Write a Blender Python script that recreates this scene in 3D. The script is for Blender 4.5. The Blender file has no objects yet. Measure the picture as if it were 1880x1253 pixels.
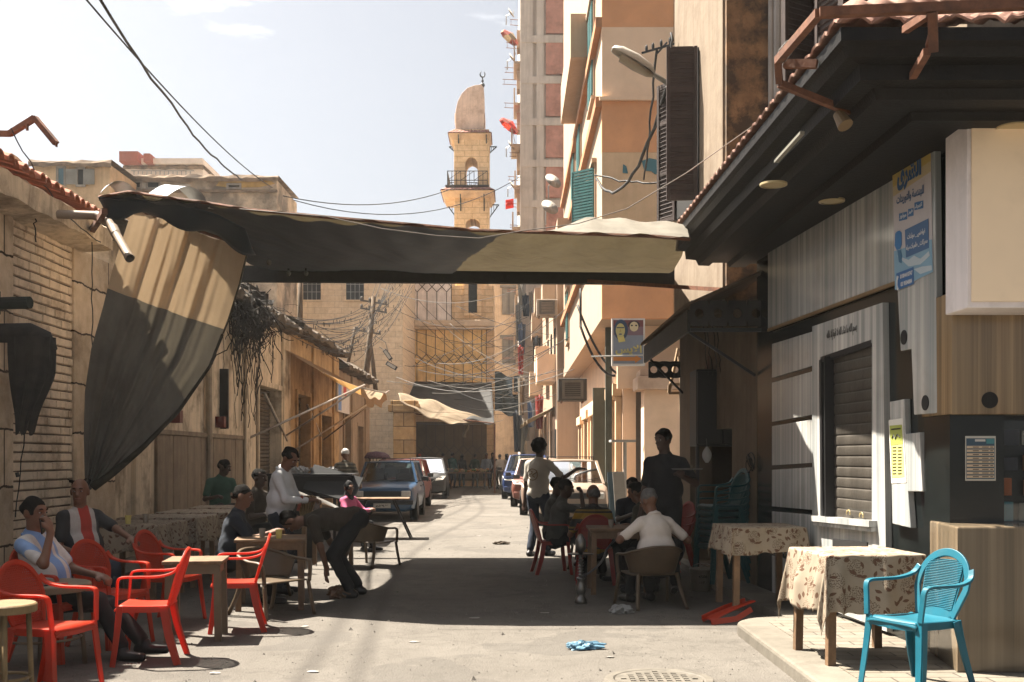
import bpy, bmesh, math, random
import numpy as np
from mathutils import Vector, Matrix, Quaternion
R = math.radians
random.seed(7)
sc = bpy.context.scene
COL = sc.collection
# ------------------------------------------------------------------ camera, sky, sun, exposure
cam = bpy.data.cameras.new('camera'); camo = bpy.data.objects.new('camera', cam); COL.objects.link(camo)
camo.location = (0, 0, 1.5); camo.rotation_euler = (R(90), 0, 0)
cam.sensor_width = 36; cam.lens = 36 * 2000 / 1880; cam.shift_y = 213.5 / 1880
cam.clip_end = 900; cam.clip_start = .05
sc.camera = camo
SUN = Vector((.50, -.24, -1.0)).normalized()          # direction the light travels
el = math.asin(-SUN.z); az = math.atan2(-SUN.x, -SUN.y)
w = bpy.data.worlds.new('World'); sc.world = w; w.use_nodes = True
nt = w.node_tree; bg = nt.nodes['Background']
sky = nt.nodes.new('ShaderNodeTexSky'); sky.sky_type = 'NISHITA'; sky.sun_disc = False
sky.sun_elevation = el; sky.sun_rotation = az; sky.air_density = 1.0; sky.dust_density = 4.0; sky.ozone_density = 1.0
# thin cloud wisps low in the sky
tc = nt.nodes.new('ShaderNodeTexCoord'); mp = nt.nodes.new('ShaderNodeMapping'); mp.inputs['Scale'].default_value = (2.2, 2.2, 9)
nz = nt.nodes.new('ShaderNodeTexNoise'); nz.inputs['Scale'].default_value = 1.6; nz.inputs['Detail'].default_value = 7; nz.inputs['Roughness'].default_value = .6
cr = nt.nodes.new('ShaderNodeValToRGB'); cr.color_ramp.elements[0].position = .60; cr.color_ramp.elements[1].position = .85
mx = nt.nodes.new('ShaderNodeMix'); mx.data_type = 'RGBA'; mx.inputs[7].default_value = (17, 17, 16.5, 1)
ml = nt.nodes.new('ShaderNodeMath'); ml.operation = 'MULTIPLY'; ml.inputs[1].default_value = .5
L = nt.links.new
L(tc.outputs['Generated'], mp.inputs[0]); L(mp.outputs[0], nz.inputs['Vector']); L(nz.outputs[0], cr.inputs[0])
L(cr.outputs[0], ml.inputs[0]); L(ml.outputs[0], mx.inputs[0]); bw = nt.nodes.new('ShaderNodeRGBToBW'); hzm = nt.nodes.new('ShaderNodeMix'); hzm.data_type = 'RGBA'; hzm.inputs[0].default_value = .72; L(sky.outputs[0], bw.inputs[0]); L(sky.outputs[0], hzm.inputs[6]); L(bw.outputs[0], hzm.inputs[7]); L(hzm.outputs[2], mx.inputs[6]); L(mx.outputs[2], bg.inputs[0])
bg.inputs[1].default_value = .043
sl = bpy.data.lights.new('sun', 'SUN'); so = bpy.data.objects.new('sun', sl); COL.objects.link(so)
sl.energy = 5.0; sl.angle = R(.5); sl.color = (1.0, .92, .80)
so.rotation_euler = SUN.to_track_quat('-Z', 'Y').to_euler(); so.location = (-20, 20, 40)
sc.view_settings.view_transform = 'Standard'; sc.view_settings.look = 'None'
sc.view_settings.exposure = 2.35; sc.view_settings.gamma = 1
sc.render.engine = 'CYCLES'
sc.cycles.max_bounces = 7; sc.cycles.diffuse_bounces = 3; sc.cycles.glossy_bounces = 3; sc.cycles.transmission_bounces = 5; sc.cycles.transparent_max_bounces = 8
sc.cycles.use_denoising = True; sc.cycles.sample_clamp_indirect = 6
# ------------------------------------------------------------------ helpers
F = 2000.0; CX = 940.0; HZ = 840.0; EYE = 1.5
def P(px, py, Y): return Vector(((px - CX) / F * Y, Y, EYE + (HZ - py) / F * Y))
def G(px, py, z=0.0):
    Y = F * (EYE - z) / (py - HZ); return Vector(((px - CX) / F * Y, Y, z))
class MB:
    def __init__(s): s.v = []; s.f = []; s.mi = []; s.cur = 0
    def add(s, vs, fs):
        n = len(s.v); s.v += [tuple(v) for v in vs]; s.f += [tuple(i + n for i in f) for f in fs]; s.mi += [s.cur] * len(fs); return s
    def box(s, x0, x1, y0, y1, z0, z1, m=None):
        vs = [Vector((x, y, z)) for z in (z0, z1) for y in (y0, y1) for x in (x0, x1)]
        if m is not None: vs = [m @ v for v in vs]
        return s.add(vs, [(0, 2, 3, 1), (4, 5, 7, 6), (0, 1, 5, 4), (2, 6, 7, 3), (0, 4, 6, 2), (1, 3, 7, 5)])
    def cbox(s, c, d, m=None):
        M_ = Matrix.Translation(Vector(c)) @ (m.to_4x4() if m is not None else Matrix())
        return s.box(-d[0]/2, d[0]/2, -d[1]/2, d[1]/2, -d[2]/2, d[2]/2, M_)
    def beam(s, a, b, w_, h_, up=(0, 0, 1)):
        a = Vector(a); b = Vector(b); d = b - a; l = d.length
        if l < 1e-6: return s
        z = d / l; u = Vector(up)
        if abs(z.dot(u)) > .98: u = Vector((1, 0, 0))
        x = u.cross(z).normalized(); y = z.cross(x)
        m = Matrix((x, y, z)).transposed().to_4x4(); m.translation = a
        return s.box(-w_/2, w_/2, -h_/2, h_/2, 0, l, m)
    def tube(s, pts, r, n=6, caps=True):
        pts = [Vector(p) for p in pts]; k = len(pts); rs = r if isinstance(r, (list, tuple)) else [r] * k
        vs = []; prev = None
        for i, p in enumerate(pts):
            t = (pts[min(i + 1, k - 1)] - pts[max(i - 1, 0)])
            if t.length < 1e-9: t = Vector((0, 0, 1))
            t.normalize()
            if prev is None:
                a = Vector((0, 0, 1)) if abs(t.z) < .9 else Vector((1, 0, 0))
                x = a.cross(t).normalized()
            else:
                x = (prev - t * prev.dot(t))
                x = x.normalized() if x.length > 1e-6 else Vector((1, 0, 0))
            prev = x; y = t.cross(x)
            for j in range(n):
                a = 2 * math.pi * j / n; vs.append(p + (x * math.cos(a) + y * math.sin(a)) * rs[i])
        fs = [(i*n + j, i*n + (j+1) % n, (i+1)*n + (j+1) % n, (i+1)*n + j) for i in range(k - 1) for j in range(n)]
        if caps: fs += [tuple(range(n))[::-1], tuple(range((k-1)*n, k*n))]
        return s.add(vs, fs)
    def lathe(s, prof, n=20, c=(0, 0, 0), m=None, caps=True):
        vs = []
        for r, z in prof:
            for j in range(n):
                a = 2 * math.pi * j / n; v = Vector((r * math.cos(a), r * math.sin(a), z))
                if m is not None: v = m @ v
                vs.append(v + Vector(c))
        k = len(prof)
        fs = [(i*n + j, i*n + (j+1) % n, (i+1)*n + (j+1) % n, (i+1)*n + j) for i in range(k - 1) for j in range(n)]
        if caps: fs += [tuple(range(n))[::-1], tuple(range((k-1)*n, k*n))]
        return s.add(vs, fs)
    def ell(s, c, r, n=14, m=None, k=9):
        prof = []
        vs = []; fs = []
        for i in range(k + 1):
            t = math.pi * i / k
            for j in range(n):
                a = 2 * math.pi * j / n
                v = Vector((r[0]*math.sin(t)*math.cos(a), r[1]*math.sin(t)*math.sin(a), -r[2]*math.cos(t)))
                if m is not None: v = m @ v
                vs.append(v + Vector(c))
        for i in range(k):
            for j in range(n): fs.append((i*n + j, i*n + (j+1) % n, (i+1)*n + (j+1) % n, (i+1)*n + j))
        return s.add(vs, fs)
    def grid(s, fn, nu, nv):
        vs = [fn(i / nu, j / nv) for j in range(nv + 1) for i in range(nu + 1)]
        return s.add(vs, [(j*(nu+1) + i, j*(nu+1) + i + 1, (j+1)*(nu+1) + i + 1, (j+1)*(nu+1) + i) for j in range(nv) for i in range(nu)])
    def prism(s, pts, ext):
        pts = [Vector(p) for p in pts]; e = Vector(ext); n = len(pts)
        return s.add(pts + [p + e for p in pts], [tuple(range(n))[::-1], tuple(range(n, 2*n))] + [(i, (i+1) % n, n + (i+1) % n, n + i) for i in range(n)])
    def ring(s, outer, inner, ext):
        o = [Vector(p) for p in outer]; q = [Vector(p) for p in inner]; e = Vector(ext); n = len(o)
        vs = o + q + [p + e for p in o] + [p + e for p in q]; fs = []
        for i in range(n):
            j = (i + 1) % n
            fs += [(i, n+i, n+j, j), (2*n+i, 2*n+j, 3*n+j, 3*n+i), (i, j, 2*n+j, 2*n+i), (n+i, 3*n+i, 3*n+j, n+j)]
        return s.add(vs, fs)
    def build(s, name, mat, parent=None, world=False, smooth=False, bevel=0, solid=0, sub=0, base=None, fix=True):
        me = bpy.data.meshes.new(name)
        off = Vector((0, 0, 0)); loc = None
        if world and parent is not None:
            off = WB.get(parent.name, parent.location.copy())
        if parent is None and s.v:
            a = np.array(s.v); loc = Vector(base) if base is not None else Vector(((a[:, 0].min() + a[:, 0].max())/2, (a[:, 1].min() + a[:, 1].max())/2, a[:, 2].min())); off = loc
        me.from_pydata([tuple(Vector(v) - off) for v in s.v], [], s.f)
        mats = mat if isinstance(mat, (list, tuple)) else [mat]
        for m in mats: me.materials.append(m)
        if len(mats) > 1: me.polygons.foreach_set('material_index', s.mi)
        if fix:
            bm = bmesh.new(); bm.from_mesh(me); bmesh.ops.recalc_face_normals(bm, faces=bm.faces); bm.to_mesh(me); bm.free()
        if smooth: me.polygons.foreach_set('use_smooth', [True] * len(me.polygons))
        o = bpy.data.objects.new(name, me); COL.objects.link(o)
        if loc is not None: o.location = loc
        if parent is not None: o.parent = parent; WB[o.name] = off
        if solid: md = o.modifiers.new('t', 'SOLIDIFY'); md.thickness = solid; md.offset = 0
        if bevel: md = o.modifiers.new('b', 'BEVEL'); md.width = bevel; md.segments = 2; md.limit_method = 'ANGLE'; md.angle_limit = R(40)
        if sub: md = o.modifiers.new('s', 'SUBSURF'); md.levels = sub; md.render_levels = sub
        return o
WB = {}
def tag(o, label, cat=None, group=None, kind=None):
    if label: o['label'] = label
    if cat: o['category'] = cat
    if group: o['group'] = group
    if kind: o['kind'] = kind
    return o
def thing(name, label, cat, loc=(0, 0, 0), rz=0, group=None):
    o = bpy.data.objects.new(name, None); o.empty_display_size = .2; COL.objects.link(o)
    o.location = loc; o.rotation_euler = (0, 0, rz); tag(o, label, cat, group); WB[o.name] = Vector(loc); return o
def struct(o): o['kind'] = 'structure'; return o
def kids(o): return [c for c in bpy.data.objects if c.parent == o]
def dup(root, loc, rz, label, group=None, mats=None, rx=0, ry=0):
    def cp(o, par):
        c = o.copy(); COL.objects.link(c)
        if par is not None: c.parent = par
        if mats and c.type == 'MESH' and c.data.materials and c.data.materials[0].name in mats:
            key = (c.data.name, mats[c.data.materials[0].name].name)
            if key not in DM:
                d = c.data.copy(); d.materials[0] = mats[d.materials[0].name]; DM[key] = d
            c.data = DM[key]
        for k in kids(o): cp(k, c)
        return c
    c = cp(root, None); c.location = loc; c.rotation_euler = (rx, ry, rz); c['label'] = label
    if group: c['group'] = group
    return c
DM = {}
def rotz(a): return Matrix.Rotation(a, 3, 'Z')
def sag(a, b, drop, n=14, wob=0, seed=0):
    a = Vector(a); b = Vector(b); rr = random.Random(seed); out = []
    for i in range(n + 1):
        t = i / n; p = a.lerp(b, t); p.z -= drop * 4 * t * (1 - t)
        if wob and 0 < i < n: p += Vector((rr.uniform(-wob, wob), rr.uniform(-wob, wob), rr.uniform(-wob, wob)))
        out.append(p)
    return out
# ------------------------------------------------------------------ materials
def srgb(r, g, b):
    f = lambda c: (c/255/12.92) if c/255 <= .04045 else ((c/255 + .055)/1.055) ** 2.4
    return (f(r), f(g), f(b))
MATS = {}
class NG:
    def __init__(s, name):
        s.m = bpy.data.materials.new(name); s.m.use_nodes = True; s.t = s.m.node_tree; s.n = s.t.nodes
        s.b = s.n['Principled BSDF']; s.tc = s.n.new('ShaderNodeTexCoord')
    def link(s, a, b): s.t.links.new(a, b)
    def vec(s, scale=(1, 1, 1), rot=(0, 0, 0), src='Object'):
        m = s.n.new('ShaderNodeMapping'); m.inputs['Scale'].default_value = scale; m.inputs['Rotation'].default_value = rot
        s.link(s.tc.outputs[src], m.inputs[0]); return m.outputs[0]
    def noise(s, scale, detail=5, rough=.6, v=None, dist=0):
        n = s.n.new('ShaderNodeTexNoise'); n.inputs['Scale'].default_value = scale; n.inputs['Detail'].default_value = detail; n.inputs['Roughness'].default_value = rough
        n.inputs['Distortion'].default_value = dist
        s.link(v if v is not None else s.tc.outputs['Object'], n.inputs['Vector']); return n.outputs[0]
    def ramp(s, fac, a, b, ca=(0, 0, 0, 1), cb=(1, 1, 1, 1)):
        r = s.n.new('ShaderNodeValToRGB'); e = r.color_ramp.elements; e[0].position = a; e[1].position = b; e[0].color = ca; e[1].color = cb
        s.link(fac, r.inputs[0]); return r.outputs[0]
    def mix(s, fac, a, b, mode='MIX'):
        m = s.n.new('ShaderNodeMix'); m.data_type = 'RGBA'; m.blend_type = mode
        for val, i in ((fac, 0), (a, 6), (b, 7)):
            if isinstance(val, (int, float)): m.inputs[i].default_value = val
            elif isinstance(val, tuple): m.inputs[i].default_value = (*val[:3], 1)
            else: s.link(val, m.inputs[i])
        return m.outputs[2]
    def math(s, op, a, b=0.0):
        m = s.n.new('ShaderNodeMath'); m.operation = op
        for val, i in ((a, 0), (b, 1)):
            if isinstance(val, (int, float)): m.inputs[i].default_value = val
            else: s.link(val, m.inputs[i])
        return m.outputs[0]
    def bump(s, h, st=.3, d=.02, prev=None):
        b = s.n.new('ShaderNodeBump'); b.inputs['Strength'].default_value = st; b.inputs['Distance'].default_value = d; s.link(h, b.inputs['Height'])
        if prev is not None: s.link(prev, b.inputs['Normal'])
        return b.outputs[0]
    def xyz(s, src='Object'):
        x = s.n.new('ShaderNodeSeparateXYZ'); s.link(s.tc.outputs[src], x.inputs[0]); return x.outputs
    def comb(s, x, y, z=0.0):
        c = s.n.new('ShaderNodeCombineXYZ')
        for val, i in ((x, 0), (y, 1), (z, 2)):
            if isinstance(val, (int, float)): c.inputs[i].default_value = val
            else: s.link(val, c.inputs[i])
        return c.outputs[0]
    def out(s, col=None, rough=.8, nrm=None, metal=0, spec=.4, coat=0):
        if col is not None:
            if isinstance(col, tuple): s.b.inputs['Base Color'].default_value = (*col[:3], 1)
            else: s.link(col, s.b.inputs['Base Color'])
        if isinstance(rough, (int, float)): s.b.inputs['Roughness'].default_value = rough
        else: s.link(rough, s.b.inputs['Roughness'])
        s.b.inputs['Metallic'].default_value = metal; s.b.inputs['Specular IOR Level'].default_value = spec; s.b.inputs['Coat Weight'].default_value = coat
        if nrm is not None: s.link(nrm, s.b.inputs['Normal'])
        return s.m
def sc3(c, k): return tuple(min(1, x * k) for x in c)
ALB = 1.0
def M(name, col, rough=.85, var=.2, scale=2.5, dirt=None, damt=.7, dscale=1.2, dlo=.48, dhi=.68, streak=0, bump=.25, bscale=40, metal=0, spec=.35, coat=0, transl=0, trcol=None):
    if name in MATS: return MATS[name]
    g = NG(name); col = sc3(col, ALB); dirt = sc3(dirt, ALB) if dirt else None
    c = g.mix(g.ramp(g.noise(scale, 6), .3, .7), sc3(col, 1 - var), sc3(col, 1 + var))
    if streak: c = g.mix(g.math('MULTIPLY', g.ramp(g.noise(1, 5, .65, g.vec((7, 7, .45))), .45, .7), streak), c, dirt or sc3(col, .4))
    if dirt: c = g.mix(g.math('MULTIPLY', g.ramp(g.noise(dscale, 8, .68), dlo, dhi), damt), c, dirt)
    nr = g.bump(g.noise(bscale, 5), bump, .01) if bump else None
    m = g.out(c, rough, nr, metal, spec, coat)
    if transl:
        tr = g.n.new('ShaderNodeBsdfTranslucent'); ms = g.n.new('ShaderNodeMixShader'); ms.inputs[0].default_value = transl
        if trcol: tr.inputs[0].default_value = (*trcol, 1)
        else: g.link(c, tr.inputs[0])
        g.link(g.b.outputs[0], ms.inputs[1]); g.link(tr.outputs[0], ms.inputs[2]); g.link(ms.outputs[0], g.n['Material Output'].inputs[0])
    MATS[name] = m; return m
def stripes_marble(name, light, dark, rough=.13, dens=1.0, dirt=(.10, .07, .04)):
    light, dark, dirt = sc3(light, ALB), sc3(dark, ALB), sc3(dirt, ALB); g = NG(name); v = g.vec((15*dens, 15*dens, .13))
    a = g.ramp(g.noise(1.0, 6, .62, v, .25), .36, .64)
    v2 = g.vec((30*dens, 30*dens, .4)); b = g.ramp(g.noise(1.0, 4, .6, v2), .35, .7)
    wb = g.ramp(g.noise(1.0, 3, .5, g.vec((4.2*dens, 4.2*dens, .06))), .38, .62); cool = (dark[0]*.92, dark[1]*1.02, dark[2]*1.06)
    c = g.mix(a, g.mix(wb, cool, dark), g.mix(wb, sc3(light, .62), light)); c = g.mix(g.math('MULTIPLY', b, .25), c, sc3(dark, .85))
    c = g.mix(g.math('MULTIPLY', g.ramp(g.noise(1.1, 7, .65), .5, .75), .35), c, dirt)
    return g.out(c, g.ramp(g.noise(6, 4), .2, .9, (rough*.7,)*3+(1,), (rough*1.9,)*3+(1,)), g.bump(g.noise(14, 3), .05, .01), spec=.5)
def blocks(name, col, bw, bh, axis, joint, rough=.9, mort=.012, var=.18, bumpd=.02, dirt=None, off=.5, damt=.6, dist=0.0):
    col, joint = sc3(col, ALB), sc3(joint, ALB); dirt = sc3(dirt, ALB) if dirt else None; g = NG(name); x, y, z = g.xyz()
    u = {'x': x, 'y': y}[axis]; n = g.noise(3.5, 4)
    if dist: z = g.math('ADD', z, g.math('MULTIPLY', n, dist))
    bt = g.n.new('ShaderNodeTexBrick'); g.link(g.comb(u, z), bt.inputs['Vector'])
    bt.inputs['Scale'].default_value = 1; bt.inputs['Brick Width'].default_value = bw; bt.inputs['Row Height'].default_value = bh
    bt.inputs['Mortar Size'].default_value = mort; bt.inputs['Mortar Smooth'].default_value = .25; bt.offset = off
    bt.inputs['Color1'].default_value = (*sc3(col, 1 - var), 1); bt.inputs['Color2'].default_value = (*sc3(col, 1 + var), 1); bt.inputs['Mortar'].default_value = (*joint, 1)
    c = g.mix(g.ramp(g.noise(6, 7), .3, .75), bt.outputs[0], g.mix(1, bt.outputs[0], (.75, .7, .62), 'MULTIPLY'))
    if dirt: c = g.mix(g.math('MULTIPLY', g.ramp(g.noise(1.6, 9, .7), .48, .7), damt), c, dirt)
    h = g.math('ADD', g.math('MULTIPLY', bt.outputs[1], -1.0), g.math('MULTIPLY', g.noise(22, 5), .5))
    return g.out(c, rough, g.bump(h, .7, bumpd))
def glass(name, tint=(.02, .025, .03), rough=.05):
    g = NG(name); return g.out(tint, rough, None, 0, .6, .3)
# Arabic shaping for the writing on signs
_B = {'ا':0xFE8D,'ب':0xFE8F,'ة':0xFE93,'ت':0xFE95,'ث':0xFE99,'ج':0xFE9D,'ح':0xFEA1,'خ':0xFEA5,'د':0xFEA9,'ذ':0xFEAB,'ر':0xFEAD,'ز':0xFEAF,'س':0xFEB1,'ش':0xFEB5,'ص':0xFEB9,'ض':0xFEBD,'ط':0xFEC1,'ظ':0xFEC5,'ع':0xFEC9,'غ':0xFECD,'ف':0xFED1,'ق':0xFED5,'ك':0xFED9,'ل':0xFEDD,'م':0xFEE1,'ن':0xFEE5,'ه':0xFEE9,'و':0xFEED,'ى':0xFEEF,'ي':0xFEF1,'أ':0xFE83,'إ':0xFE87,'ء':0xFE80}
def ar(s):
    two = 'اةدذرزوىأإ'; o = []; i = 0; prev = False
    while i < len(s):
        c = s[i]
        if c not in _B: o.append(c); prev = False; i += 1; continue
        nx = s[i + 1] if i + 1 < len(s) else ' '
        if c == 'ل' and nx in 'اإ':
            o.append(chr((0xFEFB if nx == 'ا' else 0xFEF9) + (1 if prev else 0))); prev = False; i += 2; continue
        j = c not in two and c != 'ء' and nx in _B and nx != 'ء'
        k = 0 if c == 'ء' else ((1 if prev else 0) if c in two else ((3 if j else 1) if prev else (2 if j else 0)))
        o.append(chr(_B[c] + k)); prev = j; i += 1
    return ''.join(reversed(o))
def text_mb(body, width, m, bold=0.0, height=None, depth=.0015):
    """lettering as solid mesh: fitted to width (and height), centred, in the plane of matrix m (x right, y up)"""
    c = bpy.data.curves.new('t', 'FONT'); c.body = body; c.size = 1; c.offset = bold; c.extrude = .01; c.resolution_u = 3
    o = bpy.data.objects.new('t', c); COL.objects.link(o)
    dg = bpy.context.evaluated_depsgraph_get(); me = bpy.data.meshes.new_from_object(o.evaluated_get(dg))
    bpy.data.objects.remove(o); bpy.data.curves.remove(c)
    b = MB()
    if len(me.vertices) == 0: return b
    a = np.array([v.co[:] for v in me.vertices]); lo = a.min(0); hi = a.max(0); s = width / (hi[0] - lo[0]); sy = height / (hi[1] - lo[1]) if height else s
    vs = [m @ Vector(((v[0] - (lo[0] + hi[0])/2) * s, (v[1] - (lo[1] + hi[1])/2) * sy, (v[2] + .01) / .02 * depth)) for v in a]
    b.add(vs, [tuple(p.vertices) for p in me.polygons]); bpy.data.meshes.remove(me); return b
def frame(origin, xdir, ydir=(0, 0, 1)):
    x = Vector(xdir).normalized(); y = Vector(ydir).normalized(); z = x.cross(y).normalized()
    m = Matrix((x, y, z)).transposed().to_4x4(); m.translation = Vector(origin); return m
# shared materials
BLACK = M('black_metal', (.012, .012, .013), .5, .3, bump=.1)
RUST = M('rusty_steel', (.13, .055, .03), .8, .4, 12, dirt=(.04, .025, .02), bump=.4)
STEEL = M('dull_steel', (.35, .34, .32), .45, .2, metal=.8, dirt=(.12, .09, .06), bump=.15)
WIRE = M('wire_rubber', (.015, .014, .013), .6, .2, bump=0)
WIREW = M('pale_wire', (.10, .093, .083), .6, .2, bump=0)
DARK = M('dark_interior', (.012, .011, .010), .9, .3, bump=0)
WOOD = M('old_wood', (.16, .095, .05), .7, .3, 9, dirt=(.05, .03, .02), streak=.5, bump=.3)
CONC = M('concrete', (.30, .27, .23), .9, .2, 2, dirt=(.11, .09, .07), streak=.35, bump=.4)
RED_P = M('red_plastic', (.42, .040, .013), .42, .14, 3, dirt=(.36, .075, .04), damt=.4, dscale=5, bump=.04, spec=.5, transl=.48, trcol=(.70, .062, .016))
BLUE_P = M('blue_plastic', (.008, .115, .165), .42, .15, 4, dirt=(.05, .12, .135), damt=.35, dscale=6, bump=.05, spec=.5, transl=.22, trcol=(.012, .20, .28))
TAN_P = M('tan_plastic', (.075, .05, .028), .5, .2, 4, bump=.08, spec=.4)
GREEN_P = M('green_plastic', (.012, .07, .075), .42, .15, 4, bump=.04, spec=.5, transl=.1)
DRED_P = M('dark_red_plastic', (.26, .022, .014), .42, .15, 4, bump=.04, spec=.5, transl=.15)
# ------------------------------------------------------------------ ground
def wallmb(o, u, n, Lh, Hh, t, holes=(), mb=None):
    o = Vector(o); u = Vector(u).normalized(); n = Vector(n).normalized(); zz = Vector((0, 0, 1)); mb = mb or MB()
    us = sorted({0.0, Lh} | {h[0] for h in holes} | {h[1] for h in holes}); vs = sorted({0.0, Hh} | {h[2] for h in holes} | {h[3] for h in holes})
    hol = lambda a, b: any(h[0] - 1e-6 <= a <= h[1] + 1e-6 and h[2] - 1e-6 <= b <= h[3] + 1e-6 for h in holes)
    for i in range(len(us) - 1):
        for j in range(len(vs) - 1):
            if hol((us[i] + us[i+1])/2, (vs[j] + vs[j+1])/2): continue
            q = [o + u*a + zz*b for a, b in ((us[i], vs[j]), (us[i+1], vs[j]), (us[i+1], vs[j+1]), (us[i], vs[j+1]))]
            mb.add(q, [(0, 1, 2, 3)]); mb.add([p - n*t for p in q], [(3, 2, 1, 0)])
    for a, b, c, d in list(holes) + [(0, Lh, 0, Hh)]:
        q = [o + u*x + zz*y for x, y in ((a, c), (b, c), (b, d), (a, d))]
        mb.add(q + [p - n*t for p in q], [(0, 1, 5, 4), (1, 2, 6, 5), (2, 3, 7, 6), (3, 0, 4, 7)])
    return mb
g = NG('road'); nA = g.noise(.55, 9, .68); nB = g.noise(5, 8, .7); nC = g.noise(60, 4, .6)
c = g.mix(g.ramp(nA, .35, .66), (.094, .084, .072), (.124, .112, .097)); c = g.mix(g.math('MULTIPLY', g.ramp(nB, .5, .75), .55), c, (.052, .046, .038))
c = g.mix(g.math('MULTIPLY', g.ramp(nC, .55, .72), .4), c, (.048, .043, .036))
vr = g.n.new('ShaderNodeTexVoronoi'); vr.feature = 'DISTANCE_TO_EDGE'; vr.inputs['Scale'].default_value = .45; g.link(g.math('ADD', 0, 0), vr.inputs['Smoothness']) if False else None
mv = g.n.new('ShaderNodeVectorMath'); mv.operation = 'ADD'; nn = g.n.new('ShaderNodeTexNoise'); nn.inputs['Scale'].default_value = 2.5; nn.inputs['Detail'].default_value = 6
g.link(g.tc.outputs['Object'], nn.inputs['Vector']); g.link(nn.outputs[1], mv.inputs[0]); g.link(g.tc.outputs['Object'], mv.inputs[1]); g.link(mv.outputs[0], vr.inputs['Vector'])
crk = g.ramp(vr.outputs['Distance'], .003, .012, (1, 1, 1, 1), (0, 0, 0, 1)); c = g.mix(g.math('MULTIPLY', crk, .22), c, (.035, .031, .027))
x, y, z = g.xyz()
for xo, ph in ((-1.75, .4), (-1.2, 1.1)):      # oily tyre tracks that wander down the lane
    wob = g.math('ADD', g.math('MULTIPLY', g.math('SINE', g.math('ADD', g.math('MULTIPLY', y, .22), ph)), .35), xo)
    dd = g.math('ABSOLUTE', g.math('SUBTRACT', x, wob)); tr = g.ramp(g.math('ADD', dd, g.math('MULTIPLY', nB, .16)), .10, .2, (1, 1, 1, 1), (0, 0, 0, 1))
    c = g.mix(g.math('MULTIPLY', tr, .5), c, (.042, .037, .032))
pz = g.noise(.9, 3, .5); c = g.mix(g.math('MULTIPLY', g.ramp(pz, .555, .57), .42), c, (.066, .060, .053))       # re-laid patches
st = g.noise(2.3, 7, .7); c = g.mix(g.math('MULTIPLY', g.ramp(st, .64, .70), .55), c, (.040, .036, .032))         # oil stains
sp2 = g.noise(150, 3, .6); c = g.mix(g.math('MULTIPLY', g.ramp(sp2, .60, .70), .5), c, (.17, .155, .135)); c = g.mix(g.math('MULTIPLY', g.ramp(sp2, .30, .40, (1, 1, 1, 1), (0, 0, 0, 1)), .5), c, (.03, .028, .025))
road = g.out(c, .92, g.bump(g.math('ADD', nC, g.math('MULTIPLY', nB, 2.5)), .8, .016), spec=.25)
b = MB(); b.grid(lambda u, v: Vector((-300 + 600*u, -20 + 500*v, 0)), 6, 6); struct(b.build('ground', road, base=(0, 0, 0)))
# manhole
def disc_prof(r, h): return [(0.001, h), (r, h), (r, 0)]
t = thing('manhole_cover', 'round cast iron manhole cover set in the sunlit road', 'manhole', (.99, 7.33, 0))
b = MB(); b.lathe([(.30, .004), (.31, .012), (.36, .012), (.37, .0)], 40, caps=False); b.build('frame', M('iron_worn', (.095, .084, .068), .7, .3, 10, bump=.4), t)
b = MB(); b.lathe([(.001, .010), (.295, .010), (.298, .002)], 40, caps=False)
for i in range(-4, 5):
    for j in range(-4, 5):
        if i*i + j*j < 17: b.cbox((i*.06, j*.06, .013), (.035, .035, .008))
b.build('lid', MATS['iron_worn'], t)
# right pavement with tiles
PV = .10
pvt = blocks('paving_tiles', (.15, .132, .107), .3, .15, 'x', (.07, .062, .05), mort=.008)
gn = pvt.node_tree; brk = [n for n in gn.nodes if n.type == 'TEX_BRICK'][0]; cb = gn.nodes.new('ShaderNodeCombineXYZ'); sp = [n for n in gn.nodes if n.type == 'SEPXYZ'][0]
gn.links.new(sp.outputs[0], cb.inputs[0]); gn.links.new(sp.outputs[1], cb.inputs[1]); gn.links.new(cb.outputs[0], brk.inputs['Vector'])
def pav(pts, z0, z1, inset, mb):
    n = len(pts); lo = [Vector((*p, z0)) for p in pts]; hi = [Vector((*p, z1)) for p in pts]
    mb.add(lo + hi, [tuple(range(n, 2*n))] + [(i, (i+1) % n, n + (i+1) % n, n + i) for i in range(n)])
arc = [(2.35 + .45*math.cos(a), 9.15 + .45*math.sin(a)) for a in [R(180 - 15*i) for i in range(7)]]
b = MB(); pav([(4.5, 2), (1.9, 2)] + arc + [(4.5, 9.6)], -.05, PV, 0, b); kb = b.build('kerb', M('kerb_stone', (.13, .115, .092), .9, .15, 3, dirt=(.065, .056, .043), bump=.5, bscale=25), bevel=.025); struct(kb); 
b = MB(); pav([(4.5, 2), (2.18, 2), (2.18, 9.25), (2.35, 9.42), (4.5, 9.42)], PV - .02, PV + .006, 0, b); pv = struct(b.build('pavement', pvt, base=(0, 0, 0)))
b = MB(); pav([(4.5, 9.6), (2.42, 9.6), (2.30, 12), (2.2, 24), (4.5, 24)], -.05, .09, 0, b); struct(b.build('pavement', MATS['kerb_stone'], base=(0, 0, 0)))
b = MB(); pav([(-4.75, 4), (-4.75, 40), (-7, 40), (-7, 4)], -.05, .08, 0, b); struct(b.build('pavement', MATS['kerb_stone'], base=(0, 0, 0)))
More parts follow.
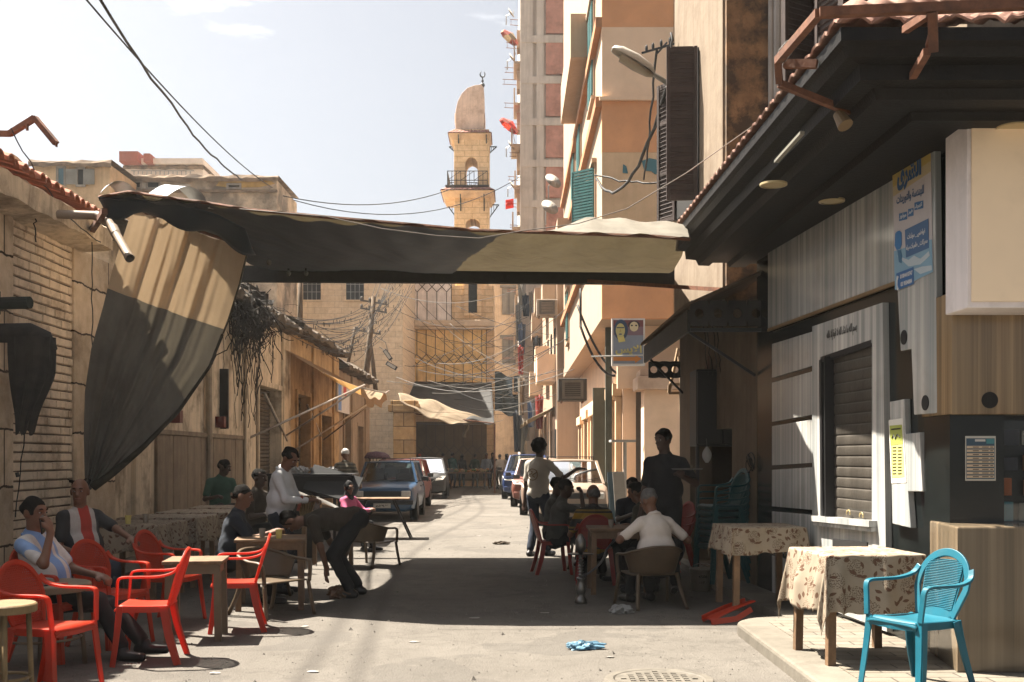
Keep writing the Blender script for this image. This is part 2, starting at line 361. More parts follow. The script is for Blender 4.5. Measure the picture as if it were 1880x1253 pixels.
# ------------------------------------------------------------------ left: painted brick building
BRICKP = blocks('painted_brick', (.74, .60, .44), 1.3, .105, 'y', (.07, .05, .035), mort=.014, var=.1, bumpd=.05, dirt=(.26, .18, .11), dist=.055, damt=.65)
PLAST = M('old_cream_plaster', (.64, .52, .37), .92, .16, 2.2, dirt=(.085, .055, .034), damt=.75, dscale=1.6, streak=.45, bump=.5, bscale=14)
TILE = M('roof_clay', (.30, .11, .06), .8, .35, 7, dirt=(.09, .05, .035), bump=.4)
lb = thing('brick_building', 'low white painted brick building with clay tile eave at the left edge', 'building', (-6.5, 10, 0))
b = MB(); wallmb((-5.42, 5, 0), (0, 1, 0), (1, 0, 0), 9.7, 4.1, .3, mb=b); b.build('wall', M('dark_mortar', (.16, .115, .08), .95, .35, 6, dirt=(.05, .035, .025), bump=.8, bscale=25), lb, True)
rr = random.Random(19); b = MB(); z = .10; row = 0
while z < 4.02:
    hb_ = .082 + rr.uniform(-.006, .008); y = 6.20 - (.13 if row % 2 else 0)
    while y < 13.37:
        l = .26 + rr.uniform(-.015, .015); d_ = rr.uniform(.018, .034); y0, y1 = max(y, 6.20), min(y + l, 13.38); j = lambda: rr.uniform(-.005, .005)
        if y1 - y0 > .05:
            x = -5.42; f = [(x + d_ + j()*.6, y0 + .004 + j()*.4, z + .006 + j()), (x + d_ + j()*.6, y1 - .002 + j()*.4, z + .006 + j()), (x + d_ + j()*.6, y1 - .002 + j()*.4, z + hb_ + j()), (x + d_ + j()*.6, y0 + .004 + j()*.4, z + hb_ + j())]
            k_ = [(x - .01, y0, z - .003), (x - .01, y1, z - .003), (x - .01, y1, z + hb_ + .008), (x - .01, y0, z + hb_ + .008)]; b.add(f + k_, [(0, 1, 2, 3), (0, 1, 5, 4), (1, 2, 6, 5), (2, 3, 7, 6), (3, 0, 4, 7)])
        y += l + .004
    z += hb_ + .021 + rr.uniform(-.003, .005); row += 1
b.build('brickwork', M('limewashed_brick', (.72, .58, .43), .92, .12, 5, dirt=(.26, .18, .115), damt=.8, dscale=2.6, bump=.8, bscale=22), lb, True, bevel=.006)
b = MB()
for y0, y1, x in ((11.0, 11.72, -5.36), (13.36, 14.75, -5.37)):
    b.box(-5.5, x, y0, y1, 0, 4.09)
b.build('pilaster', blocks('pilaster_plaster', (.66, .53, .39), 3.0, .62, 'y', (.05, .035, .024), mort=.014, dirt=(.10, .065, .04), dist=.12, bumpd=.03), lb, True, bevel=.012)
rr = random.Random(3)
b = MB(); b.grid(lambda u, v: Vector(([-5.42, -5.0, -4.99, -5.05, -5.6][round(v*4)] + rr.uniform(-.012, .012), 5 + 8.62*u, [4.06, 4.10, 4.33, 4.37, 4.40][round(v*4)] + rr.uniform(-.015, .015))), 60, 4)
b.add([(-5.42, 13.62, 4.06), (-5.0, 13.62, 4.10), (-4.99, 13.62, 4.33), (-5.05, 13.62, 4.37), (-5.6, 13.62, 4.40)], [(0, 1, 2, 3, 4)])
b.build('cornice', PLAST, lb, True)
b = MB()
def tile(mb, y, w_, x0, z0, x1, z1):
    n = 7; vs = []
    for (x, z) in ((x0, z0), (x1, z1)):
        for rad in (w_, w_*.78):
            for i in range(n): a = math.pi * i / (n - 1); vs.append((x, y + rad*math.cos(a), z + rad*math.sin(a)))
    f = []
    for i in range(n - 1): f += [(i, i+1, 2*n+i+1, 2*n+i), (n+i, 3*n+i, 3*n+i+1, n+i+1), (i, n+i, n+i+1, i+1), (2*n+i, 2*n+i+1, 3*n+i+1, 3*n+i)]
    mb.add(vs, f)
y = 7.0
while y < 13.3: tile(b, y + rr.uniform(-.01, .01), .085, -4.93 + rr.uniform(-.03, .02), 4.40, -5.62, 4.60); y += .185
b.build('tile_row', TILE, lb, True, smooth=False)
b = MB(); b.grid(lambda u, v: Vector(([-5.60, -5.60, -5.9][round(v*2)] + rr.uniform(-.02, .02), 5 + 9.9*u, [4.3, 4.94 - .10*u + rr.uniform(-.05, .05), 4.90 + rr.uniform(-.05, .04)][round(v*2)])), 55, 2)
b.build('parapet', PLAST, lb, True)
b = MB(); b.box(-9, -5.75, 5, 14.6, 4.09, 4.2); b.build('roof', CONC, lb, True)
b = MB(); pp = [P(60, 392, 11.8), P(110, 394, 12.0), P(178, 396, 12.1), P(197, 405, 12.05), P(207, 420, 12.0), P(238, 474, 11.6)]
b.tube(pp, [.048]*6, 14, caps=False); b.tube([P(207, 418, 12.0), P(213, 431, 11.92)], .056, 14, caps=False); b.tube([P(176, 396, 12.1), P(199, 406, 12.05)], .056, 14, caps=False)
b.tube([P(236, 471, 11.62), P(239, 475, 11.6)], .052, 14, caps=False)
b.build('drainpipe', M('pvc_cream', (.24, .185, .135), .5, .1, 3, dirt=(.22, .15, .1), bump=.05), lb, True, smooth=True)
b = MB(); q = P(0, 556, 10.9); b.tube([q + Vector((-.35, .1, 0)), q + Vector((.30, 0, .0))], .062, 12); b.tube([q + Vector((-.15, .1, .13)), q + Vector((-.15, .1, -.1))], .1, 10)
b.build('vent_pipe', M('grimy_black', (.02, .026, .022), .8, .4, 8, bump=.4), lb, True)
t = thing('steel_bracket', 'bent rusty steel bracket sticking up above the tiled eave against the sky', 'bracket', (-5.6, 11.2, 4.6))
b = MB(); pts = [P(-40, 245, 11.6), P(18, 246, 11.5), P(64, 217, 11.4), P(103, 264, 11.3)]
for i in range(3): b.beam(pts[i], pts[i+1], .055, .055)
b.tube([P(103, 264, 11.3), P(104, 270, 11.3)], .012); b.tube([P(50, 228, 11.4), P(50, 240, 11.4)], .015); b.beam(P(-38, 240, 11.6), P(-30, 420, 11.8), .05, .05); b.build('bracket_arm', RUST, t, True)
# furled black awning
t = thing('rolled_awning', 'furled black canvas awning hanging on the white brick wall', 'awning', (-4.9, 10.6, 2.0))
b = MB(); pp = [P(-60, 612, 10.7), P(0, 612, 10.7), P(55, 612, 10.7), P(82, 622, 10.7), P(95, 645, 10.7)]
b.tube(pp, [.085, .095, .10, .085, .06], 14); CANV = M('black_canvas', (.022, .021, .019), .9, .4, 10, dirt=(.06, .05, .038), bump=.5, bscale=18)
b.build('roll', CANV, t, True, smooth=True)
b = MB(); prof = [(620, 16, 99), (650, 18, 99), (690, 22, 96), (725, 27, 82), (760, 32, 66), (795, 36, 56)]
def fold(u, v):
    k = v * 5; i = min(4, int(k)); f = k - i; y0, a0, b0 = prof[i]; y1, a1, b1 = prof[i+1]
    py = y0 + (y1 - y0)*f; a = a0 + (a1 - a0)*f; e = b0 + (b1 - b0)*f; ang = 2*math.pi*u
    r_ = 1 + .22*math.sin(ang*9 + v*2)*(.3 + .7*v); hw = (e - a)/2
    p = P((a + e)/2 + hw*math.cos(ang)*r_, py + 5*math.sin(ang*5)*v, 10.7); p.y += .13*math.sin(ang)*r_; return p
b.grid(fold, 60, 16); b.build('canvas', CANV, t, True)
b = MB(); b.tube(sag(P(45, 793, 10.65), P(28, 950, 10.6), -.01, 6, .01), .006, 5); b.tube([P(31, 868, 10.62), P(33, 876, 10.62)], .018, 6); b.build('cord', WIRE, t, True)
# ------------------------------------------------------------------ left row of low shops
OCHRE = M('ochre_plaster', (.46, .32, .175), .92, .2, 2, dirt=(.15, .095, .05), damt=.75, dscale=1.3, streak=.5, bump=.45, bscale=14)
PALE = M('pale_plaster', (.30, .23, .165), .92, .14, 2, dirt=(.18, .12, .08), damt=.7, dscale=1.4, streak=.4, bump=.45, bscale=14)
SHUT = M('shutter_grey', (.10, .085, .065), .55, .25, 5, dirt=(.045, .035, .025), streak=.5, bump=.15, metal=.3)
def shutter(mb, o, u, n, Lh, Hh, pitch=.085, d=.022):
    o = Vector(o); u = Vector(u).normalized(); n = Vector(n).normalized(); k = int(Hh / pitch)
    mb.grid(lambda a, c: o + u*(a*Lh) + Vector((0, 0, c*Hh)) + n*(d*abs(math.sin(math.pi * c * k))**.35), 1, k*8)
XL = -5.45
def lrow(name, label, y0, y1, h, mat, holes, roof_mat, bits):
    t = thing(name, label, 'building', (-7, (y0 + y1)/2, 0))
    b = wallmb((XL, y0, 0), (0, 1, 0), (1, 0, 0), y1 - y0, h, .35, [(a - y0, c - y0, .08, z) for a, c, z in holes]); b.build('wall', mat, t, True)
    for a, c, z in holes:
        b = MB(); shutter(b, (XL - .24, a, .08), (0, 1, 0), (1, 0, 0), c - a, z - .08); b.build('shutter', SHUT, t, True)
        b = MB(); b.box(XL - .02, XL + .06, a - .12, a - .005, 0, z + .12); b.box(XL - .02, XL + .06, c + .005, c + .12, 0, z + .12); b.box(XL - .02, XL + .06, a - .005, c + .005, z + .003, z + .12); b.build('door_frame', mat, t, True, bevel=.01)
    rr = random.Random(int(y0 * 10))
    nn = int((y1 - y0) * 6)
    b = MB(); b.grid(lambda u, v: Vector(([XL, XL + .34, XL + .36, XL + .05, -9][round(v*4)] + rr.uniform(-.05, .05)*(0 < v < .9), y0 + (y1 - y0)*u, h + [-.03, 0, .12, .3, .35][round(v*4)] + rr.uniform(-.05, .06))), nn, 4)
    b.build('roof_slab', roof_mat, t, True)
    for p0, p1 in bits:
        b = MB(); b.box(XL - .05, XL + .07, p0, p1, 0, h - .06); b.build('pilaster', mat, t, True, bevel=.02)
    return t
RUBB = M('weathered_roof', (.10, .08, .06), .95, .4, 5, dirt=(.03, .025, .02), bump=.9, bscale=9)
b1 = lrow('plaster_building', 'peeling cream plaster shop building right behind the hanging curtain', 14.76, 26.6, 4.5, PLAST, [(23.3, 25.5, 3.05)], RUBB, [(15.6, 16.2), (22.1, 22.9), (25.7, 26.5)])
b = MB()
for k in range(7): b.box(XL - .02, XL + .05, 16.6 + k*.78, 17.36 + k*.78, .08, 1.85)
b.box(XL - .02, XL + .075, 16.5, 22.05, 1.853, 1.93); b.build('wooden_panelling', M('painted_boards', (.22, .17, .115), .8, .15, 4, dirt=(.10, .06, .035), streak=.6, bump=.3), b1, True, bevel=.008)
for k, yy in enumerate((17.35, 20.0)):
    b = MB(); b.box(XL + .0, XL + .16, yy, yy + .16, 2.05, 2.25); tag(b.build('letter_box', M('red_paint', (.10, .012, .008), .6, .2), None), ['small red wall box beside the curtain edge on the cream wall', 'small red wall box near the dark vertical sign'][k], 'wall box', 'red wall boxes')
b = MB(); b.box(XL, XL + .16, 20.3, 20.37, 2.05, 3.15); b.box(XL + .02, XL + .14, 20.26, 20.41, 2.03, 2.05); tag(b.build('wall_sign', BLACK), 'narrow dark sign board projecting from the peeling cream wall', 'sign')
b = MB(); pts = [Vector((XL + .08, 21.9, .1)), Vector((XL + .08, 21.9, 2.6))]; b.tube(pts, .03, 8); b.tube([Vector((XL + .08, 22.95, .9)), Vector((XL + .08, 22.95, 3.4))], .022, 8); b.tube([Vector((XL + .08, 19.3, .1)), Vector((XL + .08, 19.3, 4.4))], .06, 10)
b.build('wall_pipe', M('pipe_paint', (.32, .25, .17), .6, .2, dirt=(.1, .07, .04)), b1, True)
b2 = lrow('ochre_building', 'ochre plaster shop building behind the long cloth awning', 26.62, 34.0, 4.62, OCHRE, [(27.5, 29.2, 3.1), (30.9, 32.6, 2.7)], RUBB, [(29.6, 30.4), (33.0, 33.9)])
b3 = lrow('pale_building', 'pale narrow shop building with posters between the ochre building and the stone pillar', 34.02, 41.5, 4.3, PALE, [(35.2, 36.6, 2.9), (38.2, 39.6, 2.6)], RUBB, [(36.8, 37.9), (40.2, 41.2)])
b = MB(); b.box(XL + .1, XL + .14, 33.2, 35.6, 2.9, 3.9); 
tp = b.build('shop_poster', M('poster_white', (.55, .52, .50), .6, .1), None); tag(tp, 'white blue and red shop poster under the far end of the awning', 'poster')
b = MB(); b.box(XL + .142, XL + .147, 34.3, 34.9, 3.45, 3.75); o = b.build('red_patch', M('poster_red', (.5, .04, .03), .6), tp, True)
b = MB(); b.box(XL + .142, XL + .147, 33.3, 33.9, 2.95, 3.8); b.build('blue_patch', M('poster_blue', (.10, .22, .5), .6), tp, True)
# stone pillar at the lane end on the left
b = MB(); b.box(-4.8, -3.95, 44, 44.9, 0, 3.35); b.box(-5.0, -3.75, 43.9, 45, 3.352, 3.62); b.box(-4.9, -3.85, 43.95, 44.95, 3.622, 3.8)
tag(b.build('stone_pillar', blocks('ochre_stone', (.48, .32, .16), .9, .55, 'x', (.13, .08, .04), mort=.02, dirt=(.2, .13, .07)), bevel=.02), 'square ochre stone pillar left of the dark bazaar front', 'pillar')
# dark tangle hanging off the eave of the cream building
b = MB(); rr = random.Random(11)
for k in range(240):
    s = Vector((XL + rr.uniform(.0, .5), rr.gauss(21.6, .75), 4.35 + rr.gauss(0, .24))); pts = [s]; d = Vector((rr.uniform(-.5, .5), rr.uniform(-1, 1), rr.uniform(-1.2, .5)))
    for i in range(rr.randint(4, 8)):
        d = (d + Vector((rr.uniform(-.7, .7), rr.uniform(-.7, .7), rr.uniform(-.9, .5)))).normalized(); s = s + d * rr.uniform(.06, .16); s.x = max(XL + .02, min(XL + .75, s.x)); pts.append(s)
    b.tube(pts, rr.uniform(.004, .014), 4, False)
for k in range(28):
    s = Vector((XL + rr.uniform(.04, .5), rr.gauss(21.7, .8), 4.2)); pts = [s]
    for i in range(rr.randint(5, 15)): s = s + Vector((rr.uniform(-.04, .03), rr.uniform(-.06, .06), -rr.uniform(.08, .2))); s.x = max(XL + .02, s.x); pts.append(s)
    b.tube(pts, rr.uniform(.004, .011), 4, False)
for k in range(60):
    p = Vector((XL + rr.uniform(0, .55), rr.gauss(21.6, .5), 4.45 + rr.gauss(0, .2))); m = Matrix.Rotation(rr.uniform(0, 6), 3, 'X') @ Matrix.Rotation(rr.uniform(0, 6), 3, 'Z'); b.cbox(p, (.02, rr.uniform(.1, .3), rr.uniform(.08, .2)), m)
tag(b.build('cable_tangle', M('dusty_cable', (.03, .025, .02), .9, .4)), 'thick dark tangle of old cables and dry creeper hanging off the cream eave', 'cable tangle')
# ------------------------------------------------------------------ pale stone block and mosque behind
STONE = blocks('pale_stone', (.84, .70, .53), .62, .27, 'x', (.50, .40, .29), mort=.007, var=.05, dirt=(.60, .48, .34), damt=.5, bumpd=.008)
STONEW = blocks('warm_stone', (.74, .54, .33), .8, .30, 'x', (.40, .28, .16), mort=.011, var=.06, dirt=(.46, .31, .17), damt=.5, bumpd=.02)
def arch(cx, y, z0, w_, h, n=10):
    r_ = w_/2; zs = z0 + h - r_
    return [Vector((cx - r_, y, z0)), Vector((cx + r_, y, z0))] + [Vector((cx + r_*math.cos(math.pi*i/n), y, zs + r_*math.sin(math.pi*i/n))) for i in range(n + 1)]
pb = thing('stone_block_building', 'large pale coursed stone building with arched windows behind the low shops', 'building', (-10, 54, 0))
b = MB(); b.box(-22, -5.02, 50, 58, 0, 11.6); b.build('wall', STONE, pb, True)
GRILL = M('dark_grille', (.02, .022, .024), .4, .2)
for px in (573, 652):
    c = P(px, 551, 49.98); hw = .40
    b = MB(); b.ring(arch(c.x, 49.98, c.z - .06, 1.0, 2.52), arch(c.x, 49.98, c.z, .82, 2.4), (0, -.07, 0)); f = b.build('window', STONE, pb, True)
    b = MB(); b.prism(arch(c.x, 49.985, c.z, .82, 2.4), (0, -.02, 0)); b.build('pane', GRILL, f, True)
    b = MB()
    for k in range(-1, 2): b.box(c.x + k*.2 - .012, c.x + k*.2 + .012, 49.93, 49.955, c.z, c.z + 2)
    for k in range(1, 6): b.box(c.x - .4, c.x + .4, 49.93, 49.955, c.z + k*.35, c.z + k*.35 + .02)
    b.build('grille', STEEL, f, True)
# big blind arch moulding
b = MB(); c = P(505, 690, 49.95); n = 18; ro, ri = 1.95, 1.8
out_ = [Vector((c.x + ro*math.cos(math.pi*i/n), 49.97, 6.4 + ro*math.sin(math.pi*i/n))) for i in range(n + 1)]; inn = [Vector((c.x + ri*math.cos(math.pi*i/n), 49.97, 6.4 + ri*math.sin(math.pi*i/n))) for i in range(n + 1)]
for i in range(n): b.prism([out_[i], out_[i+1], inn[i+1], inn[i]], (0, -.10, 0))
b.build('blind_arch', STONE, pb, True)
text_mb('Q EKK', .95, frame(P(517, 541, 49.94), (1, 0, 0)), .01).build('graffiti', M('black_paint', (.03, .03, .03), .8), pb, True)
ms = thing('mosque', 'ochre mosque front with lattice panels above the grey tarpaulin', 'mosque', (-3, 58, 0))
b = MB(); b.box(-5.0, -.95, 56.5, 60, 0, 10.4); b.build('wall', STONEW, ms, True)
def lattice(nm, x0, x1, z0, z1, cols, zd, col, y, half=None):
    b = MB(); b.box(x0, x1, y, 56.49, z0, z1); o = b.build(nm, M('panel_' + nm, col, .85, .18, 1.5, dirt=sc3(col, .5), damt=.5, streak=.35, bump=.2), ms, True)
    b = MB(); w_ = (x1 - x0)/cols; t_ = .022; dz = w_*.52
    def bar(a, c_): b.beam((a[0], y - .012, a[1]), (c_[0], y - .012, c_[1]), .03, .045, (0, 1, 0))
    for i in range(cols + 1):
        x = x0 + i*w_
        lo, hi = zd - dz/2*0 , zd
        if i < cols:
            xm = x + w_/2
            bar((x, zd), (xm, zd + dz)); bar((xm, zd + dz), (x + w_, zd)); bar((x, zd), (xm, zd - dz)); bar((xm, zd - dz), (x + w_, zd))
            if zd + dz < z1: bar((xm, zd + dz), (xm, z1))
            if zd - dz > z0: bar((xm, zd - dz), (xm, z0))
    bar((x0, z0), (x0, z1)); bar((x1, z0), (x1, z1)); b.build('lattice', M('lattice_dark', (.06, .045, .03), .8), o, True)
zz = lambda py, Y=56.4: EYE + (HZ - py)/F*Y
xx = lambda px, Y=56.4: (px - CX)/F*Y
lattice('white_panel', xx(757), xx(829), zz(590), zz(500), 4, zz(527), (.80, .72, .66), 56.4)
lattice('ochre_panel', xx(757), xx(893), zz(704), zz(603), 8, zz(660), (.78, .54, .24), 56.4)
lattice('lower_panel_shaded', xx(757), xx(893), .3, zz(775), 8, zz(827), (.13, .09, .045), 56.4)  # same panelling, with the deep shade below the tarpaulin put into its colour
b = MB(); b.box(xx(752), xx(908), 55.9, 56.48, zz(601), zz(590)); b.box(xx(752), xx(906), 56.0, 56.48, zz(606), zz(601) - .003); b.build('ledge', M('cream_ledge', (.58, .46, .33), .85, .15, dirt=(.25, .18, .12)), ms, True, bevel=.02)
b = MB(); x0, x1 = xx(852), xx(884); b.ring([(x0, 56.45, zz(580)), (x1, 56.45, zz(580)), (x1, 56.45, zz(500)), (x0, 56.45, zz(500))], [(xx(860), 56.45, zz(575)), (xx(876), 56.45, zz(575)), (xx(876), 56.45, zz(505)), (xx(860), 56.45, zz(505))], (0, -.12, 0)); f = b.build('window', STONEW, ms, True)
b = MB(); b.box(xx(860), xx(876), 56.42, 56.46, zz(575), zz(505)); b.build('pane', DARK, f, True)
# grey tarpaulin over the bazaar front
tp = thing('grey_tarpaulin', 'wide grey tarpaulin sloping out over the dark bazaar front', 'tarpaulin', (-3, 54, 3))
TARPG = M('tarp_grey', (.024, .0235, .023), .85, .25, 1.2, dirt=(.038, .035, .03), bump=.3, bscale=6)
rr = random.Random(5)
b = MB(); a0, a1, a2, a3 = P(715, 700, 56.3), P(903, 703, 56.3), P(728, 756, 46), P(908, 778, 45.5)
b.grid(lambda u, v: (a0.lerp(a1, u)).lerp(a2.lerp(a3, u), v) + Vector((0, 0, -.35*math.sin(math.pi*v)*(.6 + .4*math.sin(u*9)) - .08*math.sin(u*22)*v)), 40, 14)
b.build('cloth', TARPG, tp, True, smooth=True, solid=.01)
b = MB()
for q in (a2, a3): b.tube([Vector((q.x, q.y, 0)), q], .04, 8)
b.tube([a2, a3], .03, 8); b.build('pole', RUST, tp, True)
tp = thing('cream_awning_cloth', 'slack cream cloth awning stretched towards the grey tarpaulin', 'awning', (-3, 45, 3))
b = MB(); a0, a1, a2, a3 = P(730, 722, 46.5), P(905, 776, 48.0), P(735, 735, 43.0), P(850, 779, 44)
am = P(800, 737, 46.8)
b.grid(lambda u, v: a0.lerp(am, min(1, u*2)).lerp(a1, max(0, u*2 - 1)).lerp(a2.lerp(a3, u), v) + Vector((0, 0, -.25*math.sin(math.pi*u)*v + .05*math.sin(u*17 + v*4))), 36, 12)
CLOTH = M('cream_cloth', (.28, .22, .15), .9, .12, 2, dirt=(.16, .11, .065), damt=.5, streak=.3, bump=.3, bscale=8, transl=.35)
b.build('cloth', CLOTH, tp, True, smooth=True, solid=.006)
b = MB(); b.tube(sag(a1, P(925, 771, 49), .02, 5), .012, 5); b.tube(sag(a3, a1, .05, 6), .015, 5); b.tube(sag(P(735, 775, 46), a1, .1), .012, 5); b.build('rope', WIREW, tp, True)
b = MB(); q = P(858, 778, 46.5); b.grid(lambda u, v: q + Vector((.14*(u - .5) - .1*v + .05*math.sin(v*6), .05*math.sin(u*9), -.6*v)), 6, 8); b.build('rag', CLOTH, tp, True, solid=.01)
# ------------------------------------------------------------------ minaret
mi = thing('minaret', 'sandstone minaret with tiled balcony eaves and half dome cap', 'minaret', (-2.1, 58, 0))
YM = 57.6; MX = lambda px: (px - CX)/F*YM; MZ = lambda py: EYE + (HZ - py)/F*YM; D_ = 1.85
def archblock(b, x0, x1, z0, z1, ax0, ax1, asp, atop, y0, y1, n=8):
    xm = (ax0 + ax1)/2; r_ = (ax1 - ax0)/2
    left = [(x0, z0), (ax0, z0), (ax0, asp)] + [(xm - r_*math.cos(math.pi/2*i/n), asp + (atop - asp)*math.sin(math.pi/2*i/n)) for i in range(1, n + 1)] + [(xm, z1), (x0, z1)]
    right = [(2*xm - a, c_) if abs(a - x0) > 1e-9 else (x1, c_) for a, c_ in left]
    for pl in (left, right): b.prism([(a, y0, c_) for a, c_ in pl], (0, y1 - y0, 0))
b = MB(); b.box(MX(836), MX(896), YM, YM + D_, 9.8, MZ(430))
archblock(b, MX(834), MX(898), MZ(430) + .003, MZ(345), MX(855), MX(881), MZ(413), MZ(402), YM - .03, YM + D_ + .03)
archblock(b, MX(833.5), MX(898), MZ(345) + .003, MZ(238), MX(854), MX(877), MZ(304), MZ(289), YM - .03, YM + D_ + .03)
b.build('shaft', STONEW, mi, True, bevel=.02)
MT = M('minaret_tile', (.24, .10, .07), .85, .35, 8, dirt=(.5, .4, .32), damt=.35, dscale=4, bump=.4)
def eave(px0, px1, ptop, pbot, shrink, nm):
    xa, xb = MX(px0), MX(px1); xc = (xa + xb)/2; hw = (xb - xa)/2; yc = YM + D_/2; b = MB()
    def ringp(hh, z): return [Vector((xc + sx*hh, yc + sy*hh, z)) for sx, sy in ((-1, -1), (1, -1), (1, 1), (-1, 1))]
    r0, r1 = ringp(hw, MZ(pbot)), ringp(hw - shrink, MZ(ptop))
    for k in range(4):
        p0, p1, q0, q1 = r0[k], r0[(k+1) % 4], r1[k], r1[(k+1) % 4]
        b.grid(lambda u, v, p0=p0, p1=p1, q0=q0, q1=q1: p0.lerp(p1, u).lerp(q0.lerp(q1, u), v) + Vector((0, 0, .035*abs(math.sin(u*math.pi*10)))), 60, 2)
    o = b.build(nm, MT, mi, True)
    b = MB(); vs = ringp(hw - .05, MZ(pbot) - .02) + ringp(hw - .22, MZ(pbot) - .34); b.add(vs, [(0, 1, 2, 3), (4, 5, 6, 7)] + [(i, (i+1) % 4, 4 + (i+1) % 4, 4 + i) for i in range(4)]); b.build('fascia', M('sand_plaster', (.52, .36, .22), .9, .15, dirt=(.3, .2, .12)), o, True)
    return xc, yc, hw
eave(809, 909, 343, 353, .42, 'lower_eave'); eave(822, 903, 237, 246, .33, 'upper_eave')
BR = M('green_black_paint', (.03, .038, .035), .7, .2)
def bracket(px, sx, sy, ptop, h, out):
    x = MX(px); y = YM if sy < 0 else YM + D_
    b = MB(); d = Vector((sx, sy, 0)) * out; a = Vector((x, y - .04, MZ(ptop)))
    b.beam(a + d, a + Vector((0, 0, -h)), .05, .05); b.beam(a + d, a, .05, .05); b.beam(a, a + Vector((0, 0, -h)), .06, .06)
    for k in range(1, 4): b.beam(a.lerp(a + d, k/4), a + d*(k/4) + Vector((0, 0, -h*(1 - k/4))), .03, .03)
    b.build('bracket', BR, mi, True)
for px, sx, sy in ((846, 0, -1), (889, 0, -1), (836, -1, 0), (896, 1, 0)):
    bracket(px, sx, sy, 362, .75, .55); 
for px, sx, sy in ((842, 0, -1), (893, 0, -1), (834, -1, 0), (898, 1, 0)): bracket(px, sx, sy, 252, .34, .38)
b = MB(); xa, xb = MX(822), MX(895); ya, yb = YM - .28, YM + D_ + .28; z0, z1 = MZ(343), MZ(317)
b.box(MX(818), MX(898), YM - .33, YM + D_ + .33, MZ(345), MZ(342.5))
def rail(p, q):
    p = Vector(p); q = Vector(q); n = 9
    for zf in (0.0, .35, 1.0): b.beam(p + Vector((0, 0, (z1 - z0)*zf)), q + Vector((0, 0, (z1 - z0)*zf)), .035, .035)
    for i in range(n + 1): a = p.lerp(q, i/n); b.beam(a, a + Vector((0, 0, z1 - z0)), .03 if i % 3 else .06, .03)
    for i in range(0, n, 3): b.beam(p.lerp(q, i/n) + Vector((0, 0, .35*(z1 - z0))), p.lerp(q, (i + 3)/n) + Vector((0, 0, z1 - z0)), .025, .025)
for p, q in (((xa, ya, z0), (xb, ya, z0)), ((xb, ya, z0), (xb, yb, z0)), ((xb, yb, z0), (xa, yb, z0)), ((xa, yb, z0), (xa, ya, z0))): rail(p, q)
b.build('railing', M('iron_brown', (.05, .04, .038), .6, .2), mi, True)
b = MB(); outl = [(836, 238), (888, 238), (889, 200), (888, 160), (884, 154), (872, 155), (858, 160), (847, 171), (840, 185), (836, 203)]
b.prism([(MX(a), YM + .12, MZ(c_)) for a, c_ in outl], (0, D_ - .24, 0)); b.box(MX(834), MX(836) + .01, YM + .3, YM + 1.5, MZ(222), MZ(205)); b.box(MX(888.5), MX(890), YM + .3, YM + 1.5, MZ(222), MZ(205))
b.build('cap', M('rose_stone', (.66, .50, .40), .9, .12, 2, dirt=(.34, .23, .17), streak=.4, bump=.2), mi, True, bevel=.05)
b = MB(); x = MX(885); yc = YM + D_/2; b.tube([(x, yc, MZ(155)), (x, yc, MZ(131))], .035, 8); b.ell((x, yc, MZ(146)), (.13, .13, .13)); b.ell((x, yc, MZ(138)), (.07, .07, .09)); b.ell((x, yc, MZ(151.5)), (.08, .08, .05))
b.tube([(x + .13*math.sin(R(a)), yc, MZ(125.5) - .15*math.cos(R(a))) for a in range(-155, 156, 15)], [.012 + .028*math.cos(R(a)/2) for a in range(-155, 156, 15)], 8)
b.build('finial', M('bronze_dark', (.05, .055, .06), .5, .2, metal=.4), mi, True, smooth=True)
# ------------------------------------------------------------------ old houses above the left row
def house(name, label, x0, x1, y0, y1, z, mat, wins, extra=None, side=False):
    t = thing(name, label, 'building', ((x0 + x1)/2, y0, 0)); rr = random.Random(int(x0*7))
    b = MB(); b.box(x0, x1, y0, y1, 0, z); b.build('wall', mat, t, True)
    b = MB(); n = int((x1 - x0)*4); b.grid(lambda u, v: Vector((x0 - .1 + (x1 - x0 + .2)*u, [y0 - .16, y0 - .18, y0 - .1, y1][round(v*3)], z + [-.12, .05, .16, .18][round(v*3)] + rr.uniform(-.05, .05))), n, 3); b.build('cornice', MATS['weathered_cornice'], t, True)
    for (a, c_, d, e, kind) in wins:
        b = MB(); b.ring([(a - .08, y0 - .02, d - .08), (c_ + .08, y0 - .02, d - .08), (c_ + .08, y0 - .02, e + .08), (a - .08, y0 - .02, e + .08)], [(a, y0 - .02, d), (c_, y0 - .02, d), (c_, y0 - .02, e), (a, y0 - .02, e)], (0, -.06, 0)); f = b.build('window', CONC, t, True)
        b = MB(); b.box(a, c_, y0 - .035, y0 - .02, d, e); b.build('pane', DARK if kind != 'b' else M('blue_shutter', (.08, .16, .2), .7, .2), f, True)
        if kind == 's':
            for sx in (a - .02, c_ + .02):
                s_ = -1 if sx < a + .01 else 1; b = MB(); b.box(min(sx, sx + s_*.42), max(sx, sx + s_*.42), y0 - .10, y0 - .075, d, e)
                for k in range(8): b.box(min(sx + s_*.05, sx + s_*.37), max(sx + s_*.05, sx + s_*.37), y0 - .115, y0 - .10, d + (e - d)*(k + .25)/8, d + (e - d)*(k + .7)/8)
                b.build('shutter', M('grey_shutter', (.26, .25, .22), .8, .2), f, True)
    return t
M('weathered_cornice', (.22, .16, .11), .95, .4, 3, dirt=(.07, .055, .045), damt=.8, bump=.7, bscale=8)
YH = M('yellow_render', (.62, .44, .26), .92, .18, 1.2, dirt=(.26, .17, .1), damt=.6, dscale=.8, streak=.3, bump=.3)
GH = M('ruined_render', (.52, .42, .31), .95, .3, 1.5, dirt=(.14, .12, .10), damt=.85, dscale=.7, dlo=.45, dhi=.6, bump=.5, bscale=8)
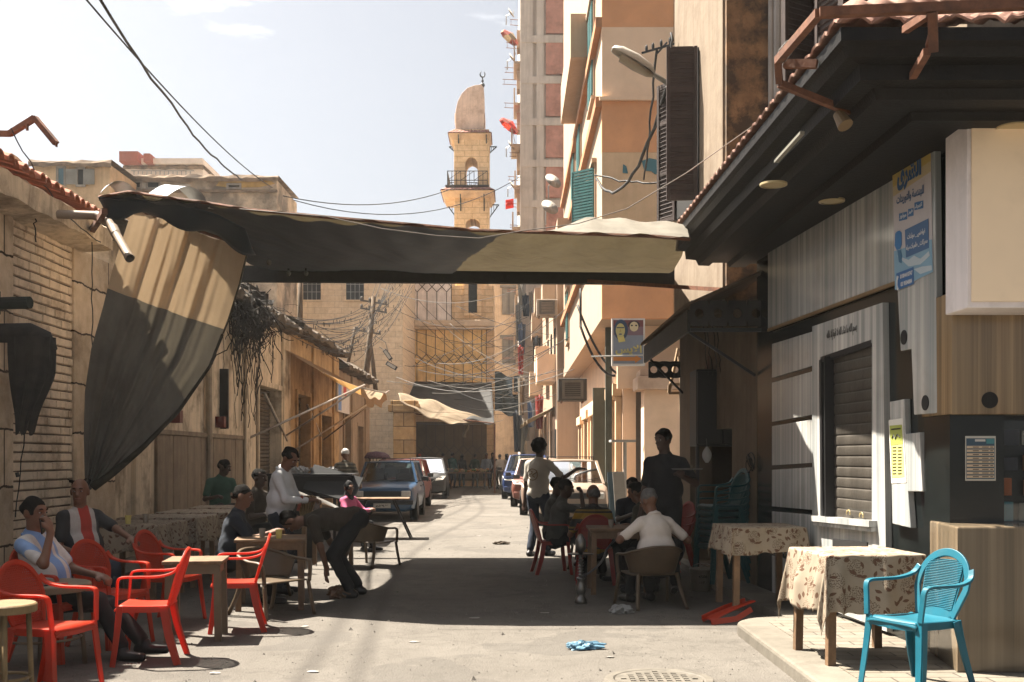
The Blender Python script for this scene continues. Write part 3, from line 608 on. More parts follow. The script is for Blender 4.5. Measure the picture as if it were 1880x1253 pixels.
hx = lambda px, Y: (px - CX)/F*Y
house('old_house', 'old yellow house with open shutters above the left roofs', hx(60, 42), hx(202, 42), 42, 48, zz(303, 42), YH, [(hx(108, 42), hx(118, 42), zz(340, 42), zz(310, 42), 'b'), (hx(144, 42), hx(154, 42), zz(340, 42), zz(312, 42), 's')])
b = MB(); b.box(hx(90, 42), hx(93, 42), 43, 43.1, 12.4, 13.1)
rh = house('ruined_house', 'long ruined grey house with bricked up openings above the black canopy', hx(240, 45), hx(508, 45), 45, 49.2, zz(330, 45), GH, [(hx(244, 45), hx(258, 45), zz(345, 45), zz(336, 45), 'd'), (hx(272, 45), hx(292, 45), zz(345, 45), zz(336, 45), 'd'), (hx(420, 45), hx(440, 45), zz(345, 45), zz(341, 45), 'd')])
for k, (a, c_, d, e, col) in enumerate(((395, 500, 346, 330, (.5, .33, .12)), (318, 352, 346, 337, (.5, .45, .38)), (258, 270, 347, 334, (.5, .46, .4)))):
    b = MB(); rr = random.Random(k); n = 12; pts = [(hx((a + c_)/2 + (c_ - a)/2*math.cos(2*math.pi*i/n)*rr.uniform(.8, 1.15), 45), 44.98, zz((d + e)/2 + (d - e)/2*math.sin(2*math.pi*i/n)*rr.uniform(.7, 1.3), 45)) for i in range(n)]; b.prism(pts, (0, -.015, 0)); b.build('plaster_patch', M('patch_%s' % 'abc'[k], col, .9, .2, 2, dirt=sc3(col, .4), damt=.7), rh, True)
b = MB(); b.box(hx(240, 44.6), hx(508, 44.8), 44.84, 44.99, zz(354, 45), zz(350, 45)); b.build('string_course', MATS['weathered_cornice'], rh, True)
b = MB()
for k in range(3): b.box(hx(508, 45) - .02, hx(508, 45) + .015, 46 + k*1.1, 46.4 + k*1.1, 10.3, 11.2)
b.build('side_window', DARK, rh, True)
wh = house('white_house', 'distant flat white house behind the ruined house', hx(230, 70), hx(372, 70), 70, 76, zz(309, 70), M('white_render', (.60, .52, .46), .9, .1), [])
b = MB(); b.box(hx(232, 70), hx(375, 70), 69.6, 75, zz(309, 70) + .18, zz(294, 70)); b.build('upper_storey', M('white_render', (.6, .52, .46)), wh, True)
b = MB(); b.box(hx(229, 70), hx(263, 70), 69, 72, zz(305, 70), zz(286, 70)); b.box(hx(273, 70), hx(285, 70), 69, 71, zz(305, 70), zz(290, 70)); b.build('red_block', M('red_render', (.28, .09, .06), .9, .2), wh, True)
b = MB()
for k in range(14): b.box(hx(240 + k*8, 69), hx(240 + k*8, 69) + .06, 69.5, 69.55, zz(325, 70), zz(318, 70))
b.box(hx(236, 69), hx(352, 69), 69.48, 69.58, zz(318, 70), zz(317, 70)); b.build('railing', STEEL, wh, True)
# ------------------------------------------------------------------ street canopy and hanging curtain
cn = thing('street_canopy', 'patched tarpaulin canopy stretched across the lane', 'canopy', (-1.3, 13.5, 3.7))
NE = [(180, 362, 11.5), (235, 352, 11.3), (300, 362, 11.1), (370, 371, 10.9), (450, 384, 10.7), (600, 399, 10.6), (740, 411, 10.6), (870, 423, 10.6), (1000, 427, 10.6), (1080, 430, 10.6), (1200, 434, 10.6), (1268, 440, 10.6)]
def polyl(pts, t):
    L_ = [0]
    for i in range(1, len(pts)): L_.append(L_[-1] + (pts[i] - pts[i-1]).length)
    t *= L_[-1]
    for i in range(1, len(pts)):
        if t <= L_[i] + 1e-9: return pts[i-1].lerp(pts[i], (t - L_[i-1])/max(1e-9, L_[i] - L_[i-1]))
    return pts[-1]
near = [P(*q) for q in NE]
farl, farr = Vector((-3.7, 17.15, 4.46)), Vector((2.45, 17.15, 4.40))
def sheet(u, v, dz=0):
    a = polyl(near, u); c_ = farl.lerp(farr, u); p = a.lerp(c_, v)
    p.z += -.10*math.sin(math.pi*v)*(.7 + .3*math.sin(u*7)) + .02*math.sin(u*31 + v*5)*math.sin(math.pi*v)
    p.z += .016*math.sin(u*90 + 6*math.sin(v*4))*(1 - v) + (.012*math.sin(u*57 + v*23) + .01*math.sin(u*133 - v*31))*math.sin(math.pi*v)*min(1, (1 - u)*6)
    if u > .72: p.z += .27*math.exp(-((v - .13)/.07)**2)*min(1, (u - .72)/.12)
    p.x += .45*math.sin(math.pi*min(1, v*1.3))*max(0, 1 - u*3.2)**2 if v < .77 else 0
    p.z += dz; return p
TARPT = M('tan_tarp', (.125, .112, .088), .85, .18, 1.2, dirt=(.055, .046, .034), damt=.8, dscale=2.2, streak=.3, bump=.35, bscale=7, transl=.07, trcol=(.26, .20, .11))
TARPD = M('dark_blue_tarp', (.009, .019, .030), .6, .3, 2, dirt=(.018, .027, .034), damt=.3, dscale=1.5, bump=.35, bscale=9)
b = MB(); b.grid(lambda u, v: sheet(u, v), 90, 26); b.build('cloth', TARPT, cn, True, smooth=True)
def vb(u): return .95 if u < .46 else max(.0, .95*(1 - (u - .46)/.25))
b = MB(); b.grid(lambda u, v: sheet(u*.71, .0 + v*(vb(u*.71) + .006*math.sin(u*140)), -.035 - .02*math.sin(u*13)), 90, 18); b.build('blue_tarp', TARPD, cn, True, smooth=True)
b = MB(); b.beam((-5.3, 17.2, 4.40), (2.6, 17.2, 4.35), .12, .25); b.build('beam', M('charred_beam', (.02, .018, .015), .8, .3, 8, bump=.3), cn, True)
b = MB(); b.tube([p + Vector((0, .03, .005)) for p in near], .018, 6); b.beam((-5.3, 13.6, 4.25), (-4.3, 11.5, 4.1), .06, .06)
b.beam((1.2, 17.05, 4.26), (2.5, 13, 3.5), .05, .05); b.build('frame_rod', RUST, cn, True)
b = MB(); b.grid(lambda u, v: polyl(near[:4], u) + Vector((.05*v, .05 + .35*v, .05 + .10*math.sin(v*3 + u*9) + .06*v)), 20, 8); b.build('foil_flap', M('shiny_sheet', (.45, .46, .48), .3, .2, 3, metal=.7, bump=.3, bscale=6), cn, True, smooth=True)
b = MB(); fl = [P(180, 362, 11.5), P(240, 366, 11.4), P(330, 372, 11.2), P(400, 395, 11.1), P(450, 420, 11.3)]; f2 = [P(195, 400, 11.7), P(245, 392, 11.6), P(330, 412, 11.6), P(400, 440, 11.7), P(470, 470, 12.0)]
b.grid(lambda u, v: polyl(fl, u).lerp(polyl(f2, u), v) + Vector((0, 0, .05*math.sin(u*16 + v*3)*v)), 40, 8); b.build('front_flap', TARPD, cn, True, smooth=True, solid=.006)
cu = thing('hanging_curtain', 'two tone tan and dark mesh curtain gathered to the left wall below the canopy', 'curtain', (-4, 12.6, 1.1))
LE = [P(243, 384, 12.3), P(205, 500, 12.5), P(190, 562, 12.6), P(168, 640, 12.8), P(156, 720, 13.0), P(154, 800, 13.1), P(156, 885, 13.2)]
RE = [P(455, 460, 13.2), P(440, 522, 13.15), P(420, 586, 13.1), P(386, 672, 13.1), P(330, 752, 13.1), P(262, 822, 13.15), P(205, 870, 13.2), P(172, 893, 13.2)]
def curt(u, v):
    a = polyl(LE, v); c_ = polyl(RE, v); p = a.lerp(c_, u); k = math.sin(math.pi*min(1, u*1.02))
    amp = (.088*(1 - .42*v))*(1 - .66*u)
    fo = math.sin(u**.8*24 + v*1.2) + .5*math.sin(u*51 + 1 + v*3) + .22*math.sin(u*95 - v*9) + .3*math.sin(u*11 - v*7)
    p += Vector((.25, -1, 0))*(amp*fo*k) ; p.z -= .05*math.sin(math.pi*u)*v
    return p
UT = M('curtain_tan', (.70, .54, .37), .9, .08, 1.5, dirt=(.45, .33, .21), damt=.35, streak=.25, bump=.12, bscale=200, transl=.38, trcol=(.16, .115, .07))
LT = M('curtain_mesh', (.17, .165, .145), .8, .2, 2, dirt=(.25, .24, .21), damt=.5, streak=.5, bump=.15, bscale=200, transl=.3, trcol=(.05, .042, .03))
b = MB(); b.grid(lambda u, v: curt(u, v*.285), 110, 26); b.build('upper_cloth', UT, cu, True, smooth=True)
b = MB(); b.grid(lambda u, v: curt(u, .285 + v*.715) + Vector((0, -.006, 0)), 110, 60); b.build('lower_cloth', LT, cu, True, smooth=True)
b = MB(); b.tube([curt(1, .3 + .7*i/24) + Vector((0, -.02, -.01)) for i in range(25)], [.018 + .035*(i/24)**2 for i in range(25)], 8); b.tube([curt(1, .3*i/10) for i in range(11)], .012, 6); b.build('hem', M('dark_hem', (.04, .036, .028), .9, .3, 6, dirt=(.13, .11, .06), bump=.4), cu, True, smooth=True)
b = MB(); q = P(160, 890, 13.2); b.tube([q + Vector((.12, 0, .04)), q, Vector((XL, 13.3, q.z + .05))], .02, 6); b.ell(q, (.07, .06, .08)); b.build('tie_rope', WIRE, cu, True)
b = MB(); b.tube([LE[0] + Vector((-.05, 0, .02)), RE[0] + Vector((.05, 0, .02))], .02, 8); b.build('rod', RUST, cu, True)
for k, (px, py, Yb) in enumerate(((494, 482, 15.0), (530, 502, 16.4), (562, 502, 16.4))):
    t = thing('hanging_bulb', ['bare bulb nearest the curtain under the canopy', 'left bulb of the pair by the canopy beam', 'right bulb of the pair by the canopy beam'][k], 'light bulb', tuple(P(px, py, Yb)), 0, 'bare bulbs hanging below the canopy')
    b = MB(); b.ell((0, 0, 0), (.035, .035, .045)); b.build('bulb', M('unlit_bulb', (.10, .10, .09), .2, .1, bump=0), t); b = MB(); b.tube([(0, 0, .04), (0, 0, .09)], .016, 8); b.tube([(0, 0, .09), (.0, .02, .22)], .005, 4); b.build('socket', WIRE, t)
# ------------------------------------------------------------------ long cloth awning on the ochre building
aw = thing('cloth_awning', 'long sun bleached cloth awning on pole props over the left shops', 'awning', (-4.6, 28.5, 3.3))
ai0, ai1 = P(512, 634, 25.9), P(692, 700, 38.0); ai1 = Vector((XL + .1, 33.5, 4.0)); ao0, ao1 = P(662, 712, 25.9), P(708, 722, 31.2)
def awf(u, v):
    p = ai0.lerp(ai1, u).lerp(ao0.lerp(ao1, u), v); p.z += -.22*math.sin(math.pi*u)*v + .05*math.sin(u*15)*v - .10*math.sin(math.pi*v); return p
b = MB(); b.grid(awf, 30, 14); b.build('cloth', M('bleached_cloth', (.30, .23, .15), .9, .1, 2, dirt=(.24, .135, .055), damt=.6, streak=.3, bump=.2, transl=.45, trcol=(.40, .22, .08)), aw, True, smooth=True)
b = MB(); b.grid(lambda u, v: awf(u, 1) + Vector((.02*v + .03*math.sin(u*20)*v, 0, -.22*v - .03*math.sin(u*9)*v)), 30, 4); b.build('valance', MATS['bleached_cloth'], aw, True, smooth=True)
b = MB()
for q, wz, yy in ((ao0, 1.9, 22.4), (ao1, 1.7, 27.2)):
    b.tube([Vector((XL + .05, yy, wz)), q + Vector((.1, 0, .06))], .026, 8); b.tube([Vector((XL + .05, q.y, 2.0)), q], .022, 8)
b.tube([ao0, ao1], .022, 8); b.beam((XL, 24, 2.9), (XL + .08, 26.0, 1.9), .05, .05); b.beam((XL, 29, 2.9), (XL + .08, 30.6, 2.1), .05, .05); b.build('support_pole', M('bare_pole', (.34, .31, .27), .5, .2, metal=.4, dirt=(.16, .09, .05)), aw, True, smooth=True)
# ------------------------------------------------------------------ right: orange building with overhanging floor
OR1 = M('orange_render', (.64, .31, .15), .92, .1, 1.5, dirt=(.52, .26, .13), damt=.5, bump=.25, bscale=20)
OR2 = M('peach_render', (.74, .53, .37), .92, .08, 1.5, dirt=(.60, .42, .28), damt=.5, bump=.25, bscale=20)
OR3 = M('tan_render', (.64, .44, .27), .92, .1, 1.5, dirt=(.45, .30, .18), damt=.5, streak=.25, bump=.25, bscale=20)
SIDE = M('sunlit_peach', (.40, .29, .205), .92, .08, 1.2, dirt=(.28, .185, .12), damt=.5, streak=.3, bump=.3, bscale=18)
ob = thing('orange_building', 'tall orange and peach banded apartment building with overhanging upper floors', 'building', (4, 30, 0))
z24 = lambda py: EYE + (HZ - py)*.012
OX = 1.98
b = MB(); b.box(OX, 8, 24.2, 41.8, 4.56, 19); b.build('side_wall', SIDE, ob, True)
bands = [(4.56, z24(520), OR1), (z24(520), z24(416), OR1), (z24(416), z24(280), OR3), (z24(280), z24(186), OR1), (z24(180), z24(50), OR2), (z24(50), 14.5, OR1), (14.5, 19, OR2)]
for z0, z1, m in bands:
    b = MB(); b.box(OX, 3.56, 24.0, 24.197, z0 + .002, z1 - .002); b.build('front_wall', m, ob, True)
b = MB(); b.box(3.56, 8, 25.0, 25.2, 4.56, 19); b.box(3.565, 3.60, 24.2, 25, 4.56, 19); b.build('return_wall', OR3, ob, True)
b = MB(); b.box(OX - .06, 3.6, 23.9, 24.0, z24(186), z24(180)); b.build('string_course', OR2, ob, True)
TRIM = M('brown_trim', (.36, .17, .08), .9, .15, dirt=(.25, .13, .07))
b = MB()
for py in (186, 416, 40): b.box(OX - .14, OX, 24.0, 41.5, z24(py) - .12, z24(py) + .1)
b.build('ledge', TRIM, ob, True)
for y0, y1, z0, z1 in ((27.5, 33, 11.6, 12.7), (35.5, 41, 8.1, 9.3)):
    b = MB(); b.box(OX - .5, OX, y0, y1, z0, z0 + .15); b.box(OX - .5, OX - .42, y0, y1, z0 + .15, z1); b.box(OX - .42, OX, y0, y0 + .08, z0 + .15, z1); b.build('balcony', SIDE, ob, True)
GSH = M('green_shutter', (.02, .10, .10), .75, .25, 4, dirt=(.05, .12, .12), bump=.2)
def swin(y0, y1, z0, z1, opened=True, par=ob, X=OX, mat=GSH):
    b = MB(); b.box(X - .05, X - .005, y0 - .1, y0, z0 - .1, z1 + .1); b.box(X - .05, X - .005, y1, y1 + .1, z0 - .1, z1 + .1); b.box(X - .12, X - .005, y0 - .15, y1 + .15, z1 + .1, z1 + .2); b.box(X - .1, X - .005, y0 - .12, y1 + .12, z0 - .18, z0 - .1); f = b.build('window', SIDE, par, True)
    b = MB(); b.box(X - .02, X - .006, y0, y1, z0, z1); b.build('pane', DARK, f, True)
    b = MB()
    def leaf(o, u):
        for k in range(int((z1 - z0)/.07)): b.beam(Vector(o) + Vector((0, 0, z0 + .05 + k*.07)), Vector(o) + Vector(u)*.62 + Vector((0, 0, z0 + .05 + k*.07)), .05, .05, (0, 0, 1))
        b.beam(Vector(o) + Vector((0, 0, z0)), Vector(o) + Vector((0, 0, z1)), .05, .05); b.beam(Vector(o) + Vector(u)*.62 + Vector((0, 0, z0)), Vector(o) + Vector(u)*.62 + Vector((0, 0, z1)), .05, .05)
    if opened: leaf((X - .06, y0, 0), (-.75, .66, 0)); leaf((X - .06, y1, 0), (-.6, -.8, 0))
    else: leaf((X - .06, y0, 0), (0, 1, 0)); leaf((X - .06, y1, 0), (0, -1, 0))
    b.build('shutter', mat, f, True)
swin(25.6, 27.0, 6.9, 8.3); swin(29.5, 30.8, 6.9, 8.3, False); swin(26.0, 27.4, 10.2, 12.4, False); swin(31.0, 32.2, 8.9, 11.0, False); swin(25.8, 27.2, 13.5, 15.5, False); swin(34, 35.2, 9.5, 11.2, False); swin(37.5, 38.6, 5.6, 7.2, False)
b = MB(); 
for (pts) in ([(1178, 296), (1192, 291), (1222, 297), (1224, 306), (1212, 308), (1213, 316), (1203, 321), (1196, 315), (1183, 314)], [(1143, 318), (1144, 302), (1150, 306), (1153, 319)]):
    b = MB(); b.prism([P(x, y, 23.99) for x, y in pts], (0, -.012, 0)); b.build('paint_patch', M('teal_paint', (.07, .17, .20), .9, .1), ob, True)
# ground floor, set back below the overhang
b = MB(); b.box(2.45, 8, 25.3, 25.5, 3.1, 4.555); b.box(2.95, 3.9, 24.3, 24.9, 0, 3.0); b.build('lower_wall', OR2, ob, True)
b = MB(); b.box(2.78, 4.2, 24.1, 25.1, 3.003, 3.3); b.box(2.85, 4.1, 24.2, 25.0, 3.303, 3.45); b.build('pillar_cornice', M('pink_cornice', (.52, .37, .27), .9, .1, dirt=(.3, .2, .14)), ob, True, bevel=.02)
b = wallmb((2.6, 25.5, 0), (0, 1, 0), (-1, 0, 0), 16.2, 4.555, .3, [(.5, 2.2, .1, 2.9), (3.6, 5.2, .1, 2.8), (6.6, 8.4, .1, 2.7), (10, 11.6, .1, 2.7), (13.2, 14.6, .1, 2.6)]); b.build('street_wall', OR2, ob, True)
for y0, y1, z1 in ((26, 27.7, 2.9), (29.1, 30.7, 2.8), (32.1, 33.9, 2.7), (35.5, 37.1, 2.7), (38.7, 40.1, 2.6)):
    b = MB(); shutter(b, (2.82, y0, .1), (0, 1, 0), (-1, 0, 0), y1 - y0, z1 - .1); b.build('shop_shutter', SHUT, ob, True)
    b = MB(); b.box(2.45, 2.6, y0 - .25, y0 - .02, 0, z1 + .05); b.box(2.45, 2.6, y1 + .02, y1 + .25, 0, z1 + .05); b.box(2.38, 2.6, y0 - .3, y1 + .3, z1 + .053, z1 + .35); b.build('door_surround', OR3, ob, True, bevel=.02)
for k, (x0, x1, y0, z1) in enumerate(((2.2, 2.35, 25.6, 4.55), (2.1, 2.5, 28.2, 3.3))): b = MB(); b.box(x0, x1, y0, y0 + .15, 0, z1); b.box(x0 - .04, x1 + .04, y0 - .04, y0 + .19, 0, .12); tag(b.build('street_post', M('green_grey_post', (.06, .065, .05), .7, .2)), ['tall dark painted post under the overhang of the orange building', 'shorter broad dark post behind the tall one under the orange overhang'][k], 'post')
# hanging sign with two drawn faces
sg = thing('hanging_sign', 'illustrated shop sign with two faces and an orange arrow on the orange wall', 'sign', tuple(P(1153, 672, 23.7)))
def Q(px, py): return P(px, py, 23.66)
b = MB(); b.box(P(1123, 585, 23.7).x, P(1184, 585, 23.7).x, 23.7, 23.78, P(0, 672, 23.7).z, P(0, 585, 23.7).z); b.build('frame', M('sign_white', (.6, .56, .52), .6), sg, True)
def patch(nm, pts, col, dy=0.0):
    b = MB(); b.prism([P(x, y, 23.69 - dy) for x, y in pts], (0, -.004, 0)); return b.build(nm, M('ink_' + nm, col, .6, .08, bump=0), sg, True)
def oval(cx, cy, rx, ry, n=18, a0=0): return [(cx + rx*math.cos(2*math.pi*i/n + a0), cy + ry*math.sin(2*math.pi*i/n + a0)) for i in range(n)]
patch('sky_band', [(1126, 588), (1181, 588), (1181, 600), (1126, 600)], (.15, .05, .05)); patch('violet_band', [(1126, 600), (1181, 600), (1181, 616), (1126, 616)], (.18, .11, .13)); patch('blue_band', [(1126, 616), (1181, 616), (1181, 668), (1126, 668)], (.19, .21, .25))
patch('hair', oval(1140, 606, 13, 19), (.03, .05, .09), .01); patch('face', oval(1139, 607, 8.5, 13), (.44, .38, .16), .016); patch('neck', [(1133, 617), (1145, 617), (1148, 627), (1136, 629)], (.55, .45, .14), .014); patch('brow', [(1132, 601), (1146, 601), (1146, 603), (1132, 603)], (.05, .06, .08), .02); patch('lips', oval(1139, 614, 3, 1.5), (.10, .10, .12), .02); patch('nose', [(1139, 604), (1141, 610), (1137, 610)], (.35, .28, .10), .02)
patch('hair_dark', oval(1164, 597, 11, 8), (.04, .02, .03), .01); patch('face_pale', oval(1164, 600, 8, 9), (.55, .45, .28), .016); patch('eye', oval(1160, 598, 2, 1.5), (.03, .03, .03), .02); patch('eye', oval(1168, 598, 2, 1.5), (.03, .03, .03), .02)
patch('arrow', [(1126, 656), (1166, 656), (1166, 652), (1178, 659), (1166, 667), (1166, 663), (1126, 663)], (.45, .17, .04), .012)
text_mb(ar('الايس'), 48*23.68/F, frame(P(1154, 643, 23.675), (1, 0, 0)), .03, 19*23.68/F).build('lettering', M('letter_yellow', (.46, .38, .12), .6), sg, True)
b = MB(); b.tube([P(1085, 655, 23.6), P(1190, 652, 23.6)], .018, 6); b.build('rod', STEEL, sg, True)
# ------------------------------------------------------------------ right far: low cluttered row, tall grey tower, end of the lane
cb_ = thing('balcony_building', 'sunlit building with stacked balconies beyond the orange building', 'building', (3, 50, 0))
b = MB(); vs = [(1.75, 42.3), (1.25, 58.5), (7, 58.5), (7, 42.3)]; b.prism([(x, y, 0) for x, y in vs], (0, 0, 9.3)); b.build('wall', SIDE, cb_, True)
rr = random.Random(21)
fx = lambda y: 1.75 - (y - 42.3)/16.2*.5
for k, (y0, y1, z0, h, d) in enumerate(((42.8, 45.2, 4.6, .95, .75), (42.6, 44.6, 7.4, 1.0, .55), (47, 49.5, 5.3, 1.0, .6), (47.5, 49.5, 8.0, .9, .6), (52, 54.5, 4.6, 1.0, .6), (52, 54.5, 7.4, 1.0, .5))):
    x = fx(y0); b = MB(); b.box(x - d, x - .002, y0, y1, z0 - .12, z0); b.box(x - d, x - d + .08, y0, y1, z0, z0 + h); b.box(x - d + .08, x - .002, y0, y0 + .08, z0, z0 + h); b.box(x - d + .08, x - .002, y1 - .08, y1, z0, z0 + h); b.build('balcony', SIDE if k % 2 else OR2, cb_, True)
for k in range(7):
    y0 = 43 + k*2.1; b = MB(); b.box(fx(y0) - .05, fx(y0) - .01, y0, y0 + .9, 4.9 + .3*(k % 2), 6.6); b.build('window', DARK, cb_, True)
for k in range(8):
    y0 = 42.6 + k*1.9; b = MB(); b.box(fx(y0) - .12, fx(y0) - .003, y0 + .9, y0 + 1.25, 0, 3.3 + rr.uniform(-.3, .4)); b.build('pilaster', OR2, cb_, True); b = MB(); b.box(fx(y0) - .04, fx(y0) - .008, y0 + .05, y0 + .85, 0, 2.6); b.build('doorway', DARK, cb_, True)
tw = thing('concrete_tower', 'tall bare concrete frame tower with red brick infill', 'building', (3, 66, 0))
TC = M('tower_concrete', (.56, .49, .42), .92, .12, 1, dirt=(.34, .285, .24), damt=.6, dscale=.6, streak=.5, bump=.4, bscale=6); TB = M('tower_brick', (.46, .22, .16), .92, .2, 2, dirt=(.22, .09, .06), bump=.3)
TX0, TY = .45, 60.0
b = MB(); b.box(TX0, 8, TY + .15, 84, 0, 33); b.build('core', TC, tw, True)
b = MB()
for px0, px1 in ((955, 978), (985, 998)): b.box(xx(px0, TY), xx(px1, TY), TY - .02, TY + .15, 0, 33)
b.box(xx(1036, TY), xx(1046, TY), TY - .05, TY + .15, 0, 33)
for py in (-60, 70, 145, 222, 298, 372, 450): b.box(TX0, 6, TY - .06, TY + .15, zz(py + 9, TY), zz(py - 4, TY))
b.build('frame', TC, tw, True)
for i, (p0, p1) in enumerate(((-50, 61), (79, 136), (154, 213), (231, 289), (307, 363), (381, 441))):
    b = MB(); b.box(xx(1002, TY), xx(1034, TY), TY - .0, TY + .15, zz(p1, TY), zz(p0, TY)); b.build('brick_infill', TB, tw, True)
b = MB()
for k in range(12): x = xx(980, TY) + k*.045; b.box(x, x + .02, TY + .1, TY + .149, zz(300, TY), zz(232, TY))
b.build('louvre', TC, tw, True)
for k in range(9):                               # balconies on the lane side
    z0 = 5 + k*2.3; b = MB(); o = rr.uniform(.3, .55); b.box(TX0 - o, TX0 - .002, TY + .6, TY + 3.2, z0, z0 + .14); b.box(TX0 - o, TX0 - o + .08, TY + .6, TY + 3.2, z0 + .14, z0 + .95); b.box(TX0 - .18, TX0 - .003, TY + 1.2, TY + 2.2, z0 + 1.1, z0 + 2.1); b.build('balcony', SIDE, tw, True)
for k in range(16):
    z0 = 7 + k*1.3; b = MB(); y = TY + rr.uniform(.4, 3); l = rr.uniform(.5, 1.0)
    b.tube([(TX0, y, z0), (TX0 - l, y, z0 + .05)], .02, 5); b.tube([(TX0, y + .8, z0), (TX0 - l, y + .8, z0 + .05)], .02, 5); b.tube([(TX0 - l*.9, y, z0 + .05), (TX0 - l*.9, y + .8, z0 + .05)], .01, 4); b.build('drying_bracket', RUST, tw, True)
def dish(loc, r, yaw, label):
    t = thing('satellite_dish', label, 'satellite dish', loc, yaw, 'satellite dishes on the right facades'); m = Matrix.Rotation(R(60), 3, 'X'); n = 20
    b = MB(); b.lathe([(r*k/6, r*.22*(k/6)**2) for k in range(1, 7)], n, m=m); b.build('reflector', M('dish_white', (.20, .18, .155), .6, .1, dirt=(.3, .25, .2)), t, smooth=True, solid=.015)
    b = MB(); b.tube([m @ Vector((0, -r*.8, .12*r)), m @ Vector((0, 0, r*.75))], .015, 5); b.tube([(0, .05, -.05), (0, .25, -.1), (0, .25, -.6)], .03, 6); b.build('arm', STEEL, t)
dish(tuple(P(1014, 335, 43.5)), .36, .6, 'upper white satellite dish beside the orange building edge'); dish(tuple(P(1008, 383, 43.2)), .36, .5, 'lower white satellite dish beside the orange building edge')
for k, (px, py) in enumerate(((939, 108), (937, 268), (937, 25), (940, 342))): dish(tuple(P(px, py, 61)), .3, 1.2, ['small dish below the striped balcony parasol on the tower edge', 'small dish below the red balcony parasol on the tower edge', 'topmost small dish on the tower edge', 'small dish above the red flag on the tower edge'][k])
def parasol(px, py, Y, r, cols, label, h=1.0):
    c = P(px, py, Y); t = thing('balcony_parasol', label, 'parasol', (c.x, c.y, c.z - h)); b = MB(); m = Matrix.Rotation(R(38), 3, 'Y')
    for k in range(8):
        a = 2*math.pi*k/8; a2 = 2*math.pi*(k+1)/8; b.cur = k % len(cols); b.add([m @ Vector((0, 0, .45*r)), m @ Vector((r*math.cos(a), r*math.sin(a), 0)), m @ Vector((r*math.cos(a2), r*math.sin(a2), 0))], [(0, 1, 2)])
        b.add([m @ Vector((r*math.cos(a), r*math.sin(a), 0)), m @ Vector((r*math.cos(a2), r*math.sin(a2), 0)), m @ Vector((r*math.cos(a2), r*math.sin(a2), -.16)), m @ Vector((r*math.cos(a), r*math.sin(a), -.16))], [(0, 1, 2, 3)])
    o = b.build('canopy', cols, t); o.location = (0, 0, h)
    b = MB(); b.tube([(0.3, 0, 0), (0, 0, h + .3*r)], .02, 6); b.build('pole', STEEL, t)
REDC = M('red_cloth', (.55, .035, .02), .8, .15, transl=.3, trcol=(.8, .05, .02)); BEIC = M('beige_cloth', (.26, .19, .11), .8, .1, transl=.2)
parasol(936, 230, 60.6, .62, [REDC, M('dull_red_cloth', (.32, .07, .05), .8)], 'red parasol hanging out from the tower edge'); parasol(937, 68, 60.6, .58, [BEIC, M('dull_red_cloth', (.3, .07, .05))], 'beige and red striped parasol high on the tower edge')
b = MB(); q = P(943, 365, 60.4); b.grid(lambda u, v: q + Vector((-.45*u, .06*math.sin(v*8), -.5*v - .08*u)), 6, 6); tag(b.build('balcony_flag', REDC, solid=.01), 'small red cloth hanging on the tower edge beside the minaret', 'cloth')
# end of lane
eb = thing('lane_end_building', 'brown shuttered house closing the end of the lane', 'building', (-1, 84, 0)); EB = M('brown_render', (.50, .34, .21), .92, .15, 1, dirt=(.2, .14, .09), damt=.6, streak=.4)
b = MB(); b.box(-6, 3, 84, 92, 0, 15.5); b.build('wall', EB, eb, True)
for py0, py1 in ((530, 578), (622, 668)):
    b = MB(); b.box(xx(922, 84), xx(947, 84), 83.9, 83.98, zz(py1, 84), zz(py0, 84)); b.box(xx(918, 84), xx(951, 84), 83.8, 83.98, zz(py0, 84) + .05, zz(py0, 84) + .25); f = b.build('window', M('weathered_shutter', (.15, .12, .09), .8, .2, streak=.4), eb, True)
    b = MB(); b.box(xx(934, 84), xx(935, 84), 83.85, 83.9, zz(py1, 84), zz(py0, 84)); b.build('mullion', DARK, f, True)
tp = thing('lane_shade_sheet', 'dark tarpaulins added across the lane beyond the mosque for shade', 'tarpaulin', (0, 68, 5)); b = MB()  # tarpaulins added to darken the far end of the lane
b.grid(lambda u, v: Vector((-1.2 + 2.2*u, 62 + 16*v, 6.0 - .9*math.sin(math.pi*u) + .2*math.sin(v*15 + u*4))), 12, 20); b.grid(lambda u, v: Vector((-1.0 + 1.6*u, 61 + .3*math.sin(u*6), 6.3 - 2.2*v - .4*u + .1*math.sin(u*9))), 12, 8); b.build('cloth', TARPD, tp, True, smooth=True)
# balcony clutter, laundry, air conditioners along the right row
def ac(loc, label, col=(.34, .29, .235)):
    t = thing('air_conditioner', label, 'air conditioner', loc, 0, 'air conditioners on the right facades'); b = MB(); b.box(-.4, .4, -.4, .4, 0, .62); b.build('housing', M('ac_%d' % int(col[0]*100), col, .7, .1, dirt=sc3(col, .5), streak=.4), t, bevel=.02)
    b = MB(); b.ring([(-.3, -.41, .05), (.3, -.41, .05), (.3, -.41, .57), (-.3, -.41, .57)], [(-.22, -.41, .12), (.22, -.41, .12), (.22, -.41, .5), (-.22, -.41, .5)], (0, -.02, 0))
    for k in range(6): b.box(-.22, .22, -.425, -.405, .15 + k*.06, .17 + k*.06)
    b.build('fan_grille', M('grille_grey', (.10, .09, .075), .7), t); b = MB(); b.beam((-.3, .3, -.03), (-.3, -.35, -.03), .04, .04); b.beam((.3, .3, -.03), (.3, -.35, -.03), .04, .04); b.build('bracket', RUST, t)
ac(tuple(P(1004, 582, 42.0)), 'upper cream air conditioner hung beside the orange overhang'); ac(tuple(P(1050, 737, 31)), 'dark shaded air conditioner under the orange overhang', (.05, .046, .04))
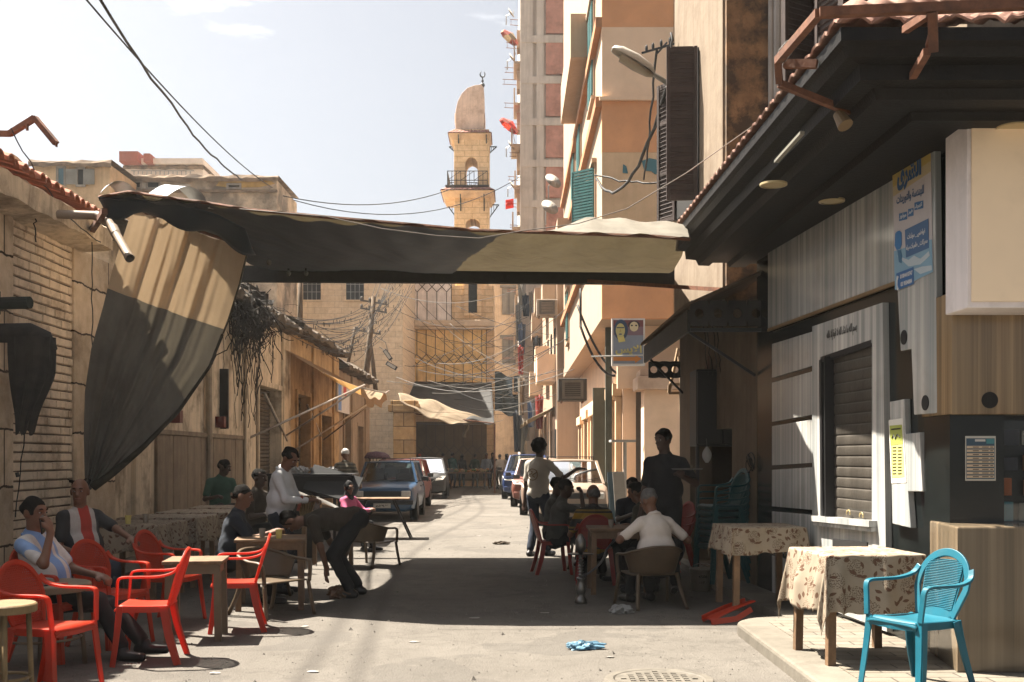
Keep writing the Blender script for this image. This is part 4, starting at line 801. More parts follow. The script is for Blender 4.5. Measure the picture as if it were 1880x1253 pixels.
b = MB(); q = P(1050, 700, 33); b.box(q.x - .25, q.x + .4, 33, 33.4, q.z - .5, q.z + .5); 
rr = random.Random(33); LC = [(.25, .23, .2), (.05, .06, .08), (.35, .33, .3), (.12, .16, .24), (.22, .18, .14), (.04, .04, .045), (.3, .06, .05)]
for k in range(14):
    px, py = [(958, 545), (966, 560), (952, 590), (958, 620), (978, 560), (983, 590), (956, 660), (962, 800), (950, 790), (968, 790), (975, 760), (957, 725), (985, 640), (990, 755)][k]
    Y = 59.5 - k*.9; q = P(px, py, Y); hgt = rr.uniform(.8, 2.0); wd = rr.uniform(.3, .55); ph = rr.uniform(0, 6)
    b = MB(); b.grid(lambda u, v: q + Vector((.05*math.sin(v*5 + ph) + .05*math.sin(u*7), wd*(u - .5)*2, .5*hgt - hgt*v)) , 8, 8); b.grid(lambda u, v: q + Vector((wd*(u - .5)*(1 - .3*v), .05*math.sin(u*9 + ph), .45*hgt - hgt*v)), 8, 8)
    tag(b.build('laundry', M('laundry_%d' % (k % 7), LC[k % 7], .9, .1)), ['white sheet', 'dark cloth', 'grey cloth', 'navy cloth', 'cream cloth', 'black cloth', 'red cloth'][k % 7] + ' drying on the right row at ' + ['the top beside the brown shutters', 'the second line from the top', 'the level of the mosque ledge', 'the middle balcony line', 'the upper balcony corner', 'the balcony edge below the beam', 'the low dark balcony', 'the lowest line above the cars', 'the lowest line by the dark lane', 'the low line beside the pilasters', 'the line under the white balcony', 'the line beside the dark lane mouth', 'the line left of the air conditioner', 'the line right of the white balcony'][k], 'laundry', 'laundry hanging on the right row')
for k in range(4):
    y0 = 43.5 + k*3.6; a0 = Vector((fx(y0), y0, 3.5)); b = MB(); b.grid(lambda u, v: a0 + Vector((-1.1*v, 2.2*u, -.5*v - .12*math.sin(math.pi*u)*v + .04*math.sin(u*14))), 12, 8)
    tag(b.build('shop_awning', [CLOTH, BEIC, CLOTH, TARPG][k], smooth=True, solid=.01), ['cream shop awning nearest the orange building corner', 'beige shop awning second from the orange building', 'third cream shop awning down the right row', 'grey shop awning deepest in the right row'][k], 'awning', 'shop awnings on the right row')
# ------------------------------------------------------------------ right near: old upper building
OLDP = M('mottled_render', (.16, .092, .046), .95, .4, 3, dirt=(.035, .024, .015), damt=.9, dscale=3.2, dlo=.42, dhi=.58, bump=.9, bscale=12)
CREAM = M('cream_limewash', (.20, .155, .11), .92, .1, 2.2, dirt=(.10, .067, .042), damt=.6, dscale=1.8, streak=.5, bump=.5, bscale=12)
wl = lambda y: 3.701 - .085*y
NW = Vector((-1, -.085, 0)).normalized(); UW = Vector((-.085, 1, 0)).normalized()
def W(px, py, off=0.0):
    Y = 3.701/((px - CX)/F + .085); return P(px, py, Y) + NW*off
up = thing('old_corner_building', 'old limewashed building with mottled brown side wall above the tiled eave', 'building', (4, 13, 3.4))
b = MB(); b.prism([(wl(13.3), 13.3, 3.3), (wl(15.8), 15.8, 3.3), (8, 15.8, 3.3), (8, 13.3, 3.3)], (0, 0, 9)); b.build('wall', CREAM, up, True)
b = MB(); b.box(wl(13.3) + .03, 3.3, 13.2, 13.296, 3.3, 12.3); b.build('side_wall', OLDP, up, True)
b = MB(); b.box(3.3, 8, 7.9, 13.19, 3.75, 12.3); b.build('upper_storey', CREAM, up, True)
b = MB(); b.tube([(3.2, 13.1, 4), (3.2, 13.1, 12)], .06, 10); b.tube([(3.12, 13.12, 4), (3.12, 13.12, 12)], .035, 8); b.build('downpipe', M('grey_pipe', (.22, .21, .2), .6, .2), up, True)
BSH = M('brown_shutter', (.035, .022, .018), .65, .3, 6, bump=.2)
def shleaf(o, u, wd, z0, z1, name='shutter'):
    b = MB(); o = Vector(o); u = Vector(u).normalized(); n = u.cross(Vector((0, 0, 1)))
    for a, c_ in ((0, .06), (wd - .06, wd)): b.beam(o + u*(a + c_)/2 + Vector((0, 0, z0)), o + u*(a + c_)/2 + Vector((0, 0, z1)), .06, .045, u)
    for z in (z0, z0 + (z1 - z0)*.35, z0 + (z1 - z0)*.7, z1 - .07): b.beam(o + u*.06 + Vector((0, 0, z + .035)), o + u*(wd - .06) + Vector((0, 0, z + .035)), .07, .04, n)
    k = int((z1 - z0)/.06)
    for i in range(k): 
        c_ = o + u*(wd/2) + Vector((0, 0, z0 + (i + .5)*(z1 - z0)/k)); m = Matrix((u, n, Vector((0, 0, 1)))).transposed() @ Matrix.Rotation(.6, 3, 'X'); b.cbox(c_, (wd - .12, .05, .012), m)
    b.cbox(o + u*(wd/2) + Vector((0, 0, (z0 + z1)/2)), (wd - .1, .006, z1 - z0 - .02), Matrix((u, n, Vector((0, 0, 1)))).transposed()); return b
def lit(px, Yv=None): return 3.701/((px - CX)/F + .085)
yh = lit(1284); z0s, z1s = 4.9, 6.93
f = MB(); f.prism([W(1246, 0) * 1.0, W(1282, 0) * 1.0, W(1282, 0) + NW*.02, W(1246, 0) + NW*.02], (0, 0, 0.01))
b = MB(); y2 = lit(1244); b.prism([(wl(yh) - .015, yh + .02, z0s), (wl(y2) - .015, y2, z0s), (wl(y2) - .015, y2, z1s), (wl(yh) - .015, yh + .02, z1s)], (.012, 0, 0)); wn = b.build('window', DARK, up, True)
shleaf((wl(yh) - .02, yh, 0), (-1, .06, 0), .42, z0s, z1s).build('shutter', BSH, wn, True)
shleaf((wl(y2) - .02, y2, 0), (-.5, .86, 0), .42, z0s, z1s).build('shutter', BSH, wn, True)
for y in (9.2, 11.2):
    b = MB(); b.box(3.27, 3.3, y - .5, y + .5, 4.9, 7.2); wn = b.build('window', DARK, up, True); shleaf((3.26, y - .5, 0), (-.3, 1, 0), .48, 4.9, 7.2).build('shutter', BSH, wn, True); shleaf((3.26, y + .5, 0), (-.85, -.5, 0), .48, 4.9, 7.2).build('shutter', BSH, wn, True)
# lower dim wall beyond the marble shop
lw = thing('shaded_shop_building', 'dim plaster ground floor beside the marble shop under the tin awning', 'building', (4, 14, 0))
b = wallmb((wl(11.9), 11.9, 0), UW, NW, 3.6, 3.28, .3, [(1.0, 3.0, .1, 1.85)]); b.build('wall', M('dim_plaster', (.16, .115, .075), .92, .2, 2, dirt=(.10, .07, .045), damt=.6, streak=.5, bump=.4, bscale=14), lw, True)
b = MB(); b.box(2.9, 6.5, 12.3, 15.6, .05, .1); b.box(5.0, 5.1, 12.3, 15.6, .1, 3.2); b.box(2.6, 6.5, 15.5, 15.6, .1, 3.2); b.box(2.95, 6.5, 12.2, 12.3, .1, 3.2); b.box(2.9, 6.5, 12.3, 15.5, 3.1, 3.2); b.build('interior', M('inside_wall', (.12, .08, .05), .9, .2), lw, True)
for k, (px, py) in enumerate(((1302, 672),)):
    text_mb(ar('البن'), .26, frame(W(1300, 674, .02), UW*-1), .03, .26).build('painted_writing', M('faded_red', (.12, .045, .03), .8), lw, True)
# corrugated tin awning with punched fascia
ta = thing('tin_awning', 'corrugated tin awning with round holes in its dark fascia, right of the painted sign', 'awning', (2.3, 14, 3.0))
b = MB(); b.grid(lambda u, v: Vector((1.86 + .95*v - .35*0, 11.75 + 4.0*u, 3.13 + .42*v + .022*math.sin(u*2*math.pi*42))), 336, 3); b.build('tin_sheet', M('rusty_tin', (.14, .10, .07), .7, .35, 5, dirt=(.05, .035, .025), bump=.3, metal=.2), ta, True, solid=.004)
b = MB(); b.box(1.9, 1.93, 11.8, 15.7, 2.86, 3.1); b.build('fascia', M('fascia_dark', (.022, .02, .018), .7, .3), ta, True)
def holed(mb, x0, x1, z0, z1, y, holes, r):
    n = 16; xs = [x0 + (x1 - x0)*i/holes for i in range(holes + 1)]
    for i in range(holes):
        cx, cz = (xs[i] + xs[i+1])/2, (z0 + z1)/2; o = []; q = []
        for k in range(n):
            a = 2*math.pi*(k + .5)/n; c_, s_ = math.cos(a), math.sin(a); t_ = min((xs[i+1] - xs[i])/2/abs(c_) if abs(c_) > 1e-6 else 9, (z1 - z0)/2/abs(s_) if abs(s_) > 1e-6 else 9)
            o.append((cx + c_*t_, y, cz + s_*t_)); q.append((cx + c_*r, y, cz + s_*r))
        mb.ring(o, q, (0, .02, 0))
b = MB(); holed(b, 1.93, 2.75, 2.92, 3.2, 11.8, 4, .05); b.build('punched_board', MATS['fascia_dark'], ta, True); b = MB(); holed(b, 1.93, 2.38, 2.62, 2.86, 15.4, 3, .05); b.build('punched_board', MATS['fascia_dark'], ta, True)
b = MB(); b.box(1.93, 2.72, 11.78, 11.83, 2.86, 2.9); b.build('strut', BLACK, ta, True)
for yy in (12.0, 15.3): b = MB(); b.beam((1.92, yy, 2.9), (wl(yy), yy, 2.4), .03, .03); b.build('strut', BLACK, ta, True)
# black cabinet under the tin awning
kb_ = thing('black_cabinet', 'black double door cabinet hung on the wall under the tin awning', 'cabinet', (2.68, 13.6, 1.64))
b = MB(); b.box(2.30, 2.94, 13.6, 14.1, 1.64, 2.6); b.build('case', M('cabinet_black', (.008, .008, .008), .5, .2), kb_, True, bevel=.01)
b = MB(); b.box(2.31, 2.61, 13.56, 13.597, 1.67, 2.57); b.build('door', MATS['cabinet_black'], kb_, True, bevel=.008); b = MB(); b.box(2.63, 2.93, 13.56, 13.597, 1.67, 2.57); b.build('door', MATS['cabinet_black'], kb_, True, bevel=.008)
b = MB(); b.beam((2.35, 13.8, 1.64), (2.35, 13.8, .1), .04, .04); b.beam((2.9, 13.8, 1.64), (2.9, 13.8, .1), .04, .04); b.build('stand', BLACK, kb_, True)
t = thing('plastic_bag', 'white plastic bag hanging below the black cabinet', 'bag', tuple(P(1298, 850, 13.5))); b = MB()
b.grid(lambda u, v: Vector((.05*math.cos(u*6.283)*math.sin(math.pi*(.1 + .85*v))*(1 + .3*math.sin(u*19)), .04*math.sin(u*6.283)*math.sin(math.pi*(.1 + .85*v)), .2*v)), 20, 10); b.build('bag', M('bag_white', (.5, .5, .5), .4, .1, transl=.3), t, smooth=True); b = MB(); b.tube([(0, 0, .18), (0, .05, .3)], .004, 4); b.build('handle', WIREW, t)
t = thing('wall_lamp', 'small lit wall lamp inside the dim shop doorway', 'lamp', tuple(P(1367, 865, 12.9))); gl = NG('lamp_glow'); gl.b.inputs['Emission Color'].default_value = (1, .85, .6, 1); gl.b.inputs['Emission Strength'].default_value = 2.0
b = MB(); b.lathe([(.03, 0), (.05, .1), (.03, .14)], 12); b.build('shade', gl.out((.6, .5, .4), .5), t); b = MB(); b.tube([(0, 0, .14), (0, .1, .2)], .01, 5); b.build('bracket', BLACK, t)
# leaning timber easel frame by the orange pillar
t = thing('timber_frame', 'tall sunlit timber frame leaning beside the orange pillar', 'timber frame', (2.6, 17, 0)); b = MB()
TW = M('pale_timber', (.24, .17, .105), .8, .15, 8, dirt=(.28, .18, .1))
b.beam(P(1250, 655, 17), P(1272, 870, 16.6), .10, .07); b.beam(P(1245, 640, 17.05), P(1228, 722, 17), .04, .04); b.beam(P(1228, 722, 17), P(1250, 722, 17), .04, .04); b.beam(P(1229, 706, 17), P(1250, 706, 17), .04, .04); b.beam(P(1228, 722, 17), P(1229, 706, 17), .04, .04); b.beam(P(1250, 720, 17.0), P(1256, 905, 16.8), .06, .05); b.build('frame', TW, t, True)
for k, (px, col) in enumerate(((1143, (.26, .24, .215)), (1133, (.05, .08, .10)))):
    b = MB(); m = Matrix.Rotation(R(-4), 3, 'Y'); c_ = P(px, 925, 19.5 + .1*k); b.box(-.10, .10, -.02, .02, 0, 1.15, Matrix.Translation(Vector((c_.x, c_.y, .09))) @ m.to_4x4()); tag(b.build('door_panel', M('panel_%d' % k, col, .7, .1, dirt=sc3(col, .6))), ['white board leaning against the dark post', 'narrow blue board beside the white leaning board'][k], 'board')
b = MB(); c_ = P(1143, 810, 19.6); b.box(c_.x - .22, c_.x + .22, 19.4, 19.9, c_.z - .02, c_.z + .02); b.tube([(c_.x + .05, 19.65, .09), (c_.x + .05, 19.65, c_.z - .02)], .03, 8); tag(b.build('tall_stand', M('grey_board', (.35, .33, .3), .7)), 'tall thin stand with a flat top among the leaning boards', 'stand')
# ------------------------------------------------------------------ marble corner shop
MA = stripes_marble('grey_marble', (.62, .60, .565), (.25, .255, .25)); MBR = stripes_marble('brown_marble', (.36, .25, .14), (.12, .08, .045), dirt=(.08, .045, .02)); MB2 = stripes_marble('counter_marble', (.27, .205, .135), (.10, .074, .048), dens=.6)
GRAN = M('black_granite', (.007, .009, .009), .18, .3, 9, dirt=(.016, .018, .017), damt=.5, bump=.02, spec=.5)
ms_ = thing('marble_shop', 'corner shop clad in striped grey marble and black granite', 'shop', (3.4, 9, PV))
def slab(pts, off, th): 
    q = [W(x, y, off) for x, y in pts]; b = MB(); return b.prism(q, NW*th)
yn, yf = 7.6, 11.95
b = MB(); b.prism([(wl(yn), yn, 0), (wl(yf), yf, 0), (6, yf, 0), (6, yn, 0)], (0, 0, 3.7)); b.build('core', GRAN, ms_, True)
slab([(1415, 445), (1415, 607), (1663, 516), (1663, 262)], .002, .03).build('wall_panel', MA, ms_, True, bevel=.004)
b = MB()
q0, q1 = W(1415, 607, .03), W(1663, 516, .03); b.beam(q0, q1, .02, .03); b.build('panel_trim', M('brass_edge', (.20, .13, .06), .5, .2, metal=.3), ms_, True)
rows = [(632, 608, 694, 671), (703, 681, 775, 761), (783, 770, 855, 850), (863, 858, 930, 937), (939, 946, 1012, 1030), (1020, 1040, 1088, 1112)]
for a, c_, d, e in rows: slab([(1421, a), (1421, d), (1499, e), (1499, c_)], .002, .022).build('wall_panel', MA, ms_, True, bevel=.004)
# door surround and rolling shutter
slab([(1501, 600), (1501, 1110), (1516, 1114), (1516, 662), (1612, 630), (1612, 1150), (1640, 1160), (1632, 556)], .002, .05).build('door_surround', MA, ms_, True)
slab([(1516, 962), (1516, 1113), (1612, 1148), (1612, 972)], .002, .045).build('door_surround', MA, ms_, True)
slab([(1540, 990), (1540, 1004), (1604, 1012), (1604, 996)], .047, .01).build('vent_slot', DARK, ms_, True)
q = [W(1512, 952, .06), W(1622, 962, .06)]; b = MB(); b.beam(q[0], q[1], .12, .05); b.beam(q[0] + Vector((0, 0, -.045)), q[1] + Vector((0, 0, -.045)), .08, .035); b.build('sill', MA, ms_, True)
b = MB(); o = W(1612, 0, .012); ya, yb_ = lit(1612), lit(1516); bz, tz = W(1560, 955).z, W(1560, 645).z
shutter(b, (o.x, o.y, bz), UW, NW, (W(1516, 0, .012) - o).length, tz - bz + .1, .088, .010); b.build('rolling_shutter', M('shutter_dark', (.075, .066, .055), .5, .2, 4, dirt=(.03, .025, .02), streak=.5, metal=.3), ms_, True)
b = MB(); 
for pa, pb_ in (((1517, 661), (1611, 630)),): b.beam(W(*pa, .03), W(*pb_, .03), .05, .05)
b.beam(W(1518, 661, .03), W(1521, 950, .03), .05, .07, NW); b.beam(W(1534, 655, .045), W(1536, 950, .045), .02, .12, NW); b.build('shutter_rail', BLACK, ms_, True)
b = MB()
for px, py in ((1568, 943), (1592, 948)): c_ = W(px, py, .05); b.tube([c_ + UW*.035*math.cos(a) + Vector((0, 0, .03*math.sin(a))) for a in [R(-20 + 22*i) for i in range(11)]], .006, 6)
b.build('shutter_handle', M('brass', (.5, .4, .2), .35, .1, metal=.8), ms_, True)
text_mb(ar('بسم الله ما شاء الله لا قوة إلا بالله'), (W(1528, 615) - W(1584, 602)).length, frame(W(1556, 611, .056), -UW), .012, .105).build('lettering', M('letter_black', (.02, .018, .016), .5), ms_, True)
slab([(1645, 738), (1650, 962), (1684, 970), (1679, 903), (1706, 903), (1700, 794), (1674, 797), (1672, 733)], .002, .05).build('stepped_panel', MA, ms_, True, bevel=.006)
slab([(1664, 268), (1667, 530), (1673, 645), (1693, 641), (1698, 762), (1742, 759), (1736, 225)], .034, .05).build('corner_panel', MA, ms_, True, bevel=.006)
def wdisc(px, py, r, off): 
    b = MB(); c_ = W(px, py, off); return b.prism([c_ + UW*r*math.cos(2*math.pi*i/20) + Vector((0, 0, r*math.sin(2*math.pi*i/20))) for i in range(20)], NW*.004)
wdisc(1680, 620, .055, .085).build('round_vent', DARK, ms_, True); wdisc(1720, 740, .055, .085).build('round_vent', DARK, ms_, True)
# front face of the corner
b = MB(); b.box(2.97, 5.5, 7.36, 7.9, 1.79, 2.62); b.build('front_panel', MBR, ms_, True, bevel=.008)
b = MB(); c_ = P(1817, 735, 7.36); b.prism([c_ + Vector((.056*math.cos(2*math.pi*i/24), 0, .056*math.sin(2*math.pi*i/24))) for i in range(24)], (0, -.004, 0)); b.build('round_vent', DARK, ms_, True)
b = MB(); b.box(2.99, 3.36, 7.44, 7.9, 1.0, 1.787); b.box(3.36, 5.5, 7.75, 7.9, 1.0, 1.787); b.build('front_granite', GRAN, ms_, True)
b = MB(); b.box(3.365, 5.5, 7.70, 7.748, 1.05, 1.75); wnd = b.build('shop_window', DARK, ms_, True)
b = MB(); rr = random.Random(2)
for k in range(22):
    b.cur = rr.choice((0, 1, 2, 3, 3)); x = 3.375 + (k % 6)*.16 + rr.uniform(-.01, .03); z = 1.06 + (k//6)*.175; b.box(x, x + rr.uniform(.06, .13), 7.5 + rr.uniform(0, .06), 7.66, z, z + rr.uniform(.06, .15))
b.build('boxed_goods', [M('goods_teal', (.05, .22, .26), .5), M('goods_orange', (.4, .12, .04), .5), M('goods_white', (.45, .42, .36), .5), M('goods_dark', (.04, .04, .05), .5)], wnd, True)
b = MB(); b.box(3.37, 5.5, 7.46, 7.47, 1.05, 1.75); gg = NG('shop_glass'); gg.b.inputs['Transmission Weight'].default_value = 1; b.build('glass', gg.out((.9, .92, .92), .02), wnd, True)
b = MB(); b.prism([(2.99, 7.80, PV), (2.885, 7.06, PV), (5.5, 7.06, PV), (5.5, 7.80, PV)], (0, 0, .95)); b.build('counter', MB2, ms_, True, bevel=.012)
lbx = thing('light_box', 'blank cream light box sign on the marble shop corner', 'light box', (3.6, 7.2, 2.63))
b = MB(); b.box(2.925, 5.4, 7.0, 7.355, 2.46, 3.69); b.build('casing', M('box_lilac', (.74, .68, .67), .5, .06, dirt=(.36, .33, .31), streak=.2, bump=.02), lbx, True, bevel=.008)
b = MB(); b.box(2.95, 5.4, 6.985, 6.998, 2.50, 3.67); b.build('face_panel', M('box_cream', (.86, .68, .48), .55, .04, 2, dirt=(.45, .34, .23), damt=.3, bump=.02), lbx, True)
# eave: moulded fascia, soffit and clay tiles, mitred round the corner
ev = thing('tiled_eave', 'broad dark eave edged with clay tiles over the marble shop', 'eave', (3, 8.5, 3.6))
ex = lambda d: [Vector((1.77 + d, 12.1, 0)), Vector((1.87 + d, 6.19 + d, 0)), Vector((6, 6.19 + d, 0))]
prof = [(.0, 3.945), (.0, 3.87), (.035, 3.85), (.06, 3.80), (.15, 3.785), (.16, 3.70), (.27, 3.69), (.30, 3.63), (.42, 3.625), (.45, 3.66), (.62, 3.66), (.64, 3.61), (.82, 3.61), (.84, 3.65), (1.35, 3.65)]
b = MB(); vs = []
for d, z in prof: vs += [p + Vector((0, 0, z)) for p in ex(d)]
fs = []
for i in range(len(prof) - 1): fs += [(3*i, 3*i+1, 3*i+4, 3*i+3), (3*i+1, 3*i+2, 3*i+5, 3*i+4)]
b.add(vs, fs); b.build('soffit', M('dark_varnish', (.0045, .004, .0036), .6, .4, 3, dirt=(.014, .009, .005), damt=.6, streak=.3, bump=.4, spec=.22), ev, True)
b = MB(); rr = random.Random(8)
b.grid(lambda u, v: ex(-.03 + 1.3*v)[0].lerp(ex(-.03 + 1.3*v)[1], u) + Vector((0, 0, 3.965 + .62*v + .026*abs(math.sin(u*math.pi*34)) - .03*((v*5) % 1) + rr.uniform(-.008, .008))), 272, 15)
b.grid(lambda u, v: ex(-.03 + 1.3*v)[1].lerp(ex(-.03 + 1.3*v)[2], u) + Vector((0, 0, 3.965 + .62*v + .034*abs(math.sin(u*math.pi*22)) - .03*((v*5) % 1) + rr.uniform(-.008, .008))), 176, 15)
CLT = M('clay_tile', (.25, .135, .10), .8, .3, 9, dirt=(.27, .205, .145), damt=.55, dscale=4, bump=.4)
b.build('tile_slope', CLT, ev, True, solid=.015)
b = MB()
for k in range(6):
    a = ex(.10 + k*.19)[1] + Vector((0, 0, 4.03 + k*.092)); c2 = ex(.33 + k*.19)[1] + Vector((0, 0, 4.10 + k*.092)); b.tube([a, c2], [.11, .085], 12)
b.build('ridge_tile', CLT, ev, True, smooth=True)
for px, py in ((1420, 342), (1527, 372)):
    pz = 3.60; Y = (pz - EYE)*F/(HZ - py); c_ = P(px, py, Y); b = MB(); b.lathe([(.085, 0), (.105, .004), (.105, .02), (.085, .02)], 28, c=(c_.x, c_.y, pz), caps=False); b.lathe([(.001, .006), (.084, .006)], 28, c=(c_.x, c_.y, pz), caps=False); b.build('downlight', M('downlight_cream', (.45, .36, .2), .35, .1, metal=.3), ev, True)
b = MB(); b.lathe([(.001, .006), (.085, .006), (.105, 0), (.105, .02)], 28, c=(3.2, 6.95, 3.6), caps=False); b.build('downlight', MATS['downlight_cream'], ev, True)
b = MB(); a0 = P(1425, 297, 7.75); b.beam(a0, P(1473, 244, 7.05), .03, .02); b.build('tube_lamp', M('tube_white', (.16, .15, .12), .4), ev, True)
# rusty frame in front of the eave
rf = thing('rusty_frame', 'rusty angle iron frame projecting in front of the tiled eave', 'frame', (2.2, 6, 3.7)); b = MB()
A, B_, C_, D2, E2 = P(1428, 112, 6.7), P(1504, 24, 5.85), P(1990, 4, 5.75), P(1431, 154, 6.75), P(1560, 206, 6.9)
b.beam(A, B_, .045, .045); b.beam(B_, C_, .05, .05); b.beam(A, D2, .04, .04); b.beam(D2, E2, .04, .04); b.beam(P(1712, 22, 5.8), P(1714, 95, 5.9), .05, .05); b.beam(P(1714, 50, 5.85), P(1704, 85, 6.0), .03, .03); b.beam(P(1702, 95, 5.95), P(1676, 140, 6.3), .04, .04); b.beam(P(1440, 118, 6.7), P(1500, 118, 6.6), .04, .05); b.beam(P(1712, 22, 5.8), P(1662, 55, 6.1), .04, .04); b.build('angle_iron', RUST, rf, True)
b = MB()
for k in range(3): c_ = P(1450 - k*5, 85 + k*6, 6.6); b.tube([c_ + Vector((.03*math.cos(a), .01*a, .04*math.sin(a))) for a in [i*.5 for i in range(13)]], .005, 5)
b.build('wire_wrap', WIREW, rf, True)
sp_ = thing('spot_lamp', 'small dusty spotlight on a bracket under the eave corner', 'lamp', tuple(P(1545, 215, 6.9))); b = MB(); b.tube([(0, 0, .1), (0, 0, .02)], .02, 8); b.tube([(-.02, 0, .02), (.01, -.05, -.07)], [.035, .05], 14); b.build('lamp_head', M('dusty_brass', (.12, .08, .04), .6, .3), sp_); b = MB(); b.beam((0, 0, .08), (-.1, .02, .1), .02, .02); b.build('bracket', BLACK, sp_)
# posters and papers
ALB_ = ALB; po = thing('water_poster', 'tall blue and yellow Arabic poster for pumps on the marble panel', 'poster', tuple(W(1697, 530, .09)))
def pw(px, py, o=0.0): return W(px, py, .086 + o)
def ppatch(nm, pts, col, o=.0, rough=.45):
    b = MB(); b.prism([pw(x, y, o) for x, y in pts], NW*.0015); return b.build(nm, M('poster_' + nm, col, rough, .06, bump=0), po, True)
ppatch('sheet', [(1659, 318), (1664, 533), (1735, 500), (1730, 266)], (.44, .40, .40)); ppatch('yellow_top', [(1659, 318), (1660, 345), (1731, 296), (1730, 266)], (.40, .29, .08), .002); ppatch('yellow_fade', [(1660, 345), (1660.5, 362), (1731, 316), (1731, 296)], (.42, .34, .20), .002)
ppatch('water_band', [(1662, 462), (1664, 533), (1735, 500), (1733, 440)], (.17, .30, .40), .002)
for pts in ([(1668, 470), (1690, 478), (1700, 470), (1712, 476), (1728, 462), (1730, 470), (1712, 486), (1690, 490)], [(1700, 495), (1715, 490), (1733, 488), (1734, 496), (1712, 504)]): ppatch('foam', pts, (.38, .44, .48), .004)
ppatch('blue_box', [(1683, 423), (1685, 474), (1728, 456), (1727, 402)], (.035, .10, .22), .004); ppatch('phone_box', [(1667, 503), (1668, 534), (1700, 522), (1699, 491)], (.03, .11, .27), .005)
for (x0, x1, y0, y1) in ((1672, 1687, 393, 408), (1689, 1699, 385, 399), (1701, 1717, 373, 389)):
    s_ = -(y0 - y1 + 15)*0; k = -.5; ppatch('pill', [(x0, y0), (x0, y0 + 14), (x1, y0 + 14 + k*(x1 - x0)*.5), (x1, y0 + k*(x1 - x0)*.5)], (.03, .12, .27), .004)
ppatch('pump', [(1665, 430), (1664, 452), (1668, 460), (1674, 458), (1677, 450), (1677, 428), (1673, 424), (1668, 426)], (.02, .14, .34), .005); ppatch('pump_foot', [(1669, 460), (1672, 482), (1677, 484), (1678, 470), (1675, 460)], (.03, .12, .22), .005)
def ptext(s, a, c_, hpx, col, nm, bold=.02, o=.007, ara=True):
    p, q = pw(*a, o), pw(*c_, o); xd = (q - p); wd = xd.length; Y = (p.y + q.y)/2; xd.normalize()
    text_mb(ar(s) if ara else s, wd, frame((p + q)/2, xd), bold, hpx*Y/F, .001).build(nm, M('ink_' + col, {'navy': (.03, .09, .20), 'white': (.55, .56, .58)}[col], .5, .05, bump=0), po, True)
ptext('الشرق', (1669, 330), (1714, 306), 54, 'navy', 'title', .05); ptext('للهندسة والتوريدات', (1668, 370), (1719, 350), 21, 'navy', 'lettering')
ptext('موتور', (1674, 399), (1686, 396), 9, 'white', 'lettering'); ptext('فيز', (1690, 391), (1698, 388), 8, 'white', 'lettering'); ptext('كهرباء', (1702, 381), (1716, 376), 9, 'white', 'lettering')
ptext('غواطس _ مولدات', (1688, 437), (1722, 425), 12, 'white', 'lettering'); ptext('محركات _ طلمبات مياه', (1686, 457), (1726, 443), 12, 'white', 'lettering'); ptext('01004410747', (1675, 509), (1698, 501), 8, 'white', 'phone_number', .02, .008, False); ptext('03 9504884', (1676, 523), (1697, 516), 8, 'white', 'phone_number', .02, .008, False)
b = MB(); c_ = pw(1671, 520, .008); b.tube([c_ + Vector((0, 0, .05)), c_ - UW*.0 + UW*.018 + Vector((0, 0, .02)), c_ + UW*.018 + Vector((0, 0, -.02)), c_ + Vector((0, 0, -.05))], [.011, .006, .006, .011], 6); b.build('phone_icon', MATS['ink_white'], po, True)
nt_ = thing('yellow_notice', 'narrow yellow green notice taped to the stepped marble panel', 'notice', tuple(W(1660, 883, .055)))
def np_(nm, pts, col, o=.0):
    b = MB(); b.prism([W(x, y, .054 + o) for x, y in pts], NW*.001); return b.build(nm, M('notice_' + nm, col, .6, .06, bump=0), nt_, True)
np_('paper', [(1644, 772), (1649, 888), (1677, 886), (1670, 768)], (.55, .53, .48)); np_('green_band', [(1646, 782), (1648, 818), (1671, 815), (1669, 780)], (.28, .31, .07), .002); np_('yellow_field', [(1648, 819), (1650, 878), (1674, 876), (1671, 816)], (.55, .52, .17), .002)
b = MB()
for k in range(9):
    for x0 in (1652, 1662): b.beam(W(x0, 822 + k*6, .059), W(x0 + 7, 821.5 + k*6, .059), .002, .006)
b.beam(W(1650, 789, .059), W(1667, 787, .059), .002, .010); b.tube([W(1651, 805, .059), W(1654, 799, .059), W(1657, 806, .059), W(1661, 798, .059), W(1666, 803, .059)], .005, 4); b.build('lettering', MATS['letter_black'], nt_, True)
t = thing('white_paper', 'torn white sheet of paper on the black granite', 'paper', tuple(W(1725, 880, .03))); b = MB(); pts = [(1712, 803), (1716, 845), (1720, 882), (1738, 873), (1733, 840), (1730, 794)]; b.prism([W(x, y, .012 + .01*(i % 2)) for i, (x, y) in enumerate(pts)], NW*.001); b.build('sheet', M('paper_lilac', (.50, .47, .50), .7, .03), t, True)
b = MB(); rr = random.Random(4)
for k in range(26):
    px, py = rr.choice([(1722, 890), (1728, 905), (1733, 892), (1718, 905), (1737, 830), (1722, 786)]); px += rr.uniform(-8, 8); py += rr.uniform(-9, 9); b.prism([W(px + rr.uniform(-4, 4), py + rr.uniform(-4, 4), .004) for _ in range(4)], NW*.0006)
b.build('torn_scrap', M('scrap', (.40, .38, .34), .8), t, True)
t = thing('price_list', 'framed striped price list sticker on the black shop front', 'price list', tuple(P(1800, 882, 7.43)))
def fp(nm, x0, x1, y0, y1, col, d):
    b = MB(); a, c_ = P(x0, y1, 7.435 - d), P(x1, y0, 7.435 - d); b.box(a.x, c_.x, a.y - .001, a.y, a.z, c_.z); return b.build(nm, M('price_' + nm, col, .5, .05, bump=0), t, True)
fp('sheet', 1772, 1828, 801, 883, (.45, .42, .36), 0); fp('navy_field', 1774, 1826, 805, 880, (.03, .06, .09), .002)
for k in range(9): fp('price_row', 1775, 1825, 819 + k*6.8, 823.5 + k*6.8, (.46, .36, .25), .004)
